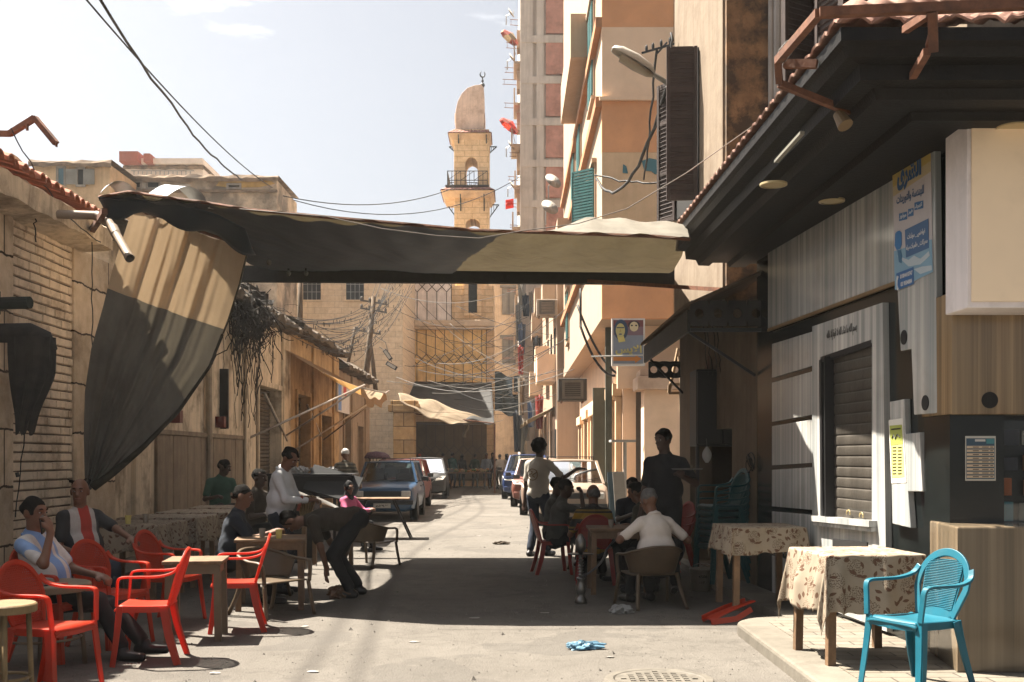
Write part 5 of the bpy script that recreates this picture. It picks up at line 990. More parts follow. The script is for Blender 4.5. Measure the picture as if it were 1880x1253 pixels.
fp('header', 1790, 1809, 807, 811, (.45, .43, .40), .004); fp('teal_corner', 1811, 1825, 806, 815, (.05, .18, .20), .004)
b = MB()
for k in range(9):
    for x0, x1 in ((1786, 1797), (1803, 1815), (1818, 1823)): a, c_ = P(x0, 822 + k*6.8, 7.429), P(x1, 820.5 + k*6.8, 7.429); b.box(a.x, c_.x, a.y - .001, a.y, a.z, c_.z)
b.build('lettering', MATS['letter_black'], t, True)
# ------------------------------------------------------------------ figures: signed distance bodies meshed with surface nets
def sdf_mesh(prims, h, k=.022, noise=0.0, seed=0):
    lo = np.array([9e9]*3); hi = -lo
    for p in prims:
        if p[0] == 's': continue
        if p[0] == 'c': pts = [p[1], p[2]]; r = max(p[3], p[4])
        else: pts = [p[1]]; r = max(p[3])
        for q in pts: q = np.array(q); lo = np.minimum(lo, q - r - .03); hi = np.maximum(hi, q + r + .03)
    n = np.ceil((hi - lo)/h).astype(int) + 2; D = np.full(n, .5, np.float32)
    ax = [lo[i] + h*np.arange(n[i]) for i in range(3)]
    for p in prims:
        if p[0] == 'c': pts = np.array([p[1], p[2]]); r = max(p[3], p[4])
        else: pts = np.array([p[1]]); r = max(p[3])
        m = r + k + 3*h; a = np.maximum(0, np.floor((pts.min(0) - m - lo)/h).astype(int)); b_ = np.minimum(n, np.ceil((pts.max(0) + m - lo)/h).astype(int) + 1)
        if (b_ <= a).any(): continue
        X, Y, Z = np.meshgrid(*[ax[i][a[i]:b_[i]] for i in range(3)], indexing='ij'); q = np.stack([X, Y, Z], -1)
        if p[0] == 'c':
            A = np.array(p[1]); B = np.array(p[2]); ba = B - A; t = np.clip(((q - A) @ ba)/max(1e-9, ba @ ba), 0, 1)
            d = np.linalg.norm(q - A - t[..., None]*ba, axis=-1) - (p[3] + (p[4] - p[3])*t)
        else:
            l = (q - np.array(p[1])) @ np.array(p[2]).T; rr_ = np.array(p[3]); k0 = np.linalg.norm(l/rr_, axis=-1); k1 = np.linalg.norm(l/(rr_*rr_), axis=-1)
            d = k0*(k0 - 1)/np.maximum(k1, 1e-6)
        s = (slice(a[0], b_[0]), slice(a[1], b_[1]), slice(a[2], b_[2])); E_ = D[s]
        if p[0] == 's': D[s] = np.maximum(E_, -d)
        else: hh = np.clip(.5 + .5*(E_ - d)/k, 0, 1); D[s] = E_ + (d - E_)*hh - k*hh*(1 - hh)
    if noise:
        X, Y, Z = np.meshgrid(*ax, indexing='ij'); rg = np.random.RandomState(seed); w_ = 0
        for i in range(5): f = rg.normal(size=3)*rg.uniform(18, 60); w_ = w_ + np.sin(f[0]*X + f[1]*Y + f[2]*Z*.6 + rg.uniform(0, 6))
        D = D + noise*.5*w_
    S = D < 0; c = np.zeros(np.array(S.shape) - 1, np.int8)
    for dx in (0, 1):
        for dy in (0, 1):
            for dz in (0, 1): c += S[dx:S.shape[0]-1+dx, dy:S.shape[1]-1+dy, dz:S.shape[2]-1+dz]
    I = np.argwhere((c > 0) & (c < 8)); idx = np.full(c.shape, -1, np.int64); idx[tuple(I.T)] = np.arange(len(I))
    acc = np.zeros((len(I), 3)); cnt = np.zeros(len(I)); cor = [(x, y, z) for x in (0, 1) for y in (0, 1) for z in (0, 1)]
    for i in range(8):
        for j in range(i + 1, 8):
            e = np.array(cor[j]) - np.array(cor[i])
            if np.abs(e).sum() != 1: continue
            va = D[tuple((I + cor[i]).T)]; vb_ = D[tuple((I + cor[j]).T)]; mk = (va < 0) != (vb_ < 0); t = np.where(mk, va/np.where(mk, va - vb_, 1), 0)
            acc += mk[:, None]*(np.array(cor[i]) + t[:, None]*e); cnt += mk
    V = lo + h*(I + acc/np.maximum(cnt, 1)[:, None]); Fs = []
    for a in range(3):
        b_, c_ = (a + 1) % 3, (a + 2) % 3; s0 = [slice(0, -1)]*3; s1 = [slice(0, -1)]*3; s0[a] = slice(0, S.shape[a] - 1); s1[a] = slice(1, S.shape[a])
        sh = [S.shape[i] - (1 if i == a else 0) for i in range(3)]
        A0 = S[tuple(slice(0, sh[i]) for i in range(3))]; s1 = [slice(0, sh[i]) for i in range(3)]; s1[a] = slice(1, S.shape[a]); A1 = S[tuple(s1)]
        K = np.argwhere(A0 != A1); K = K[(K[:, b_] > 0) & (K[:, c_] > 0)]
        if len(K) == 0: continue
        eb = np.zeros(3, int); eb[b_] = 1; ec = np.zeros(3, int); ec[c_] = 1
        ok = np.ones(len(K), bool)
        for q in (K, K - eb, K - eb - ec, K - ec): ok &= (q < np.array(c.shape)).all(1)
        K = K[ok]; qd = np.stack([idx[tuple(q.T)] for q in (K, K - eb, K - eb - ec, K - ec)], 1); inv = ~A0[tuple(K.T)]; qd[inv] = qd[inv][:, ::-1]; Fs.append(qd)
    return V, np.concatenate(Fs)
def mesh_obj(name, V, Fq, mat, parent=None):
    me = bpy.data.meshes.new(name); me.from_pydata(V.tolist(), [], Fq.tolist()); me.polygons.foreach_set('use_smooth', [True]*len(me.polygons)); me.materials.append(mat)
    o = bpy.data.objects.new(name, me); COL.objects.link(o)
    if parent is not None: o.parent = parent
    return o
def ik(a, t, l1, l2, hint):
    d = t - a; L_ = min(d.length, (l1 + l2)*.999); u = d.normalized(); t = a + u*L_
    x = (l1*l1 - l2*l2 + L_*L_)/(2*L_); y = math.sqrt(max(0, l1*l1 - x*x)); hp = hint - u*hint.dot(u)
    if hp.length < 1e-4: hp = Vector((1, 0, 0)) - u*u.x
    return a + u*x + hp.normalized()*y, t
SKIN = [M('skin_a', (.20, .095, .055), .55, .08, 8, bump=.05, spec=.4), M('skin_b', (.13, .060, .034), .55, .08, 8, bump=.05, spec=.4), M('skin_c', (.045, .022, .014), .55, .08, 8, bump=.05, spec=.4)]
HAIRB = M('hair_black', (.007, .006, .005), .9, .3, 30, bump=.9, bscale=90, spec=.08); HAIRG = M('hair_grey', (.10, .095, .09), .7, .4, 30, bump=.5, bscale=120)
SHOE = M('shoe_black', (.010, .009, .009), .35, .2, bump=.05); EYEW = M('eye_white', (.30, .28, .26), .3, .02, bump=0); LIP = M('lip', (.13, .05, .04), .5, .05, bump=0)
DENIM = M('denim', (.018, .024, .038), .9, .25, 12, bump=.2, bscale=150); BLKC = M('black_cloth', (.009, .009, .010), .9, .3, 8, bump=.2, bscale=120); OLIVE = M('olive_cloth', (.05, .045, .032), .9, .2)
def V3(t): return Vector(t)
def person(label, loc, yaw, pose='stand', H=1.72, lean=0, sway=0, twist=0, hip=None, lh=None, rh=None, le=None, re=None, lf=None, rf=None, lk=None, rk=None, look=(0, 0), shirt=BLKC, sleeve='short', pants=DENIM, shoes=SHOE, hair='short', hairm=HAIRB, skin=0, vox=.0105, face=True, belly=0, curl=.9, group=None, mous=False, lhd=None, rhd=None, extra=None, build=1.0, collar=False):
    sit = pose == 'sit'; H = 1.66 if sit and H == 1.72 else H; s = H/1.72; P0 = V3((0, 0, hip if hip is not None else (.45 if sit else .93*s)))
    ln, sw, tw = R(lean), R(sway), R(twist)
    d = V3((math.sin(ln), math.sin(sw), math.cos(ln)*math.cos(sw))).normalized(); sv = Matrix.Rotation(tw, 3, d) @ (V3((0, 1, 0)) - d*d.y).normalized(); fw = sv.cross(d)
    T = np.array([tuple(fw), tuple(sv), tuple(d)]); w_ = build
    waist = P0 + d*.17*s; chest = P0 + d*.35*s; neck = P0 + d*.515*s; shL = P0 + d*.445*s + sv*.172*s*w_; shR = P0 + d*.445*s - sv*.172*s*w_
    hy, hp = R(look[0]), R(look[1]); hf = Matrix.Rotation(hy, 3, 'Z') @ V3((math.cos(hp + ln*.25), 0, -math.sin(hp + ln*.25))); hs = Matrix.Rotation(hy, 3, 'Z') @ V3((0, 1, 0)); hu = hf.cross(hs); C = neck + d*.05*s + hu*.125*s + hf*.022
    Th = np.array([tuple(hf), tuple(hs), tuple(hu)])
    hipL, hipR = P0 + V3((0, .09*s, -.02)), P0 + V3((0, -.09*s, -.02))
    lf = V3(lf) if lf else V3((.40, .12, .085) if sit else (.0, .11, .085)); rf = V3(rf) if rf else V3((.42, -.13, .085) if sit else (.03, -.11, .085))
    lh = V3(lh) if lh else (V3((.33, .15, .66)) if sit else V3((.06, .27, .80*s))); rh = V3(rh) if rh else (V3((.33, -.15, .66)) if sit else V3((.06, -.27, .80*s)))
    ua, fa, th, sh = .295*s, .255*s, .435*s, .425*s
    legs = []
    for hj, ft, kh in ((hipL, lf, lk), (hipR, rf, rk)): kn, an = ik(hj, ft, th, sh, V3(kh) if kh else V3((1, 0, .4 if sit else 0))); legs.append((hj, kn, an))
    arms = []
    for sj, hd_, eh, sg_ in ((shL, lh, le, 1), (shR, rh, re, -1)): el_, wr = ik(sj, hd_, ua, fa, V3(eh) if eh else V3((-.5, .5*sg_, -.6))); arms.append((sj, el_, wr, sg_))
    c = lambda a, b_, ra, rb: ('c', tuple(a), tuple(b_), ra*s, rb*s)
    e = lambda p, m_, r_: ('e', tuple(p), m_, tuple(x*s for x in r_)); sb = lambda p, m_, r_: ('s', tuple(p), m_, tuple(x*s for x in r_))
    bl = belly
    body = [e(P0, T, (.105, .155, .12)), e(waist + fw*bl*.4, T, (.098 + bl*.8, .142 + bl*.6, .16)), e(chest, T, (.108, .158, .17)), c(shL, shR, .055, .055), c(neck - d*.05, C - hu*.05, .062, .057)]
    body += [e(C + hu*.025 - hf*.008, Th, (.096, .076, .094)), e(C - hu*.045 + hf*.022, Th, (.066, .056, .072)), e(C - hu*.088 + hf*.055, Th, (.026, .026, .022)), c(C + hf*.086 + hu*.012, C + hf*.104 - hu*.026, .009, .0145), c(C + hf*.078 + hu*.03 + hs*.03, C + hf*.078 + hu*.03 - hs*.03, .014, .014)]
    for g_ in (1, -1): body.append(e(C + hs*.077*g_ - hf*.008 - hu*.008, Th, (.022, .011, .033)))
    for hj, kn, an in legs: body += [c(hj, kn, .076, .050), c(kn, an, .050, .034), c(an - V3((.03, 0, .045)), an + V3((.09, 0, -.055)), .030, .022)]
    for (sj, el_, wr, g_), hd2 in zip(arms, (lhd, rhd)):
        body += [c(sj, el_, .046*w_, .036), c(el_, wr, .036, .026)]
        hd = V3(hd2).normalized() if hd2 else (wr - el_).normalized(); ac = hd.cross(V3((0, 0, 1)) if abs(hd.z) < .8 else V3((1, 0, 0))).normalized(); pn = ac.cross(hd)*(-1 if True else 1)
        if pn.z > 0 and abs(hd.z) < .8: pn = -pn
        pc = wr + hd*.05*s; body += [c(wr, pc, .024, .026), ('e', tuple(pc), np.array([tuple(hd), tuple(ac), tuple(pn)]), (.046*s, .040*s, .017*s))]
        for i, (o_, l_) in enumerate(((-.030, .062), (-.010, .074), (.010, .070), (.029, .054))):
            b0 = pc + hd*.036*s + ac*o_*s; d1 = (hd*math.cos(curl*.6) + pn*math.sin(curl*.6)); d2 = hd*math.cos(curl*1.5) + pn*math.sin(curl*1.5); m1 = b0 + d1*l_*.5*s; body += [c(b0 - hd*.01, m1, .0105, .0098), c(m1, m1 + d2*l_*.5*s, .0098, .0088)]
        tb = pc - hd*.02*s + ac*.034*s*g_; td = (hd*.7 + ac*.6*g_ + pn*.45).normalized(); body += [c(tb, tb + td*.034*s, .0125, .011), c(tb + td*.034*s, tb + td*.034*s + (hd*.9 + pn*.4).normalized()*.028*s, .011, .009)]
    if extra: body += extra(C, hf, hs, hu, arms)
    V, Fq = sdf_mesh(body, vox, .020); o = mesh_obj('person', V, Fq, SKIN[skin]); o.location = loc; o.rotation_euler = (0, 0, R(yaw)); tag(o, label, 'person', group)
    i_ = .017
    if shirt is not None:
        sp = [e(P0 + d*(.02 if not sit else .03), T, (.105 + i_ + .012 + bl*.3, .155 + i_ + .008, .13)), e(waist + fw*bl*.4, T, (.114 + i_ + bl*.8, .158 + i_ + bl*.6, .18)), e(chest, T, (.112 + i_, .162 + i_, .175)), c(shL - sv*.018, shR + sv*.018, .060, .060), c(neck - d*.02, shL - d*.005, .062, .058), c(neck - d*.02, shR - d*.005, .062, .058), c(neck - d*.07, neck + d*.008, .075, .066)]
        for sj, el_, wr, g_ in arms:
            if sleeve == 'short': m_ = sj.lerp(el_, .72); sp += [c(sj, m_, .059*w_, .056)]
            elif sleeve == 'long': m_ = el_.lerp(wr, .90); sp += [c(sj, el_, .059*w_, .051), c(el_, m_, .053, .040)]
        V, Fq = sdf_mesh(sp, vox, .026, .0030, len(label)); mesh_obj('shirt', V, Fq, shirt, o)
    if pants is not None:
        pp = [e(P0 - d*.015, T, (.118, .170, .125))]
        for hj, kn, an in legs: pp += [c(hj, kn, .095, .069), c(kn, kn.lerp(an, .90), .067, .058)]
        V, Fq = sdf_mesh(pp, vox, .03, .004, len(label) + 3); mesh_obj('trousers', V, Fq, pants, o)
    if shoes is not None:
        for hj, kn, an in legs:
            sp = []
            f_ = V3((an.x - kn.x, (an.y)*.5, 0)); f_ = V3((1, .12 if an.y > 0 else -.12, 0)).normalized(); sp += [c(an + V3((0, 0, -.045)) - f_*.045, an + V3((0, 0, -.052)) + f_*.155, .043, .034), c(an, an - V3((0, 0, .03)), .042, .046)]
            V, Fq = sdf_mesh(sp, vox, .02); mesh_obj('shoe', V, Fq, shoes, o)
    if collar: b = MB(); q = neck - d*.004; b.tube([q + (fw*math.cos(a)*.074 + sv*math.sin(a)*.071)*s - d*.030*s*math.cos(a) for a in [2*math.pi*i/20 for i in range(21)]], .013*s, 6); b.build('collar', shirt, o, smooth=True)
    hm = None
    if hair == 'short': hm = [e(C + hu*.036 - hf*.016, Th, (.099, .083, .094)), sb(C + hf*.105 - hu*.022, Th, (.082, .12, .102)), sb(C + hf*.065 - hu*.135, Th, (.125, .15, .105)), sb(C - hu*.175, Th, (.15, .15, .10))]
    elif hair == 'fringe': hm = [e(C + hu*.018 - hf*.022, Th, (.094, .084, .066)), sb(C + hf*.09 + hu*.0, Th, (.105, .12, .13)), sb(C - hu*.16, Th, (.14, .14, .105)), sb(C + hu*.115, Th, (.12, .07, .06))]
    elif hair == 'afro': hm = [e(C + hu*.05 - hf*.02, Th, (.125, .112, .118)), sb(C + hf*.12 - hu*.05, Th, (.095, .13, .105)), sb(C - hu*.17, Th, (.15, .15, .10))]
    elif hair == 'cap': hm = [e(C + hu*.045 - hf*.008, Th, (.104, .087, .088)), sb(C - hu*.09, Th, (.2, .2, .105)), ('e', tuple(C + hf*.10 + hu*.045), Th, (.07, .07, .010))]
    elif hair == 'scarf': hm = [e(C + hu*.02 - hf*.022, Th, (.112, .098, .118)), c(C - hu*.08 - hf*.01, neck - d*.04, .085, .10), sb(C + hf*.115 - hu*.01, Th, (.055, .062, .085))]
    if hm:
        V, Fq = sdf_mesh(hm, min(vox, .007) if vox < .015 else vox, .010, .006 if hair != 'cap' else 0, 5); mesh_obj({'cap': 'cap', 'scarf': 'headscarf'}.get(hair, 'hair'), V, Fq, hairm, o)
    if face:
        for g_ in (1, -1):
            b = MB(); q = C + hf*.0795 + hs*.031*g_ + hu*.008; b.ell(q, (.009, .0125, .0068), 10, Matrix(Th.tolist()).transposed(), 6); eo = b.build('eye', EYEW, o, smooth=True)
            b = MB(); b.ell(q + hf*.007, (.004, .0065, .0065), 8, Matrix(Th.tolist()).transposed(), 5); b.build('iris', HAIRB, eo, smooth=True)
            b = MB(); b.tube([C + hf*.090 + hs*.014*g_ + hu*.030, C + hf*.092 + hs*.03*g_ + hu*.036, C + hf*.082 + hs*.046*g_ + hu*.030], [.004, .006, .003], 6); b.build('eyebrow', HAIRB, o, smooth=True)
        b = MB(); q = C + hf*.086 - hu*.060; b.tube([q - hs*.024 - hf*.010, q + hf*.002, q + hs*.024 - hf*.010], [.003, .0075, .003], 6); b.build('mouth', LIP, o, smooth=True)
        if mous: b = MB(); q = C + hf*.094 - hu*.046; b.tube([q - hs*.030 - hf*.016 - hu*.008, q, q + hs*.030 - hf*.016 - hu*.008], [.004, .009, .004], 6); b.build('moustache', HAIRB, o, smooth=True)
    return o
# ------------------------------------------------------------------ chairs and tables
def sweep(mb, path, side, w_, t_, taper=None):
    path = [Vector(p) for p in path]; vs = []; k = len(path)
    for i, p in enumerate(path):
        t = (path[min(i + 1, k - 1)] - path[max(i - 1, 0)]).normalized(); sd = Vector(side(i/(k - 1)) if callable(side) else side); sd = (sd - t*sd.dot(t)).normalized(); n = t.cross(sd)
        f = 1 if taper is None else taper[0] + (taper[1] - taper[0])*i/(k - 1)
        for a, c_ in ((-1, -1), (1, -1), (1, 1), (-1, 1)): vs.append(p + sd*a*w_/2*f + n*c_*t_/2)
    fs = [(4*i + j, 4*i + (j+1) % 4, 4*i + 4 + (j+1) % 4, 4*i + 4 + j) for i in range(k - 1) for j in range(4)] + [(3, 2, 1, 0), (4*k - 4, 4*k - 3, 4*k - 2, 4*k - 1)]
    return mb.add(vs, fs)
def spl(pts, n=6):
    pts = [Vector(p) for p in pts]; out = []
    for i in range(len(pts) - 1):
        p0, p1, p2, p3 = pts[max(i-1, 0)], pts[i], pts[i+1], pts[min(i+2, len(pts)-1)]
        for j in range(n):
            t = j/n; out.append(.5*((2*p1) + (p2 - p0)*t + (2*p0 - 5*p1 + 4*p2 - p3)*t*t + (3*p1 - p0 - 3*p2 + p3)*t**3))
    return out + [pts[-1]]
def garden_chair(label, mat, slat, name='plastic_chair', group=None):
    t = thing(name, label, 'chair', (0, 0, 0), 0, group)
    bx = lambda z: -.185 - max(0, z - .42)*.36
    b = MB(); b.grid(lambda u, v: Vector((-.205 + .43*u + .02*(u > .99), (v - .5)*(.40 + .06*u), .425 - .018*math.sin(math.pi*u)*(1 - (2*v - 1)**4) + .010*u - (.03 if u > .999 else 0) - .012*(abs(2*v - 1))**6)), 16, 14); o = b.build('seat', mat, t, smooth=True, solid=.012)
    b = MB(); 
    for sd in (-1, 1): sweep(b, [(-.20, .20*sd, .40), (.0, .215*sd, .40), (.20, .23*sd, .405)], (0, 0, 1), .045, .012)
    sweep(b, [(.225, -.22, .40), (.235, 0, .395), (.225, .22, .40)], (0, 0, 1), .045, .012); b.build('apron', mat, t)
    for sd in (-1, 1):
        b = MB(); fp = [(.215, .232*sd, .43), (.235, .25*sd, .22), (.265, .268*sd, 0)]; sweep(b, spl(fp, 4), (0, 1, 0), .060, .012, (1, .72)); sweep(b, [Vector(p) + Vector((-.022, .026*sd, 0)) for p in spl(fp, 4)], (1, 0, 0), .050, .012, (1, .72)); b.build('leg', mat, t)
        b = MB(); fp = [(-.185, .195*sd, .42), (-.225, .225*sd, .22), (-.30, .250*sd, 0)]; sweep(b, spl(fp, 4), (0, 1, 0), .060, .012, (1.25, .72)); sweep(b, [Vector(p) + Vector((.026, .026*sd, 0)) for p in spl(fp, 4)], (1, 0, 0), .058, .012, (1.25, .72)); b.build('leg', mat, t)
        b = MB(); ap = [(bx(.70), .235*sd, .72), (bx(.66) + .03, .262*sd, .668), (-.12, .283*sd, .642), (.05, .285*sd, .640), (.165, .280*sd, .638), (.205, .272*sd, .615), (.213, .262*sd, .54), (.222, .25*sd, .43)]
        sweep(b, spl(ap, 6), lambda f: (0, 1, 0) if f < .66 else (0, 1, .0), .046, .018); b.build('armrest', mat, t, bevel=.005)
    hw = lambda z: (.175 + .07*min(1, (z - .42)/.17)) if z < .60 else .245*max(0, 1 - ((z - .60)/.235)**2.3)**.5
    zs = [.42 + .18*i/8 for i in range(9)] + [.60 + .235*math.sin(math.pi/2*i/12) for i in range(1, 13)]
    left = [Vector((bx(z), hw(z), z)) for z in zs]; right = [Vector((p.x, -p.y, p.z)) for p in left[::-1][1:]]
    arc_ = left + right; fw_ = .048 if slat else .034
    b = MB(); n = len(arc_); vs = []
    for i, p in enumerate(arc_):
        t_ = (arc_[min(i+1, n-1)] - arc_[max(i-1, 0)]).normalized(); inn = Vector((-.36*t_.y*0, -t_.z, t_.y)); cc = Vector((bx(.6), 0, .6)); inn = (inn if (cc - p).dot(inn) > 0 else -inn).normalized()
        inn = Vector((-.34*inn.z, inn.y, inn.z))
        q = p + inn*fw_; nn_ = Vector((.94, 0, .34))*.011; vs += [p - nn_, p + nn_, q + nn_, q - nn_]
    b.add(vs, [(4*i + j, 4*i + (j+1) % 4, 4*i + 4 + (j+1) % 4, 4*i + 4 + j) for i in range(n - 1) for j in range(4)]); b.build('back_frame', mat, t, bevel=.004)
    b = MB()
    if slat:
        pw_ = lambda z: min(.135 + .02*(z - .42)/.2, hw(z) - .05)
        k = 30
        for i in range(k):
            z = .475 + .30*i/k; h = pw_(z)
            if h > .03: sweep(b, [(bx(z) - .006 - .02*(1 - (y/.16)**2) + .02, y, z) for y in [h*(-1 + j/3) for j in range(7)]], (.34, 0, .94), .0068, .007)
        b.grid(lambda u, v: Vector((bx(.42 + .06*v), (u - .5)*2*.16, .425 + .055*v)), 6, 3)
        for sd in (-1, 1): sweep(b, [(bx(z) + .002, sd*(pw_(z)), z) for z in [.43 + .36*i/9 for i in range(10)] if pw_(z) > .02], (0, 1, 0), .022, .010)
    else:
        for i in range(27):
            z = .435 + .375*i/27; h = hw(z) - .02
            if h > .02: sweep(b, [(bx(z) - .028*(1 - (y/.24)**2) + .012, y, z) for y in [h*(-1 + j/4) for j in range(9)]], (.34, 0, .94), .0085, .005)
        for i in range(-12, 13):
            y = i*.0185; zz_ = [z for z in [.425 + .40*j/24 for j in range(25)] if hw(z) - .015 > abs(y)]
            if len(zz_) > 2: sweep(b, [(bx(z) - .028*(1 - (y/.24)**2) + .012, y, z) for z in zz_], (0, 1, 0), .0105, .005)
    b.build('backrest', mat, t); t.scale = (.85, .85, 1); return t
def place(t, loc, rz): t.location = loc; t.rotation_euler = (0, 0, rz); return t
def faced(px, py, rz, z=0.0): g_ = G(px, py, z); return (g_.x, g_.y, z)
RG = 'red plastic armchairs of the street cafe'
rc = garden_chair('red plastic armchair in the left foreground beside the round wooden table', RED_P, False, 'plastic_chair', RG)
place(rc, (-2.97, 7.0, 0), R(-16))
dup(rc, (-2.68, 8.05, 0), R(188), 'sunlit red plastic armchair with its perforated back towards the road, nearest the camera')
dup(rc, (-2.40, 9.5, 0), R(192), 'sunlit red plastic armchair farther up, behind the small square table')
dup(rc, (-3.22, 8.75, 0), R(-24), 'shaded red plastic armchair behind the man on the phone')
dup(rc, (-3.12, 9.95, 0), R(-14), 'shaded red plastic armchair pushed up behind the small square table')
dup(rc, (-3.42, 8.15, 0), R(-12), 'red plastic armchair under the man on the phone')
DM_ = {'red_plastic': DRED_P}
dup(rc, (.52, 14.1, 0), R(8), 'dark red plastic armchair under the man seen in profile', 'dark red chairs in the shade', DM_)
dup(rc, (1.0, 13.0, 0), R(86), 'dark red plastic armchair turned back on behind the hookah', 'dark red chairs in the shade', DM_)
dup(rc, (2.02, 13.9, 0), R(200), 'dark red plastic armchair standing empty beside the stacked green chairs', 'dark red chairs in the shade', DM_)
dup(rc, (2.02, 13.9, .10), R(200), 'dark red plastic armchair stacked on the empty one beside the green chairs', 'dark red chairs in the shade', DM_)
bc = garden_chair('bright blue plastic armchair beside the nearest cloth covered table', BLUE_P, True, 'plastic_chair'); place(bc, (2.455, 6.62, PV), R(206))
for k in range(7):
    l = ['lowest', 'second from the bottom', 'third from the bottom', 'middle', 'third from the top', 'second from the top', 'topmost'][k] + ' green plastic armchair in the stack by the dim shop'
    o = dup(bc, (2.36, 12.35 - .012*k, .09 + .075*k), R(195), l, 'stacked green plastic armchairs', {'blue_plastic': GREEN_P})
def tan_chair(label):
    t = thing('plastic_chair', label, 'chair', (0, 0, 0), 0, 'tan plastic chairs'); m = TAN_P
    b = MB(); b.grid(lambda u, v: Vector((-.20 + .43*u, (v - .5)*(.42 + .05*u), .42 - .015*math.sin(math.pi*u))), 10, 8); b.build('seat', m, t, smooth=True, solid=.02)
    band = spl([(.22, .27, .40), (.215, .285, .58), (.17, .29, .645), (.0, .285, .66), (-.18, .25, .71), (-.29, .14, .76), (-.32, 0, .775), (-.29, -.14, .76), (-.18, -.25, .71), (.0, -.285, .66), (.17, -.29, .645), (.215, -.285, .58), (.22, -.27, .40)], 6)
    b = MB(); b.tube(band, .019, 8); b.build('arm_rail', m, t, smooth=True)
    def bp(u, v):
        k = 18 + u*36; i = int(min(k, 53)); top = band[i].lerp(band[i+1], k - i); lowp = Vector((top.x*.62 - .02, top.y*.80, .43)); return top.lerp(lowp, v)
    b = MB(); b.grid(bp, 30, 10); b.build('backrest', m, t, smooth=True, solid=.010)
    for sd in (-1, 1):
        b = MB(); b.tube(spl([(.21, .265*sd, .41), (.24, .275*sd, .2), (.27, .29*sd, 0)], 3), [.019]*7, 8); b.build('leg', m, t, smooth=True); b = MB(); b.tube(spl([(-.19, .20*sd, .44), (-.25, .23*sd, .2), (-.33, .26*sd, 0)], 3), [.021]*7, 8); b.build('leg', m, t, smooth=True)
    return t
tc_ = tan_chair('tan plastic chair under the man in the white polo shirt'); place(tc_, (1.40, 11.0, 0), R(104)); tc_.scale = (1, 1, .80)
for loc, rz, l in (((-2.28, 10.35, 0), -38, 'tan plastic chair with a wide curved back beside the sunlit red chair'), ((-2.75, 11.6, 0), -20, 'tan plastic chair tucked in front of the seated man in the dark shirt'), ((-1.95, 15.1, 0), 60, 'tan plastic chair tilted beside the sunlit cafe table'), ((1.15, 14.6, 0), 230, 'tan plastic chair on the far side of the crowded table')):
    dup(tc_, loc, R(rz), l, 'tan plastic chairs')
# patterned tablecloths: leaves and dotted rosettes printed on the cloth's own weave (UV in metres)
g = NG('leaf_cloth'); UV = g.tc.outputs['UV']
def vm(op, a, b_=None):
    n = g.n.new('ShaderNodeVectorMath'); n.operation = op; g.link(a, n.inputs[0])
    if b_ is not None:
        if isinstance(b_, tuple): n.inputs[1].default_value = b_
        else: g.link(b_, n.inputs[1])
    return n
def vor(scale, off):
    v = g.n.new('ShaderNodeTexVoronoi'); v.voronoi_dimensions = '2D'; v.inputs['Scale'].default_value = scale; v.inputs['Randomness'].default_value = .8; p = vm('ADD', UV, (off, off*.37, 0)).outputs[0]; g.link(p, v.inputs['Vector']); return v, p
def leafmask(scale, off, a_, b_):
    v, p = vor(scale, off); d = vm('SUBTRACT', p, v.outputs['Position']).outputs[0]; x = g.n.new('ShaderNodeSeparateXYZ'); g.link(d, x.inputs[0]); cl = g.n.new('ShaderNodeSeparateColor'); g.link(v.outputs['Color'], cl.inputs[0])
    an = g.math('MULTIPLY', cl.outputs[0], 6.283); cs, sn = g.math('COSINE', an), g.math('SINE', an)
    xr = g.math('ADD', g.math('MULTIPLY', x.outputs[0], cs), g.math('MULTIPLY', x.outputs[1], sn)); yr = g.math('SUBTRACT', g.math('MULTIPLY', x.outputs[1], cs), g.math('MULTIPLY', x.outputs[0], sn))
    xa = g.math('DIVIDE', g.math('ABSOLUTE', xr), a_); w_ = g.math('MULTIPLY', g.math('SUBTRACT', 1.0, g.math('MULTIPLY', xa, xa)), b_); return g.math('GREATER_THAN', w_, g.math('ABSOLUTE', yr))
c = g.mix(g.ramp(g.noise(4), .3, .7), (.22, .178, .128), (.26, .213, .156))
vb_, _ = vor(6.2, 2.1); vd, _ = vor(85, .3); dots = g.math('MULTIPLY', g.math('LESS_THAN', vb_.outputs['Distance'], .36), g.math('LESS_THAN', vd.outputs['Distance'], .36)); c = g.mix(g.math('MULTIPLY', dots, .75), c, (.07, .036, .018))
for sc_, off in ((11.0, .4), (9.0, 7.7)): c = g.mix(g.math('MULTIPLY', leafmask(sc_, off, .024, .0105), .9), c, (.075, .030, .012))
c = g.mix(g.math('MULTIPLY', g.ramp(g.noise(3, 6, .7), .55, .75), .3), c, (.12, .085, .05))
LEAF = g.out(c, .8, g.bump(g.noise(90, 3), .12, .005))
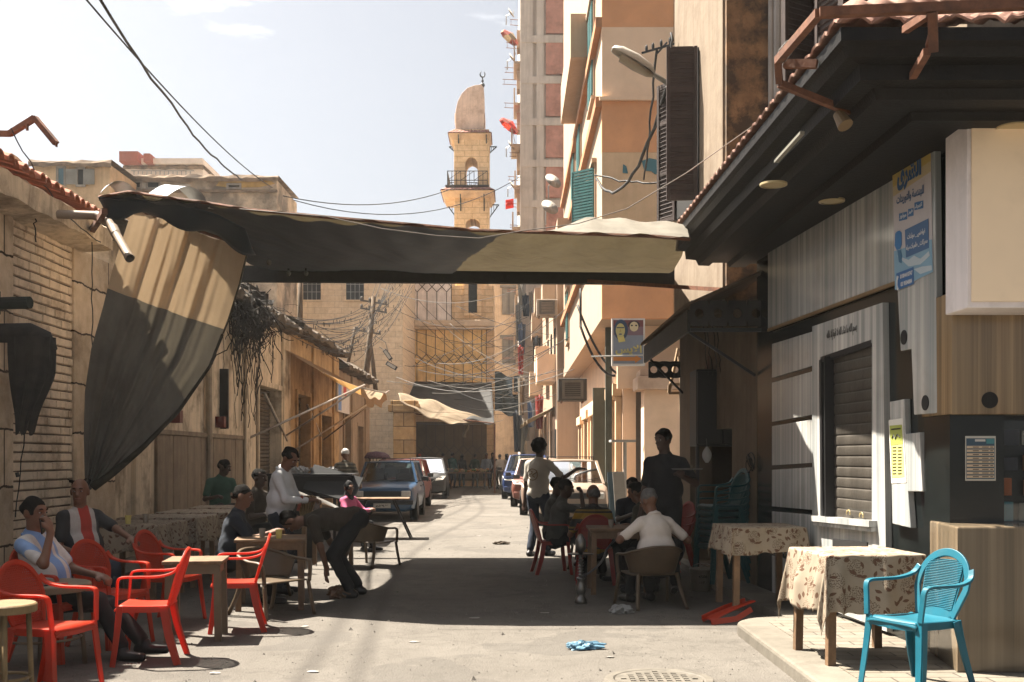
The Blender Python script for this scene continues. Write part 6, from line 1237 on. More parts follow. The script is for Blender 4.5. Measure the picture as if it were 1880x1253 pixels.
def drape(a, h, over, seed, wob=.045):
    rr = random.Random(seed); ph = [rr.uniform(0, 6) for _ in range(8)]; n = 90; A = a + over; b = MB(); b.uvs = []
    def fn(u, v):
        x, y = (u*2 - 1)*A, (v*2 - 1)*A; b.uvs.append((x, y)); cx, cy = max(-a, min(a, x)), max(-a, min(a, y)); dx, dy = x - cx, y - cy; e_ = math.hypot(dx, dy)
        if e_ < 1e-6: return Vector((x, y, h + .004 + .002*math.sin(x*19 + ph[3])*math.sin(y*23)))
        s_ = min(1, e_/.22)
        if dx and dy:
            ang = math.atan2(abs(dy), abs(dx)); q = (ang - math.pi/4); th = math.pi/4 + q*.86; lob = math.cos(2*q); rad = .012 + e_*(.07 + .15*lob**2 - .12*math.cos(6*q)*.6*s_); hz_ = h + .004 - e_*(.985 - .05*lob)
            return Vector((cx + math.copysign(1, dx)*math.cos(th)*rad, cy + math.copysign(1, dy)*math.sin(th)*rad, max(.02, hz_)))
        tcoord = cx if dy else cy; edge = min(1, (a - abs(tcoord))/.08); rip = wob*s_*edge*(math.sin(tcoord*17 + ph[0] + (3 if dx > 0 or dy > 0 else 0)) + .5*math.sin(tcoord*37 + ph[1] + e_*4)); rad = .012 + e_*.10*edge + e_*.0016 + max(-.006, rip*.55 + .012*s_*edge)
        ux, uy = (math.copysign(1, dx) if dx else 0), (math.copysign(1, dy) if dy else 0)
        return Vector((cx + ux*rad, cy + uy*rad, h + .004 - max(0, e_ - .008)*(1 - .05*abs(rip)/wob) + .018*s_*math.sin(tcoord*6 + ph[2])))
    b.grid(fn, n, n); return b
def table(label, loc, rz, a=.35, h=.74, cloth=None, over=.27, seed=1, group=None, legm=WOOD):
    t = thing('square_table', label, 'table', loc, rz, group)
    b = MB(); b.box(-a, a, -a, a, h - .03, h); b.build('tabletop', WOOD, t, bevel=.006); b = MB(); q = a - .05
    for sx, sy, ex_, ey in ((0, -1, q, .012), (0, 1, q, .012), (-1, 0, .012, q), (1, 0, .012, q)): b.box(sx*q - ex_, sx*q + ex_, sy*q - ey, sy*q + ey, h - .11, h - .031)
    b.build('apron', legm, t)
    for sx in (-1, 1):
        for sy in (-1, 1): b = MB(); b.beam((sx*q, sy*q, h - .04), (sx*(q + .01), sy*(q + .01), 0), .055, .055); b.build('leg', legm, t)
    if cloth:
        db = drape(a, h, over, seed); o = db.build('tablecloth', LEAF, None, smooth=True, base=(0, 0, 0)); ul = o.data.uv_layers.new(name='weave'); ul.data.foreach_set('uv', [w_ for lp in o.data.loops for w_ in db.uvs[lp.vertex_index]]); o.location = loc; o.rotation_euler = (0, 0, rz); tag(o, cloth, 'tablecloth', 'leaf patterned tablecloths'); md = o.modifiers.new('t', 'SOLIDIFY'); md.thickness = .003
    return t
TG = 'square cafe tables under patterned cloths'
table('sunlit square table with wooden legs beside the blue chair', (2.41, 7.66, PV), R(6), .34, .74, 'cream leaf patterned cloth on the sunlit table by the blue chair', .40, 1, TG)
table('square table with wooden legs beside the white bucket', (2.34, 10.35, .09), R(4), .34, .76, 'cream leaf patterned cloth on the shaded table by the bucket', .25, 2, TG)
LG = 'dim tables in a row along the left wall'
for k in range(4):
    table(['nearest', 'second', 'third', 'farthest'][k] + ' dim square table in the row along the left wall', (-4.10 + .02*k, 11.7 + k*1.25, .0), R(3*k - 3), .45, .80, ['nearest', 'second', 'third', 'farthest'][k] + ' dim leaf patterned cloth in the row along the left wall', .30, 11 + k, LG)
def round_table(label, loc, r, h, mat, legs=4, lr=.018, name='round_table'):
    t = thing(name, label, 'table', loc); b = MB(); b.lathe([(.001, h), (r - .01, h), (r, h - .01), (r, h - .05), (r - .02, h - .055), (.001, h - .05)], 36, caps=False); b.build('tabletop', mat, t, bevel=.003)
    for k in range(legs):
        a = 2*math.pi*(k + .3)/legs; b = MB(); b.tube([(r*.72*math.cos(a), r*.72*math.sin(a), h - .05), (r*.86*math.cos(a), r*.86*math.sin(a), 0)], lr, 8); b.build('leg', mat, t, smooth=True)
    b = MB(); b.tube([(r*.78*math.cos(2*math.pi*i/20), r*.78*math.sin(2*math.pi*i/20), h*.35) for i in range(21)], .010, 6); b.build('ring_brace', mat, t, smooth=True); return t
TBW = M('table_wood', (.12, .085, .052), .6, .2, 6, dirt=(.08, .05, .03), bump=.15); BAM = M('bamboo', (.15, .10, .045), .6, .25, 9, dirt=(.06, .035, .02), bump=.15)
round_table('round wooden table in front of the man on the phone', (-3.36, 7.8, 0), .33, .60, TBW); round_table('small bamboo legged stool table at the bottom left corner', (-2.93, 6.28, 0), .18, .66, BAM, 4, .016, 'stool')
t = table('small square table with a sunlit top behind the near red chairs', (-2.62, 9.05, 0), R(8), .24, .66, None, legm=TBW)
t = table('cafe table with a sunlit top beside the bending man', (-2.52, 14.9, 0), R(-6), .30, .76, None)
t = table('dark low table beside the man in white with a yellow cup', (-2.42, 10.95, 0), R(10), .34, .70, None)
t = table('crowded cafe table in the middle of the seated men', (1.18, 12.2, 0), R(0), .33, .72, None)
t = thing('folding_table', 'folding table with splayed legs in front of the blue old car', 'table', (-2.45, 20.2, 0), R(4)); b = MB(); b.box(-.55, .55, -.35, .35, .72, .75); b.build('tabletop', WOOD, t, bevel=.005)
for sx in (-1, 1):
    for sy in (-1, 1): b = MB(); b.beam((sx*.25, sy*.3, .72), (sx*.58, sy*.32, 0), .03, .03); b.build('leg', BLACK, t)
# things on tables and on the ground
def cup(loc, label, mat, h=.09, r=.034):
    t = thing('cup', label, 'cup', loc); b = MB(); b.lathe([(r*.75, 0), (r, h), (r - .003, h), (r*.73, .006), (.001, .006)], 18, caps=False); b.build('body', mat, t, smooth=True); b = MB(); b.lathe([(.001, h*.86), (r*.93, h*.86)], 18, caps=False); b.build('drink', M('tea', (.08, .03, .01), .2), t)
cup((-2.30, 10.75, .70), 'yellow paper cup on the dark low table', M('cup_yellow', (.45, .36, .10), .5, .05)); cup((-2.5, 10.9, .70), 'clear tea glass on the dark low table', M('tea_glass', (.20, .16, .12), .1, .05)); cup((1.1, 12.1, .72), 'tea glass among the seated men', MATS['tea_glass']); cup((-3.9, 11.6, .805), 'tea glass on the nearest dim table', MATS['tea_glass']); cup((-4.0, 11.35, .805), 'small cup on the edge of the nearest dim table', MATS['cup_yellow'])
t = thing('cigarette_pack', 'small red cigarette packet on the round wooden table', 'packet', (-3.16, 7.62, .60)); b = MB(); b.box(-.045, .045, -.028, .028, 0, .022); b.build('box', M('pack_red', (.35, .03, .02), .5), t, bevel=.002); b = MB(); b.box(-.02, .02, -.0285, -.0281, .004, .018); b.build('band', M('pack_white', (.5, .48, .45), .5), t)
t = thing('phone', 'dark phone lying on the round wooden table', 'phone', (-3.33, 7.62, .60), .3); b = MB(); b.box(-.08, .08, -.04, .04, 0, .010); b.build('case', BLACK, t, bevel=.003); b = MB(); b.box(-.072, .072, -.035, .035, .0102, .0108); b.build('screen', glass('phone_screen'), t)
# hookah
hk = thing('hookah', 'tall silver hookah standing on the shaded road', 'hookah', tuple(G(1066, 1108))); hk.scale = (1.1, 1.1, .76); CH = M('hookah_metal', (.17, .165, .155), .3, .15, 8, metal=.8, dirt=(.10, .08, .06), bump=.1)
b = MB(); b.lathe([(.001, .0), (.055, .0), (.062, .02), (.05, .07), (.032, .10), (.042, .14), (.05, .19), (.04, .25), (.028, .30), (.04, .33), (.04, .345), (.025, .36)], 22); b.build('base_vase', CH, hk, smooth=True)
pr = [(.018, .36)]
for k in range(7): z = .37 + k*.04; pr += [(.014, z), (.026, z + .012), (.026, z + .02), (.014, z + .032)]
b = MB(); b.lathe(pr + [(.016, .66)], 16); b.build('stem', CH, hk, smooth=True); b = MB(); b.lathe([(.02, .655), (.12, .662), (.125, .672), (.02, .668)], 26); b.build('tray', M('tray_dark', (.03, .03, .03), .35, .2, metal=.6), hk, smooth=True)
b = MB(); b.lathe([(.022, .668), (.028, .70), (.050, .73), (.050, .85), (.03, .90), (.015, .935), (.001, .94)], 20); b.build('bowl_cover', CH, hk, smooth=True)
b = MB(); b.tube(spl([(.025, 0, .37), (.10, .05, .42), (.22, .3, .52), (.30, .6, .66), (.42, .9, .78)], 6), .012, 8); b.build('hose', M('hose_dark', (.05, .05, .055), .6, .3), hk, smooth=True)
# bucket
bk = thing('bucket', 'battered white paint bucket with dark lettering under the patterned table', 'bucket', tuple(G(1287, 1084, .0))); b = MB(); b.lathe([(.001, 0), (.105, 0), (.128, .235), (.134, .235), (.134, .25), (.124, .25), (.102, .01), (.001, .01)], 28, caps=False); b.build('pail', M('pail_white', (.34, .30, .24), .5, .12, 6, dirt=(.15, .11, .07), damt=.6), bk, smooth=True); b = MB(); b.tube([(.132*math.cos(a), .132*math.sin(a) - .02*math.sin(a), .235 - .08*math.sin(a)) for a in [math.pi*i/14 + math.pi for i in range(15)]], .003, 5); b.build('handle', STEEL, bk)
for k, (s_, w2, zz_, hh_) in enumerate((('ECOL', .10, .165, .035), ('03 12', .09, .10, .022))): text_mb('4506' if k == 0 else '- 17 -', w2, frame((0, -.122 + .004*k - .002, zz_), (1, 0, .0), (0, -.1, 1)), .02, hh_).build('lettering', MATS['letter_black'], bk)
# plastic scraps
def crumple(name, label, cat, loc, size, mat, seed, flat=.4):
    rr = random.Random(seed); ph = [rr.uniform(0, 6) for _ in range(8)]; b = MB()
    def fn(u, v):
        th, ps = 2*math.pi*u, math.pi*v; r_ = 1 + .22*math.sin(3*th + ph[0]) + .16*math.sin(5*th + 4*ps + ph[1]) + .13*math.sin(9*th - 6*ps + ph[2]) + .05*math.sin(15*th + 9*ps + ph[3])
        return Vector((size[0]*r_*math.sin(ps)*math.cos(th), size[1]*r_*math.sin(ps)*math.sin(th), max(0, size[2]*(flat + .6*r_*math.cos(ps)))))
    b.grid(fn, 56, 28); o = b.build(name, mat, None, base=(0, 0, 0)); o.location = loc; return tag(o, label, cat)
crumple('plastic_bag', 'crumpled pale blue plastic bag lying on the sunlit road', 'bag', tuple(G(1071, 1192)), (.13, .07, .055), M('bag_blue', (.13, .25, .34), .4, .2, transl=.3), 3)
crumple('plastic_bag', 'crumpled translucent white plastic bag on the shaded road by the hookah', 'bag', tuple(G(1139, 1126)), (.10, .08, .07), M('bag_clear', (.30, .30, .29), .35, .2, transl=.3), 8)
crumple('rag', 'small brown leaf like rag on the sunlit lane', 'rag', tuple(G(920, 1000)), (.12, .06, .05), M('rag_brown', (.06, .045, .03), .9, .3), 12)
t = thing('broken_chair', 'broken red plastic chair seat lying upside down against the kerb', 'broken chair', tuple(G(1330, 1140)), R(28)); t.location.z = .01
b = MB(); b.grid(lambda u, v: Vector((-.24 + .50*u, .03 - .16*v + .03*math.sin(u*3), .015 + .10*u + .05*v*u + .02*math.sin(v*3))), 14, 8); b.build('seat', RED_P, t, smooth=True, solid=.012); b = MB(); sweep(b, [(-.26, -.14, .012), (0, -.17, .03), (.2, -.14, .10)], (0, .3, 1), .05, .012); sweep(b, [(-.22, .04, .02), (.05, .07, .09), (.27, .03, .15)], (0, 0, 1), .06, .012); b.build('rim', RED_P, t)
for k, (px, py) in enumerate(((575, 1235), (872, 1136), (878, 985), (1000, 1127), (393, 1238), (1440, 1118), (560, 1152), (1120, 1208), (760, 1180))):
    b = MB(); rr = random.Random(k + 60); n = 7; pts = [Vector((.055*math.cos(2*math.pi*i/n)*rr.uniform(.5, 1.2), .022*math.sin(2*math.pi*i/n)*rr.uniform(.6, 1.3), .003 + .008*rr.random())) for i in range(n)]; b.prism(pts, (0, 0, .002)); o = b.build('litter', M('litter_pale', (.24, .22, .20), .7, .2), None, base=(0, 0, 0)); o.location = G(px, py); tag(o, ['white paper scrap on the sunlit road at the left bottom', 'pale scrap in the middle of the shaded road', 'pale strip of litter on the far sunlit lane', 'bluish scrap in the shade left of the hookah', 'scrap under the nearest sunlit red chair', 'scrap on the pavement tiles', 'scrap at the near edge of the canopy shadow', 'scrap beside the blue bag', 'small scrap on the near sunlit road'][k], 'litter', 'scraps of litter on the road')

# grit swept along the lane: loose stones nobody could count
rr = random.Random(91); b = MB()
for k in range(2600):
    Y = 6.6 + 22*rr.random()**2; X = rr.uniform(-.47, .47)*Y if Y < 9 else rr.uniform(-4.6, 2.3); r_ = rr.uniform(.004, .012)*(1 + (rr.random() < .04)*1.4); a = rr.uniform(0, 6)
    if X > 1.85 and Y < 9.7: continue
    ca, sa = math.cos(a)*r_, math.sin(a)*r_; b.add([(X + ca, Y + sa, 0), (X - sa*rr.uniform(.6, 1.2), Y + ca, 0), (X - ca, Y - sa, 0), (X + sa, Y - ca*rr.uniform(.6, 1.2), 0), (X, Y, r_*rr.uniform(.5, 1.1))], [(0, 1, 4), (1, 2, 4), (2, 3, 4), (3, 0, 4)])
tag(b.build('road_grit', M('grit', (.10, .09, .078), .95, .5, 30), None, base=(0, 0, 0)), 'loose grit and small stones scattered over the lane', None, None, 'stuff')
# ------------------------------------------------------------------ people
def banded(name, stops, axis='z', period=.2, rough=.85):
    """woven stripes: stops = [(pos, colour)...] repeating along the garment's own axis"""
    g = NG(name); x, y, z = g.xyz(); v = {'x': x, 'y': y, 'z': z}[axis]; f = g.math('FRACT', g.math('MULTIPLY', g.math('ADD', v, 5), 1/period)); r_ = g.n.new('ShaderNodeValToRGB'); r_.color_ramp.interpolation = 'CONSTANT'; e_ = r_.color_ramp.elements
    e_[0].position = stops[0][0]; e_[0].color = (*stops[0][1], 1); e_[1].position = stops[1][0]; e_[1].color = (*stops[1][1], 1)
    for p, c_ in stops[2:]: q = e_.new(p); q.color = (*c_, 1)
    g.link(f, r_.inputs[0]); return g.out(g.mix(g.ramp(g.noise(12), .3, .7), r_.outputs[0], g.mix(1, r_.outputs[0], (.75, .75, .75), 'MULTIPLY')), rough, g.bump(g.noise(120), .15, .003))
WSH = M('white_shirt', (.50, .50, .51), .85, .06, 9, bump=.15, bscale=120); WPO = M('white_polo', (.56, .50, .45), .85, .05, 9, bump=.2, bscale=160); WTS = M('white_tshirt', (.34, .31, .27), .85, .05, 9, bump=.15, bscale=120)
BLUW = banded('blue_white_shirt', [(0, (.50, .46, .43)), (.33, (.17, .27, .48)), (.62, (.50, .46, .43)), (.8, (.20, .30, .50))], 'y', .30)
RWB = banded('red_white_black_shirt', [(0, (.02, .02, .022)), (.16, (.42, .38, .35)), (.36, (.34, .03, .018)), (.62, (.42, .38, .35)), (.76, (.02, .02, .022))], 'y', .40)
YEL = banded('yellow_black_stripes', [(0, (.010, .010, .012)), (.45, (.30, .17, .02)), (.80, (.010, .010, .012)), (.9, (.20, .13, .03))], 'z', .21)
STR = banded('olive_stripes', [(0, (.16, .14, .10)), (.5, (.06, .055, .04))], 'z', .07)
GRN = M('green_shirt', (.03, .085, .06), .85, .15, 8); NAVY = M('navy_shirt', (.010, .014, .022), .9, .2, 8); BROWN = M('brown_shirt', (.035, .026, .018), .9, .2, 8); PINK = M('pink_cloth', (.38, .08, .16), .85, .15, 6); GREY = M('grey_shirt', (.055, .055, .05), .9, .2, 8)
def gx(px, Y): return (px - CX)/F*Y
def phone_hand(C, hf, hs, hu, arms): return []
person('man in a blue and white shirt slouched with a phone at his ear', (gx(92, 8.2), 8.2, 0), -6, 'sit', hip=.44, lean=-16, look=(-12, 8), rh=(.10, -.175, .945), re=(.5, -.6, -1), lh=(.30, .14, .60), rf=(.62, -.10, .085), lf=(.72, .05, .11), shirt=BLUW, collar=True, pants=BLKC, belly=.05, skin=1, mous=False, rhd=(-.25, .15, 1), vox=.009)
t = thing('phone', 'black phone held to the ear of the man in the blue and white shirt', 'phone', (gx(80, 8.1), 8.08, 1.0)); b = MB(); b.cbox((0, 0, 0), (.012, .065, .13), Matrix.Rotation(.3, 3, 'X')); b.build('case', BLACK, t, bevel=.003); b = MB(); b.cbox((.0072, 0, 0), (.001, .055, .11), Matrix.Rotation(.3, 3, 'X')); b.build('screen', MATS.get('phone_screen') or bpy.data.materials['phone_screen'], t)
person('bald man in a red white and black shirt leaning on a dim table', (gx(146, 10.1), 10.1, 0), -40, 'sit', hip=.52, lean=2, look=(-42, 2), lh=(.50, .22, .76), le=(0, .8, -.5), rh=(.3, -.15, .62), shirt=RWB, pants=DENIM, hair=None, skin=1, belly=.06, rf=(.55, -.12, .085), vox=.009)
person('man in a green shirt sitting far back against the peeling left wall', (gx(404, 16.9), 16.9, .24), -60, 'sit', lean=6, look=(60, 12), shirt=GRN, pants=BLKC, skin=2, vox=.012)
person('man in a dark shirt seated at the tables with his face turned to the road', (gx(418, 11.2), 11.2, 0), 10, 'sit', lean=12, look=(-8, 6), lh=(.45, .12, .72), rh=(.45, -.12, .72), shirt=NAVY, pants=BLKC, skin=1)
person('dim figure sitting close to the wall behind the man in the white shirt', (gx(468, 14.2), 14.2, .12), -20, 'sit', lean=4, look=(0, 4), shirt=BROWN, pants=BLKC, skin=2, vox=.012)
person('standing man in a white long sleeved shirt looking down at what he holds', (gx(512, 12.0), 12.0, 0), -8, H=1.62, lean=5, look=(-14, 34), lh=(.34, .08, 1.02), rh=(.35, -.06, 1.03), le=(-.4, .6, -.8), re=(-.4, -.6, -.8), lhd=(.8, -.3, .1), rhd=(.8, .35, .1), shirt=WSH, sleeve='long', pants=DENIM, skin=1, belly=.05, mous=True, collar=True, vox=.009)
t = thing('paper_bundle', 'brown and cream bundle of papers held by the man in the white shirt', 'bundle', (gx(558, 11.9), 11.9, .88)); b = MB()
for k in range(7): a = -.25 + .09*k; b.cbox((.02*k - .05, .01*k, .09), (.012, .12, .22), Matrix.Rotation(a, 3, 'Y') @ Matrix.Rotation(.1*k, 3, 'Z'))
b.build('sheets', M('brown_paper', (.20, .12, .05), .8, .3, 20, dirt=(.35, .27, .14)), t); b = MB(); b.cbox((-.03, -.06, .12), (.03, .02, .17), Matrix.Rotation(.3, 3, 'Y')); b.build('red_sheet', M('pack_red2', (.22, .04, .02), .7), t)
person('man in dark clothes bending right down beside the cafe table to reach the ground', (gx(654, 11.75), 11.75, 0), 184, hip=.84, lean=92, look=(0, 58), lh=(.30, .16, .32), rh=(.10, -.26, .22), le=(0, .4, .2), re=(0, -.4, .2), lf=(.05, .16, .085), rf=(-.02, -.15, .085), shirt=BROWN, pants=BLKC, skin=1, lhd=(.1, 0, -1), rhd=(.1, 0, -1), curl=.5)
crumple('cloth_bag', 'patterned cloth bag on the ground under the hand of the bending man', 'bag', (gx(632, 11.9), 11.6, 0), (.13, .10, .11), LEAF, 21, .5)
person('small girl in a pink headscarf sitting beyond the cafe table', (gx(640, 17.6), 17.6, .0), -30, 'sit', H=1.42, hip=.44, look=(-30, 6), shirt=PINK, sleeve='long', pants=BLKC, hair='scarf', hairm=BLKC, skin=1, vox=.011)
person('man in a striped shirt and white cap seen from behind by the ochre wall', (gx(632, 22.4), 22.4, .0), 80, H=1.66, lean=6, look=(10, 4), lh=(.25, .25, .95), rh=(.25, -.25, .95), shirt=STR, pants=OLIVE, hair='cap', hairm=M('cap_white', (.45, .43, .40), .8), skin=1, vox=.012, face=False)
# right group
person('young man with an afro and printed white t-shirt pointing along the lane', (gx(988, 16.55), 16.55, 0), 62, H=1.74, lean=3, look=(-30, -4), rh=(.26, -.52, 1.32), re=(-.2, -.4, -1), rhd=(.5, -.9, .1), lh=(.05, .25, .84), lf=(-.08, .10, .085), rf=(.14, -.10, .085), shirt=WTS, pants=DENIM, hair='afro', skin=2, face=True, curl=.3)
o = bpy.data.objects[[x.name for x in bpy.data.objects if x.get('label', '').startswith('young man')][0]]; b = MB(); mm = Matrix.Rotation(0, 3, 'Z')
b = MB(); b.tube([(-.150 - .002*math.cos(a*2), .02 + .085*math.cos(a), 1.24 + .085*math.sin(a)) for a in [2*math.pi*i/24 for i in range(25)]], .007, 5); b.tube([(-.152, -.02 + .04*math.sin(i*1.1), 1.20 + .02*i) for i in range(6)], .008, 5); b.tube([(-.152, .05 + .03*math.sin(i*1.3), 1.20 + .02*i) for i in range(6)], .008, 5); b.build('shirt_print', M('print_gold', (.16, .10, .05), .8, .2), o)
person('tall man in a black shirt standing by the tin awning with a tray', (gx(1222, 11.75), 11.75, .05), -112, H=1.74, look=(-30, 6), lh=(.30, .22, 1.27), le=(-.3, .7, -.7), lhd=(.8, .3, .3), rh=(.05, -.26, .84), shirt=BLKC, pants=BLKC, skin=2, belly=.03)
t = thing('tray', 'thin round tray held by the man in the black shirt', 'tray', (gx(1262, 11.3), 11.32, 1.37)); b = MB(); b.lathe([(.001, .0), (.15, 0), (.165, .014), (.15, .006), (.001, .005)], 26, caps=False); b.build('disc', STEEL, t); b = MB(); b.lathe([(.015, .005), (.02, .05), (.018, .05)], 10, c=(.05, 0, 0), caps=False); b.build('glass', MATS['tea_glass'], t)
person('man in a grey shirt sitting in profile on the left dark red chair', (gx(1020, 14.0), 14.05, 0), 6, 'sit', lean=10, look=(-4, 8), rh=(.34, -.02, 1.00), re=(.6, -.5, -1), lh=(.40, .1, .68), shirt=GREY, pants=BLKC, skin=2)
person('dark haired man seated just behind the man in profile', (gx(1012, 15.1), 15.1, 0), -14, 'sit', lean=6, look=(0, 4), shirt=GREY, pants=BLKC, skin=2, vox=.012)
person('balding man in a yellow and black striped shirt seen from behind', (gx(1090, 12.9), 12.95, 0), 88, 'sit', hip=.40, lean=8, look=(-6, 6), shirt=YEL, collar=True, pants=BLKC, hair='fringe', hairm=HAIRG, skin=1, face=False, belly=.04)
person('man in dark clothes facing the camera at the far side of the crowded table', (gx(1160, 14.7), 14.7, .0), -84, 'sit', lean=3, look=(4, 4), lh=(.42, .12, .74), rh=(.42, -.12, .74), shirt=NAVY, pants=BLKC, skin=2, mous=True)
person('grey haired man in a white polo shirt with his back turned on the tan chair', (gx(1212, 10.9), 10.95, 0), 112, 'sit', hip=.42, lean=14, look=(22, 14), lh=(.34, .26, .70), le=(-.2, .8, -.5), rh=(.28, -.28, .72), re=(-.3, -.7, -.6), build=.94, shirt=WPO, collar=True, pants=BLKC, hair='short', hairm=HAIRG, skin=1, face=True, belly=.06, vox=.009)
person('man in a dark shirt listening with his face turned left across the table', (gx(1236, 12.1), 12.1, 0), 172, 'sit', lean=6, look=(22, 6), lh=(.36, .15, .70), rh=(.36, -.15, .70), shirt=NAVY, pants=BLKC, skin=0)
person('black haired man leaning in between the polo shirt and the man facing left', (gx(1196, 13.0), 13.0, 0), 150, 'sit', lean=14, look=(10, 18), shirt=OLIVE, pants=BLKC, skin=1, face=False)
CR = [(757, 56, .5, 'red shirt at the left end of the dark bazaar', (.22, .05, .03), 'short'), (770, 54, 0, 'orange cap in front of the dark bazaar', (.15, .12, .10), 'cap'), (813, 53, 0, 'brown robe beside the market trestle', (.09, .06, .04), 'short'), (830, 53.5, 0, 'teal shirt at the middle of the bazaar', (.02, .10, .11), 'short'), (848, 54.5, 0, 'black robe behind the market trestle', (.015, .015, .017), 'scarf'), (872, 54, 0, 'dark green shirt at the bazaar trestle', (.03, .05, .035), 'short'), (893, 52.5, 0, 'pale blue shirt near the dark lane', (.17, .20, .24), 'short'), (905, 54, 0, 'black headscarf near the dark lane', (.02, .02, .025), 'scarf'), (918, 51.5, 0, 'white shirt at the mouth of the dark lane', (.42, .40, .37), 'short'), (930, 53.5, 0, 'cream robe beside the blue car', (.30, .26, .2), 'scarf'), (705, 47, 0, 'black shirt beside the stone pillar', (.02, .02, .02), 'short')]
for k, (px, Y, _, lb_, col, hr) in enumerate(CR):
    person('distant shopper with a ' + lb_, (gx(px, Y), Y, 0), [-90, -70, 90, 60, 100, 80, -80, -100, 120, -60, 90][k], H=1.62 + .03*(k % 4), look=(0, 8), lh=(.2, .2, .95), shirt=M('crowd_%d' % k, col, .9, .15), sleeve='long', pants=[DENIM, BLKC, OLIVE][k % 3], hair=hr, hairm=M('cap_orange', (.45, .07, .02), .8) if k == 1 else BLKC, skin=1, vox=.022, face=False, group='shoppers in front of the dark bazaar')
def stall(label, px, Y, w_, cols):
    t = thing('market_trestle', label, 'stall', (gx(px, Y), Y, 0)); b = MB(); b.box(-w_, w_, -.4, .4, .74, .80); b.build('board', WOOD, t)
    for sx in (-1, 1): b = MB(); b.beam((sx*w_*.8 - .15, 0, 0), (sx*w_*.8, 0, .74), .05, .05); b.beam((sx*w_*.8 + .15, 0, 0), (sx*w_*.8, 0, .74), .05, .05); b.build('leg', WOOD, t)
    rr = random.Random(px); b = MB()
    for k in range(60): b.cur = k % len(cols); b.ell((rr.uniform(-w_, w_)*.92, rr.uniform(-.36, .36), .82 + rr.uniform(0, .12)), (.07, .07, .055), 7, None, 5)
    b.build('produce', cols, t)
stall('long trestle of produce in front of the dark bazaar', 858, 51.5, 1.1, [M('produce_orange', (.35, .14, .04), .6), M('produce_pale', (.35, .27, .16), .6), M('produce_green', (.07, .12, .03), .6)]); stall('trestle of goods beside the stone pillar', 748, 52.5, 1.0, [MATS['produce_green'], MATS['produce_orange']])
t = thing('parasol_cart', 'small cart with a domed purple awning beside the stone pillar', 'cart', (gx(691, 40.5), 40.5, 0)); t.scale = (.75, .75, .75); b = MB(); b.lathe([(.72, 1.95), (.62, 2.12), (.4, 2.25), (.02, 2.3)], 20); b.build('awning', M('cart_purple', (.09, .06, .09), .8, .5, 14), t, smooth=True); b = MB(); b.tube([(-.3, 0, .6), (-.3, 0, 2.1)], .03, 6); b.tube([(.3, 0, .6), (.3, 0, 2.1)], .03, 6); b.build('pole', RUST, t); b = MB(); b.box(-.6, .6, -.4, .4, .55, .9); b.box(-.6, .6, -.45, .45, 1.45, 1.5); b.build('box', M('cart_blue', (.04, .06, .14), .7, .2), t)
for sx in (-1, 1): b = MB(); b.lathe([(.12, -.03), (.28, -.03), (.28, .03), (.12, .03)], 20, c=(sx*.62, 0, .28), m=Matrix.Rotation(R(90), 3, 'Y')); b.build('wheel', BLACK, t)
# clutter by the ochre wall
t = thing('cook_stand', 'dark metal cooking stand piled with white bags by the ochre wall', 'stand', (gx(580, 19.0), 19.0, 0)); b = MB(); b.box(-.75, .65, -.4, .4, .80, 1.18); b.box(-.8, .7, -.45, .45, 1.18, 1.22); b.build('body', BLACK, t, bevel=.01)
for sx in (-.65, .55):
    for sy in (-.35, .35): b = MB(); b.beam((sx, sy, 0), (sx, sy, .8), .04, .04); b.build('leg', BLACK, t)
for k, (dx, r_) in enumerate(((-.42, .13), (-.22, .10), (.05, .11), (.3, .09))): crumple('plastic_bag', ['large white', 'small white', 'grey', 'pale'][k] + ' plastic bag on the dark cooking stand', 'bag', (gx(580, 19) + dx, 18.85, 1.22), (r_, r_*.8, r_), M('bag_white', (.42, .41, .40), .5, .15, transl=.25) if k < 2 else M('bag_grey', (.16, .155, .15), .5, .2), 30 + k, .5)
b = MB(); b.cbox((gx(612, 18.6), 18.6, 1.05), (.9, .04, .5), Matrix.Rotation(R(-30), 3, 'X') @ Matrix.Rotation(.3, 3, 'Y')); b.cbox((gx(612, 18.6), 18.75, .42), (.05, .05, .85)); tag(b.build('tilted_board', BLACK), 'black board tilted beside the cooking stand', 'board')
b = MB(); b.cbox((gx(540, 16.5), 16.5, .45), (.7, .5, .9)); tag(b.build('dark_crate', M('crate_dark', (.02, .018, .016), .8, .3), bevel=.02), 'dark crate behind the standing man in white', 'crate')
for k, (px, Y, z) in enumerate(((598, 15.2, .84), (560, 16.0, .905))):
    t = thing('metal_plate', ['large tilted tin plate beyond the sunlit cafe table', 'smaller tin plate leaning on the dark crate'][k], 'plate', (gx(px, Y), Y, z), 0, 'tin plates'); m = Matrix.Rotation(R(25), 3, 'Y'); b = MB(); b.lathe([(.001, .0), (.15, 0), (.21, .03), (.205, .033), (.15, .006)], 28, m=m, caps=False); b.build('disc', STEEL, t, smooth=True)
b = MB(); b.box(-3.25, -2.9, 11.2, 11.6, .0, .3); 
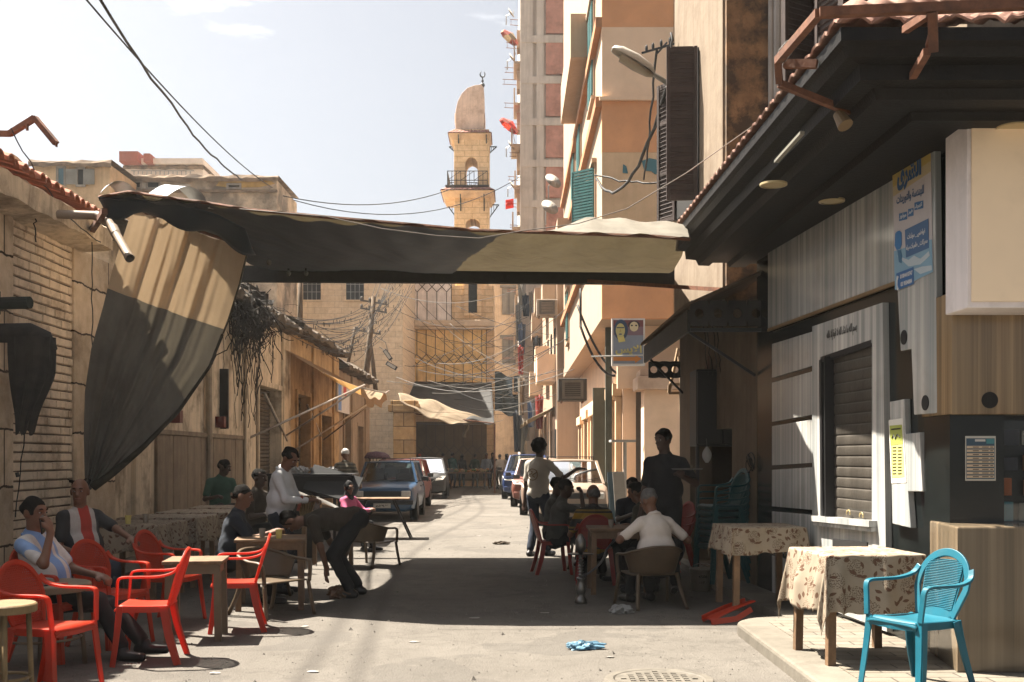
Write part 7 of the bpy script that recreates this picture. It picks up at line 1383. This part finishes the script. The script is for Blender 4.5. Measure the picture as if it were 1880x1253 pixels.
# ------------------------------------------------------------------ cars
GLS = NG('car_glass'); fr = GLS.n.new('ShaderNodeLayerWeight'); fr.inputs['Blend'].default_value = .25; tb = GLS.n.new('ShaderNodeBsdfTransparent'); tb.inputs[0].default_value = (.55, .6, .58, 1); gb = GLS.n.new('ShaderNodeBsdfGlossy'); gb.inputs['Roughness'].default_value = .04; gb.inputs[0].default_value = (.8, .8, .8, 1); mxs = GLS.n.new('ShaderNodeMixShader'); GLS.link(fr.outputs['Fresnel'], mxs.inputs[0]); GLS.link(tb.outputs[0], mxs.inputs[1]); GLS.link(gb.outputs[0], mxs.inputs[2]); GLS.link(mxs.outputs[0], GLS.n['Material Output'].inputs[0]); CGL = GLS.m
TYRE = M('tyre', (.014, .013, .012), .85, .2, dirt=(.06, .05, .04), damt=.4); RIM = M('wheel_rim', (.30, .29, .27), .4, .1, metal=.7, dirt=(.1, .08, .06)); LAMP = M('headlamp_glass', (.42, .40, .36), .12, .1, 30, bump=0, spec=.6); BUMP = M('black_bumper', (.02, .02, .021), .6, .2); RLAMP = M('red_lamp', (.30, .02, .01), .25)
def paint(name, col, rough=.36): return M(name, col, rough, .08, 3, dirt=sc3((.10, .085, .065), 1), damt=.2, dscale=2, bump=0, spec=.4, coat=.15)
def car(name, label, x, y, yaw, col, L_=4.0, W_=1.6, zb=.22, hood=.86, belt=.90, roof=1.40, wsb=.28, wst=.44, rst=.93, rsb=.99, deck=None, style='old', rack=False, wheels=(.19, .80), rw=.29, twocol=None, plate='س ١٢'):
    t = thing(name, label, 'car', (x, y, 0), yaw); hw = W_/2; X = lambda f: L_/2 - f*L_; deck = deck or belt
    st = [(0.0, .30, hood - .17, hw*.80), (.012, .25, hood - .07, hw*.90), (.05, zb, hood - .02, hw*.96), (wsb*.6, zb, hood + .02, hw), (wsb, zb, belt, hw), (.5, zb, belt + .01, hw), (.75, zb, belt + .01, hw), (rsb - .03, zb, deck, hw*.98), (.965, zb, deck - .01, hw*.94), (.99, .27, deck - .07, hw*.90), (1.0, .32, deck - .18, hw*.82)]
    st = sorted(st); vs = []; n = 11
    for f, z0, z1, h in st:
        half = [(0, z0), (h*.72, z0), (h*.95, z0 + .07), (h*1.0, z0 + (z1 - z0)*.45), (h*.985, z0 + (z1 - z0)*.72), (h*.95, z1 - .05), (h*.86, z1 - .005), (0, z1 + .015)]
        vs += [(X(f), a, z) for a, z in half] + [(X(f), -a, z) for a, z in half[::-1][1:-1]]
    k = len(vs)//len(st); b = MB(); b.add(vs, [(k*i + j, k*i + (j+1) % k, k*(i+1) + (j+1) % k, k*(i+1) + j) for i in range(len(st) - 1) for j in range(k)] + [tuple(range(k)), tuple(range(k*len(st) - k, k*len(st)))[::-1]]); b.build('body', col, t, smooth=True, bevel=.012)
    A, B_, Cc, Dd = X(wsb), X(wst), X(rst), X(rsb); hb, hr = hw*.90, hw*.73
    b = MB(); b.grid(lambda u, v: Vector((B_ + (Cc - B_)*u, (v*2 - 1)*hr, roof + .025*math.sin(math.pi*u)*1 + .02*math.cos((v - .5)*math.pi))), 8, 8); b.build('roof', twocol or col, t, smooth=True, solid=.03)
    for sg in (-1, 1):
        b = MB()
        for (x0, z0, h0), (x1, z1, h1), w2 in (((A, belt - .02, hb), (B_, roof + .01, hr), .055), ((Dd, deck - .02, hb), (Cc, roof + .01, hr), .07), (((A + Dd)/2 - .1, belt - .02, hb + .005), ((B_ + Cc)/2 - .1, roof, hr), .06), ((A*.2 + Dd*.8, belt - .02, hb), (B_*.2 + Cc*.8, roof, hr), .06)): b.beam((x0, sg*h0, z0), (x1, sg*h1, z1), w2, .04)
        b.beam((B_, sg*hr, roof + .01), (Cc, sg*hr, roof + .01), .04, .04)
        b.build('pillar', col, t)
    q = lambda pts: MB().add([Vector(p) for p in pts], [(0, 1, 2, 3)])
    q([(A - .0, hb*.98, belt), (A, -hb*.98, belt), (B_, -hr*.97, roof), (B_, hr*.97, roof)]).build('windscreen', CGL, t); q([(Dd, hb*.98, deck), (Dd, -hb*.98, deck), (Cc, -hr*.97, roof), (Cc, hr*.97, roof)]).build('rear_window', CGL, t)
    for sg in (-1, 1): q([(A, sg*hb, belt), (Dd, sg*hb, belt), (Cc, sg*hr, roof), (B_, sg*hr, roof)]).build('side_window', CGL, t)
    b = MB()
    for sx in (.1, -.75):
        for sy in (-.36, .36): b.cbox((sx*1.0, sy, .78), (.16, .42, .62), Matrix.Rotation(-.2, 3, 'Y')); b.cbox((sx - .08, sy, 1.14), (.09, .24, .16))
    b.box(A - .5, A + .02, -hw*.8, hw*.8, belt - .12, belt - .02); b.tube([(A - .45, .36 + .17*math.cos(a), belt + .02 + .17*math.sin(a)) for a in [2*math.pi*i/16 for i in range(17)]], .014, 6); b.build('seats', M('car_interior', (.055, .045, .035), .9, .3), t)
    for f in wheels:
        for sg in (-1, 1):
            m = Matrix.Rotation(R(90), 3, 'X'); cen = (X(f), sg*(hw - .09), rw); b = MB(); b.lathe([(rw*.62, -.09), (rw*.93, -.095), (rw, -.06), (rw, .06), (rw*.93, .095), (rw*.62, .09)], 28, c=cen, m=m, caps=False); wo = b.build('wheel', TYRE, t, smooth=True)
            b = MB(); b.lathe([(.001, -sg*.06), (rw*.25, -sg*.075), (rw*.5, -sg*.06), (rw*.62, -sg*.085)], 20, c=cen, m=m, caps=False)
            for j in range(6): a = j*math.pi/3; b.cbox((cen[0] + rw*.4*math.cos(a), cen[1] + sg*.068, cen[2] + rw*.4*math.sin(a)), (.05, .02, .05))
            b.build('rim', RIM, wo)
            b = MB(); b.lathe([(.001, 0), (rw*1.16, 0), (rw*1.16, .012), (.001, .012)], 28, c=(X(f), sg*(hw + (.001 if sg > 0 else -.001) - .004*sg), rw + .02), m=m, caps=False); b.build('wheel_arch', BUMP, t)
    fx_ = X(0); b = MB()
    if style == 'old':
        b.box(fx_ - .03, fx_ + .05, -hw*.92, hw*.92, .40, .50); b.build('bumper', BUMP, t, bevel=.015); b = MB(); b.box(fx_ - .01, fx_ + .012, -hw*.55, hw*.55, hood - .27, hood - .15)
        for k2 in range(4): b.box(fx_ + .012, fx_ + .018, -hw*.55, hw*.55, hood - .26 + k2*.028, hood - .25 + k2*.028)
        b.build('grille', BUMP, t)
        for sg in (-1, 1): b = MB(); b.box(fx_ - .03, fx_ + .016, sg*hw*.70 - .11, sg*hw*.70 + .11, hood - .275, hood - .14); b.build('headlight', LAMP, t, bevel=.02)
    else:
        b.box(fx_ - .05, fx_ + .035, -hw*.88, hw*.88, .28, .48); b.build('bumper', col, t, bevel=.04); b = MB(); b.prism([(fx_ + .02, -hw*.5, .72), (fx_ + .02, hw*.5, .72), (fx_ + .03, hw*.28, .50), (fx_ + .03, -hw*.28, .50)], (.012, 0, 0)); b.build('grille', BUMP, t); b = MB(); b.beam((fx_ + .035, -hw*.52, .72), (fx_ + .045, -hw*.22, .52), .025, .02); b.beam((fx_ + .035, hw*.52, .72), (fx_ + .045, hw*.22, .52), .025, .02); b.beam((fx_ + .045, -hw*.22, .52), (fx_ + .045, hw*.22, .52), .025, .02); b.build('grille_trim', RIM, t)
        for sg in (-1, 1): b = MB(); b.prism([(fx_ + .015, sg*hw*.50, .66), (fx_ - .02, sg*hw*.84, .70), (fx_ - .22, sg*hw*.975, .84), (fx_ - .14, sg*hw*.80, .83), (fx_ - .02, sg*hw*.55, .74)], (.03, .0, .0)); b.build('headlight', LAMP, t, bevel=.01)
    b = MB(); b.box(fx_ + .051, fx_ + .058, -.20, .20, .32, .43); pl = b.build('number_plate', M('plate_white', (.35, .33, .29), .5, .1), t); text_mb(plate, .28, frame((fx_ + .0585, 0, .375), (0, 1, 0)), .02, .07).build('lettering', MATS['letter_black'], pl)
    for sg in (-1, 1): b = MB(); b.beam((A - .15, sg*hw*.93, belt + .02), (A - .12, sg*(hw + .1), belt + .06), .02, .02); b.cbox((A - .12, sg*(hw + .13), belt + .08), (.07, .17, .11)); b.build('mirror', BUMP, t, bevel=.015)
    b = MB(); b.beam((A + .03, -.5, belt + .01), (A - .1, .1, belt + .12), .012, .012); b.beam((A + .03, .05, belt + .01), (A - .1, .62, belt + .12), .012, .012); b.build('wiper', BLACK, t)
    b = MB(); b.box(B_ - .12, B_ - .10, -.11, .11, roof - .12, roof - .06); b.build('rear_view_mirror', BLACK, t)
    for sg in (-1, 1): b = MB(); b.box(X(1) - .012, X(1) + .03, sg*hw*.66 - .1, sg*hw*.66 + .1, deck - .28, deck - .14); b.build('tail_light', RLAMP, t)
    b = MB()
    for sg in (-1, 1):
        for f in (.47, .68): b.box(X(f), X(f) + .12, sg*hw - .012, sg*hw + .014, belt - .12, belt - .095)
    b.build('door_handle', BUMP, t)
    if rack:
        b = MB()
        for sg in (-1, 1): b.tube([(B_ - .05, sg*hr*.9, roof + .11), (Cc + .05, sg*hr*.9, roof + .11)], .014, 6); [b.tube([(xx_, sg*hr*.9, roof + .02), (xx_, sg*hr*.9, roof + .11)], .012, 6) for xx_ in (B_ - .15, (B_ + Cc)/2, Cc + .15)]
        for k2 in range(6): xx_ = B_ - .08 + (Cc - B_ + .16)*k2/5; b.tube([(xx_, -hr*.9, roof + .11), (xx_, hr*.9, roof + .11)], .010, 6)
        b.build('roof_rack', BLACK, t)
    return t
car('parked_car', 'old dark blue estate car with a roof rack parked at the left', -3.05, 27.3, R(-89), paint('blue_black_paint', (.008, .042, .095)), 3.95, 1.56, roof=1.36, wsb=.33, wst=.43, rst=.95, rsb=1.0, rack=True, plate='٥٢٩٣')
car('parked_car', 'dull red car parked right behind the old dark blue estate', -3.3, 32.6, R(-90), paint('red_paint', (.26, .05, .035)), 3.9, 1.56, roof=1.40, wsb=.30, wst=.42, rst=.92, rsb=.99)
car('parked_car', 'black modern saloon parked at the left before the bazaar', -3.25, 41.0, R(-88), paint('black_paint', (.012, .012, .013), .4), 4.4, 1.70, hood=.86, belt=.93, roof=1.44, wsb=.27, wst=.44, rst=.75, rsb=.90, deck=.98, style='new', rw=.31, wheels=(.18, .79))
car('parked_car', 'dusty white hatchback with a roof rack parked among the seated men', 1.35, 25.2, R(-91), paint('cream_paint', (.24, .18, .135)), 3.7, 1.58, hood=.88, belt=.92, roof=1.40, wsb=.27, wst=.42, rst=.90, rsb=.98, rack=True, plate='٧٢٤')
car('parked_car', 'pale car parked behind the dusty white hatchback', 1.08, 29.6, R(-93), paint('pale_paint', (.22, .155, .12)), 3.9, 1.58, roof=1.38, wsb=.28, wst=.42, rst=.80, rsb=.92, deck=.96, style='new')
car('parked_car', 'maroon and white car parked behind the pale car', .85, 34.4, R(-93), paint('maroon_paint', (.15, .05, .035)), 4.0, 1.6, roof=1.42, wsb=.28, wst=.42, rst=.90, rsb=.97, style='new', twocol=paint('cream_paint', (.24, .18, .135)))
car('parked_car', 'dark blue people carrier parked farthest up the right row', .60, 40.6, R(-94), paint('deep_blue_paint', (.018, .035, .10), .22), 4.2, 1.7, hood=.98, belt=1.0, roof=1.56, wsb=.22, wst=.38, rst=.94, rsb=.99, style='new', rw=.32)
# ------------------------------------------------------------------ poles, lamps and wires
def wire(label, pts, r, mat=WIRE, group='overhead wires', n=5):
    b = MB(); b.tube(pts, r, n); return tag(b.build('wire', mat, smooth=True), label, 'wire', group)
wire('thick dark twisted cable falling from the upper left sky to the ruined house', sag(P(178, -10, 14), P(445, 330, 34), .35, 20, .03, 1), .022); wire('thin dark cable beside the thick twisted cable in the upper left sky', sag(P(150, -10, 14.2), P(500, 345, 36), .25, 20), .014)
wire('wire crossing from the ruined house to the minaret eave', sag(P(520, 360, 44), P(835, 345, 57), .6, 14), .022); wire('lower wire crossing from the ruined house to the tower', sag(P(540, 368, 44), P(955, 325, 59), 1.2, 16), .02)
wire('pale wire drooping along the front edge of the canopy', [P(*q, 10.4) for q in ((440, 384), (600, 398), (700, 420), (800, 433), (880, 438), (960, 424), (1060, 411), (1150, 384), (1260, 318), (1420, 205))], .005, M('wire_dull', (.16, .14, .12), .7))
wire('cable swagged under the orange overhang to the dark post', sag(P(1060, 560, 26), P(1140, 690, 25.5), .3, 12), .03); wire('cable hanging down the face of the orange overhang', sag(P(1066, 530, 25), P(1066, 600, 25), 0, 3) + sag(P(1066, 600, 25), P(1130, 690, 25), .3, 10), .03)
wire('heavy twisted cable from the street lamp down to the orange corner', sag(P(1225, 160, 15.5), P(1095, 328, 23.9), .8, 16, .02, 3), .028); wire('cable dropping from the lamp bracket past the orange wall', sag(P(1206, 92, 16), P(1182, 330, 23.5), .1, 12, .02, 4), .02); wire('bundle of cables strapped across the orange wall', sag(P(1092, 322, 23.9), P(1232, 332, 22.5), .08, 12, .03, 5), .02)
wire('hanging cables near the eave of the old corner building', sag(P(1232, 60, 15.6), P(1238, 160, 15.6), 0, 8, .03, 6), .02)
rr = random.Random(77)
for k in range(26):
    y0 = 22 + rr.uniform(0, 9); a = Vector((XL + .3, y0, 4.5 + rr.uniform(-.2, .5))); c_ = P(rr.uniform(690, 762), rr.uniform(505, 545), 44 + rr.uniform(-4, 4)); pts = sag(a, c_, rr.uniform(.5, 1.6), 22)
    b = MB(); b.tube(pts, .009, 4)
    if k < 9:
        for p in pts[2:-1:2]:
            for j in range(1): q = p + Vector((rr.uniform(-.25, .25), rr.uniform(-.5, .5), 0)); b.tube([q + Vector((0, 0, .0)), q + Vector((rr.uniform(-.03, .03), 0, -.11))], .010, 4)
    tag(b.build('festoon_wire', WIRE), 'thin lamp wire strung from the low roofs up towards the mosque front', 'wire', 'festoon wires over the left roofs')
for k in range(22):
    a = P(700 + (k*23) % 150, 530 + (k*37) % 190, 45 + (k*5) % 9); c_ = P(955 + (k*13) % 90, 530 + (k*53) % 230, 42 + (k*3) % 14); wire('thin wire slung across the lane between the mosque front and the balconies', sag(a, c_, rr.uniform(.2, .9), 14), .011, WIRE if k % 4 else WIREW, 'cross wires before the mosque')
for k in range(14):
    y0 = 26 + k*2.1; a = Vector((OX - .5, y0, 3.6 + (k*7 % 5)*.5)); c_ = Vector((-3.6 + .5*(k % 3), y0 + 8, 4.0 + (k % 4)*.4)); wire('slack wire crossing the lane above the parked cars', sag(a, c_, .5, 12), .010, WIRE if k % 2 else WIREW, 'slack wires above the cars')
def pole(label, px0, py0, px1, py1, Y, r, arms):
    a = P(px0, py0, Y); c_ = P(px1, py1, Y); t = thing('utility_pole', label, 'pole', tuple(a)); b = MB(); b.tube([a, a.lerp(c_, .5) + Vector((.02, 0, 0)), c_], [r, r*.85, r*.7], 8); b.build('post', M('pole_wood', (.10, .07, .045), .9, .3, 6, dirt=(.04, .03, .02), streak=.5), t, True, smooth=True)
    for k in range(arms): z = c_ - Vector((0, 0, .25 + .3*k)); b = MB(); b.beam(z + Vector((-.5, 0, .12)), z + Vector((.5, 0, -.05)), .06, .06); [b.ell(z + Vector((s_, 0, .12 - .17*(s_ + .5) + .08)), (.05, .05, .08), 8, None, 6) for s_ in (-.45, -.15, .2, .45)]; b.build('crossarm', M('arm_grey', (.12, .11, .10), .8, .2), t, True)
pole('leaning wooden pole with insulator crossarms behind the low roofs', 664, 760, 686, 545, 41, .13, 2); pole('thin wooden pole at the pale stone building', 549, 640, 551, 505, 40, .12, 0); pole('slender dark pole with drooping cables before the pale stone wall', 690, 720, 676, 600, 43, .09, 1); pole('timber prop leaning beside the wooden pole', 634, 690, 652, 600, 40.5, .07, 0)
for k, (px, py, a) in enumerate(((712, 652, -35), (719, 672, -60))):
    t = thing('flood_lamp', ['upper black street flood lamp hanging on a wire before the stone wall', 'lower black street flood lamp hanging on a wire before the stone wall'][k], 'lamp', tuple(P(px, py, 42.5)), 0, 'black flood lamps'); m = Matrix.Rotation(R(a), 3, 'Y'); b = MB(); b.cbox((0, 0, 0), (.16, .2, .46), m.inverted() if False else m); b.build('housing', BLACK, t, bevel=.02); b = MB(); b.cbox(tuple(m @ Vector((0, -.11, 0))), (.11, .02, .36), m); b.build('lens', LAMP, t); b = MB(); b.tube([(0, 0, .15), (-.1, .1, .5), (-.5, .2, .75)], .015, 5); b.build('cable', WIREW, t)
sl_ = thing('street_lamp', 'long grey street lamp head on an arm from the old corner building', 'street lamp', tuple(P(1232, 160, 15.2)))
b = MB(); b.tube([P(1236, 160, 15.25), P(1192, 132, 15.1), P(1180, 125, 15.05)], [.035, .032, .03], 10); b.build('arm', M('lamp_arm', (.28, .27, .25), .5, .1, metal=.3), sl_, True, smooth=True)
h0, h1 = P(1200, 137, 15.1), P(1123, 92, 14.9); dv = (h1 - h0); u_ = dv.normalized(); s2 = Vector((0, 1, 0)); n_ = u_.cross(s2).normalized(); n_ = n_ if n_.z > 0 else -n_
b = MB(); pf = [(0, .05, .03), (.12, .11, .075), (.45, .14, .10), (.8, .13, .085), (.97, .09, .05), (1, .04, .02)]; vs = []
for f, w_, hh in pf:
    for j in range(12): a = math.pi*j/11; vs.append(h0 + dv*f + s2*w_*math.cos(a) + n_*hh*math.sin(a)*1.3)
b.add(vs, [(12*i + j, 12*i + j + 1, 12*i + 13 + j, 12*i + 12 + j) for i in range(5) for j in range(11)]); b.build('hood', M('lamp_white', (.36, .33, .29), .5, .08, dirt=(.2, .16, .12)), sl_, True, smooth=True, solid=.01)
b = MB(); vs = []
for f, w_, hh in pf[:4]:
    for j in range(8): a = math.pi*j/7; vs.append(h0 + dv*f*.97 + s2*w_*.9*math.cos(a) - n_*(.02 + hh*.7*math.sin(a)))
b.add(vs, [(8*i + j, 8*i + j + 1, 8*i + 9 + j, 8*i + 8 + j) for i in range(3) for j in range(7)]); b.build('lens', M('lamp_lens', (.18, .15, .11), .3, .1), sl_, True, smooth=True)
t = thing('insulator_bracket', 'rusty bracket with insulators beside the street lamp', 'bracket', tuple(P(1205, 90, 16))); b = MB(); b.beam(P(1178, 98, 16), P(1255, 76, 15.8), .025, .025); b.beam(P(1205, 100, 16), P(1225, 78, 15.9), .02, .02); [b.ell(P(px, py, 16), (.022, .022, .06), 8, None, 6) for px, py in ((1187, 90), (1199, 86), (1214, 80), (1230, 76))]; b.build('crossbar', BLACK, t, True)
wire('loose wire hanging down the white brick wall near the drainpipe', sag(P(62, 395, 11.8), P(66, 445, 11.9), 0, 6, .02, 2), .008); wire('long wire drooping under the tiled eave at the left', sag(P(20, 235, 11.3), P(185, 445, 12.9), .18, 16, .01, 4), .007); wire('vertical wire beside the brick pilaster', sag(P(168, 405, 13.1), P(170, 640, 13.3), 0, 10, .012, 9), .007); wire('pale cable looped under the drainpipe', sag(P(105, 398, 12.2), P(170, 392, 12.9), .12, 10), .010, WIREW)
wire('thin wire looping down the peeling cream wall', sag(Vector((XL + .06, 21.5, 3.8)), Vector((XL + .06, 22.4, 1.2)), .1, 14, .02, 12), .010)
for k in range(4): wire('coiled cable on the dim plaster wall beside the black cabinet', [W(1385 + 6*math.sin(a*1.1 + k), 845 + 14*math.cos(a) + k*3, .03 + .01*k) for a in [i*.45 for i in range(16)]], .006, WIRE, 'coiled cables')
for k in range(10): wire('cable trailing down from the tin awning to the black cabinet', sag(P(1290 + k*9, 560 + (k*31) % 60, 13.2), P(1300 + k*8, 690, 13.4), .05, 8, .015, k), .006, WIRE, 'trailing cables over the cabinet')
# ------------------------------------------------------------------ dusty air
b = MB(); b.box(-60, 60, -3, 100, -1, 36); hz = b.build('haze', M('haze_tmp', (1, 1, 1)), None); tag(hz, 'pale dusty air in the lane', None, None, 'stuff')
hm = bpy.data.materials.new('haze'); hm.use_nodes = True; hn = hm.node_tree; hn.nodes.remove(hn.nodes['Principled BSDF']); pv_ = hn.nodes.new('ShaderNodeVolumePrincipled'); pv_.inputs['Color'].default_value = (.92, .93, .92, 1); pv_.inputs['Density'].default_value = .00045; pv_.inputs['Anisotropy'].default_value = .3
hn.links.new(pv_.outputs[0], hn.nodes['Material Output'].inputs['Volume']); hz.data.materials.clear(); hz.data.materials.append(hm)
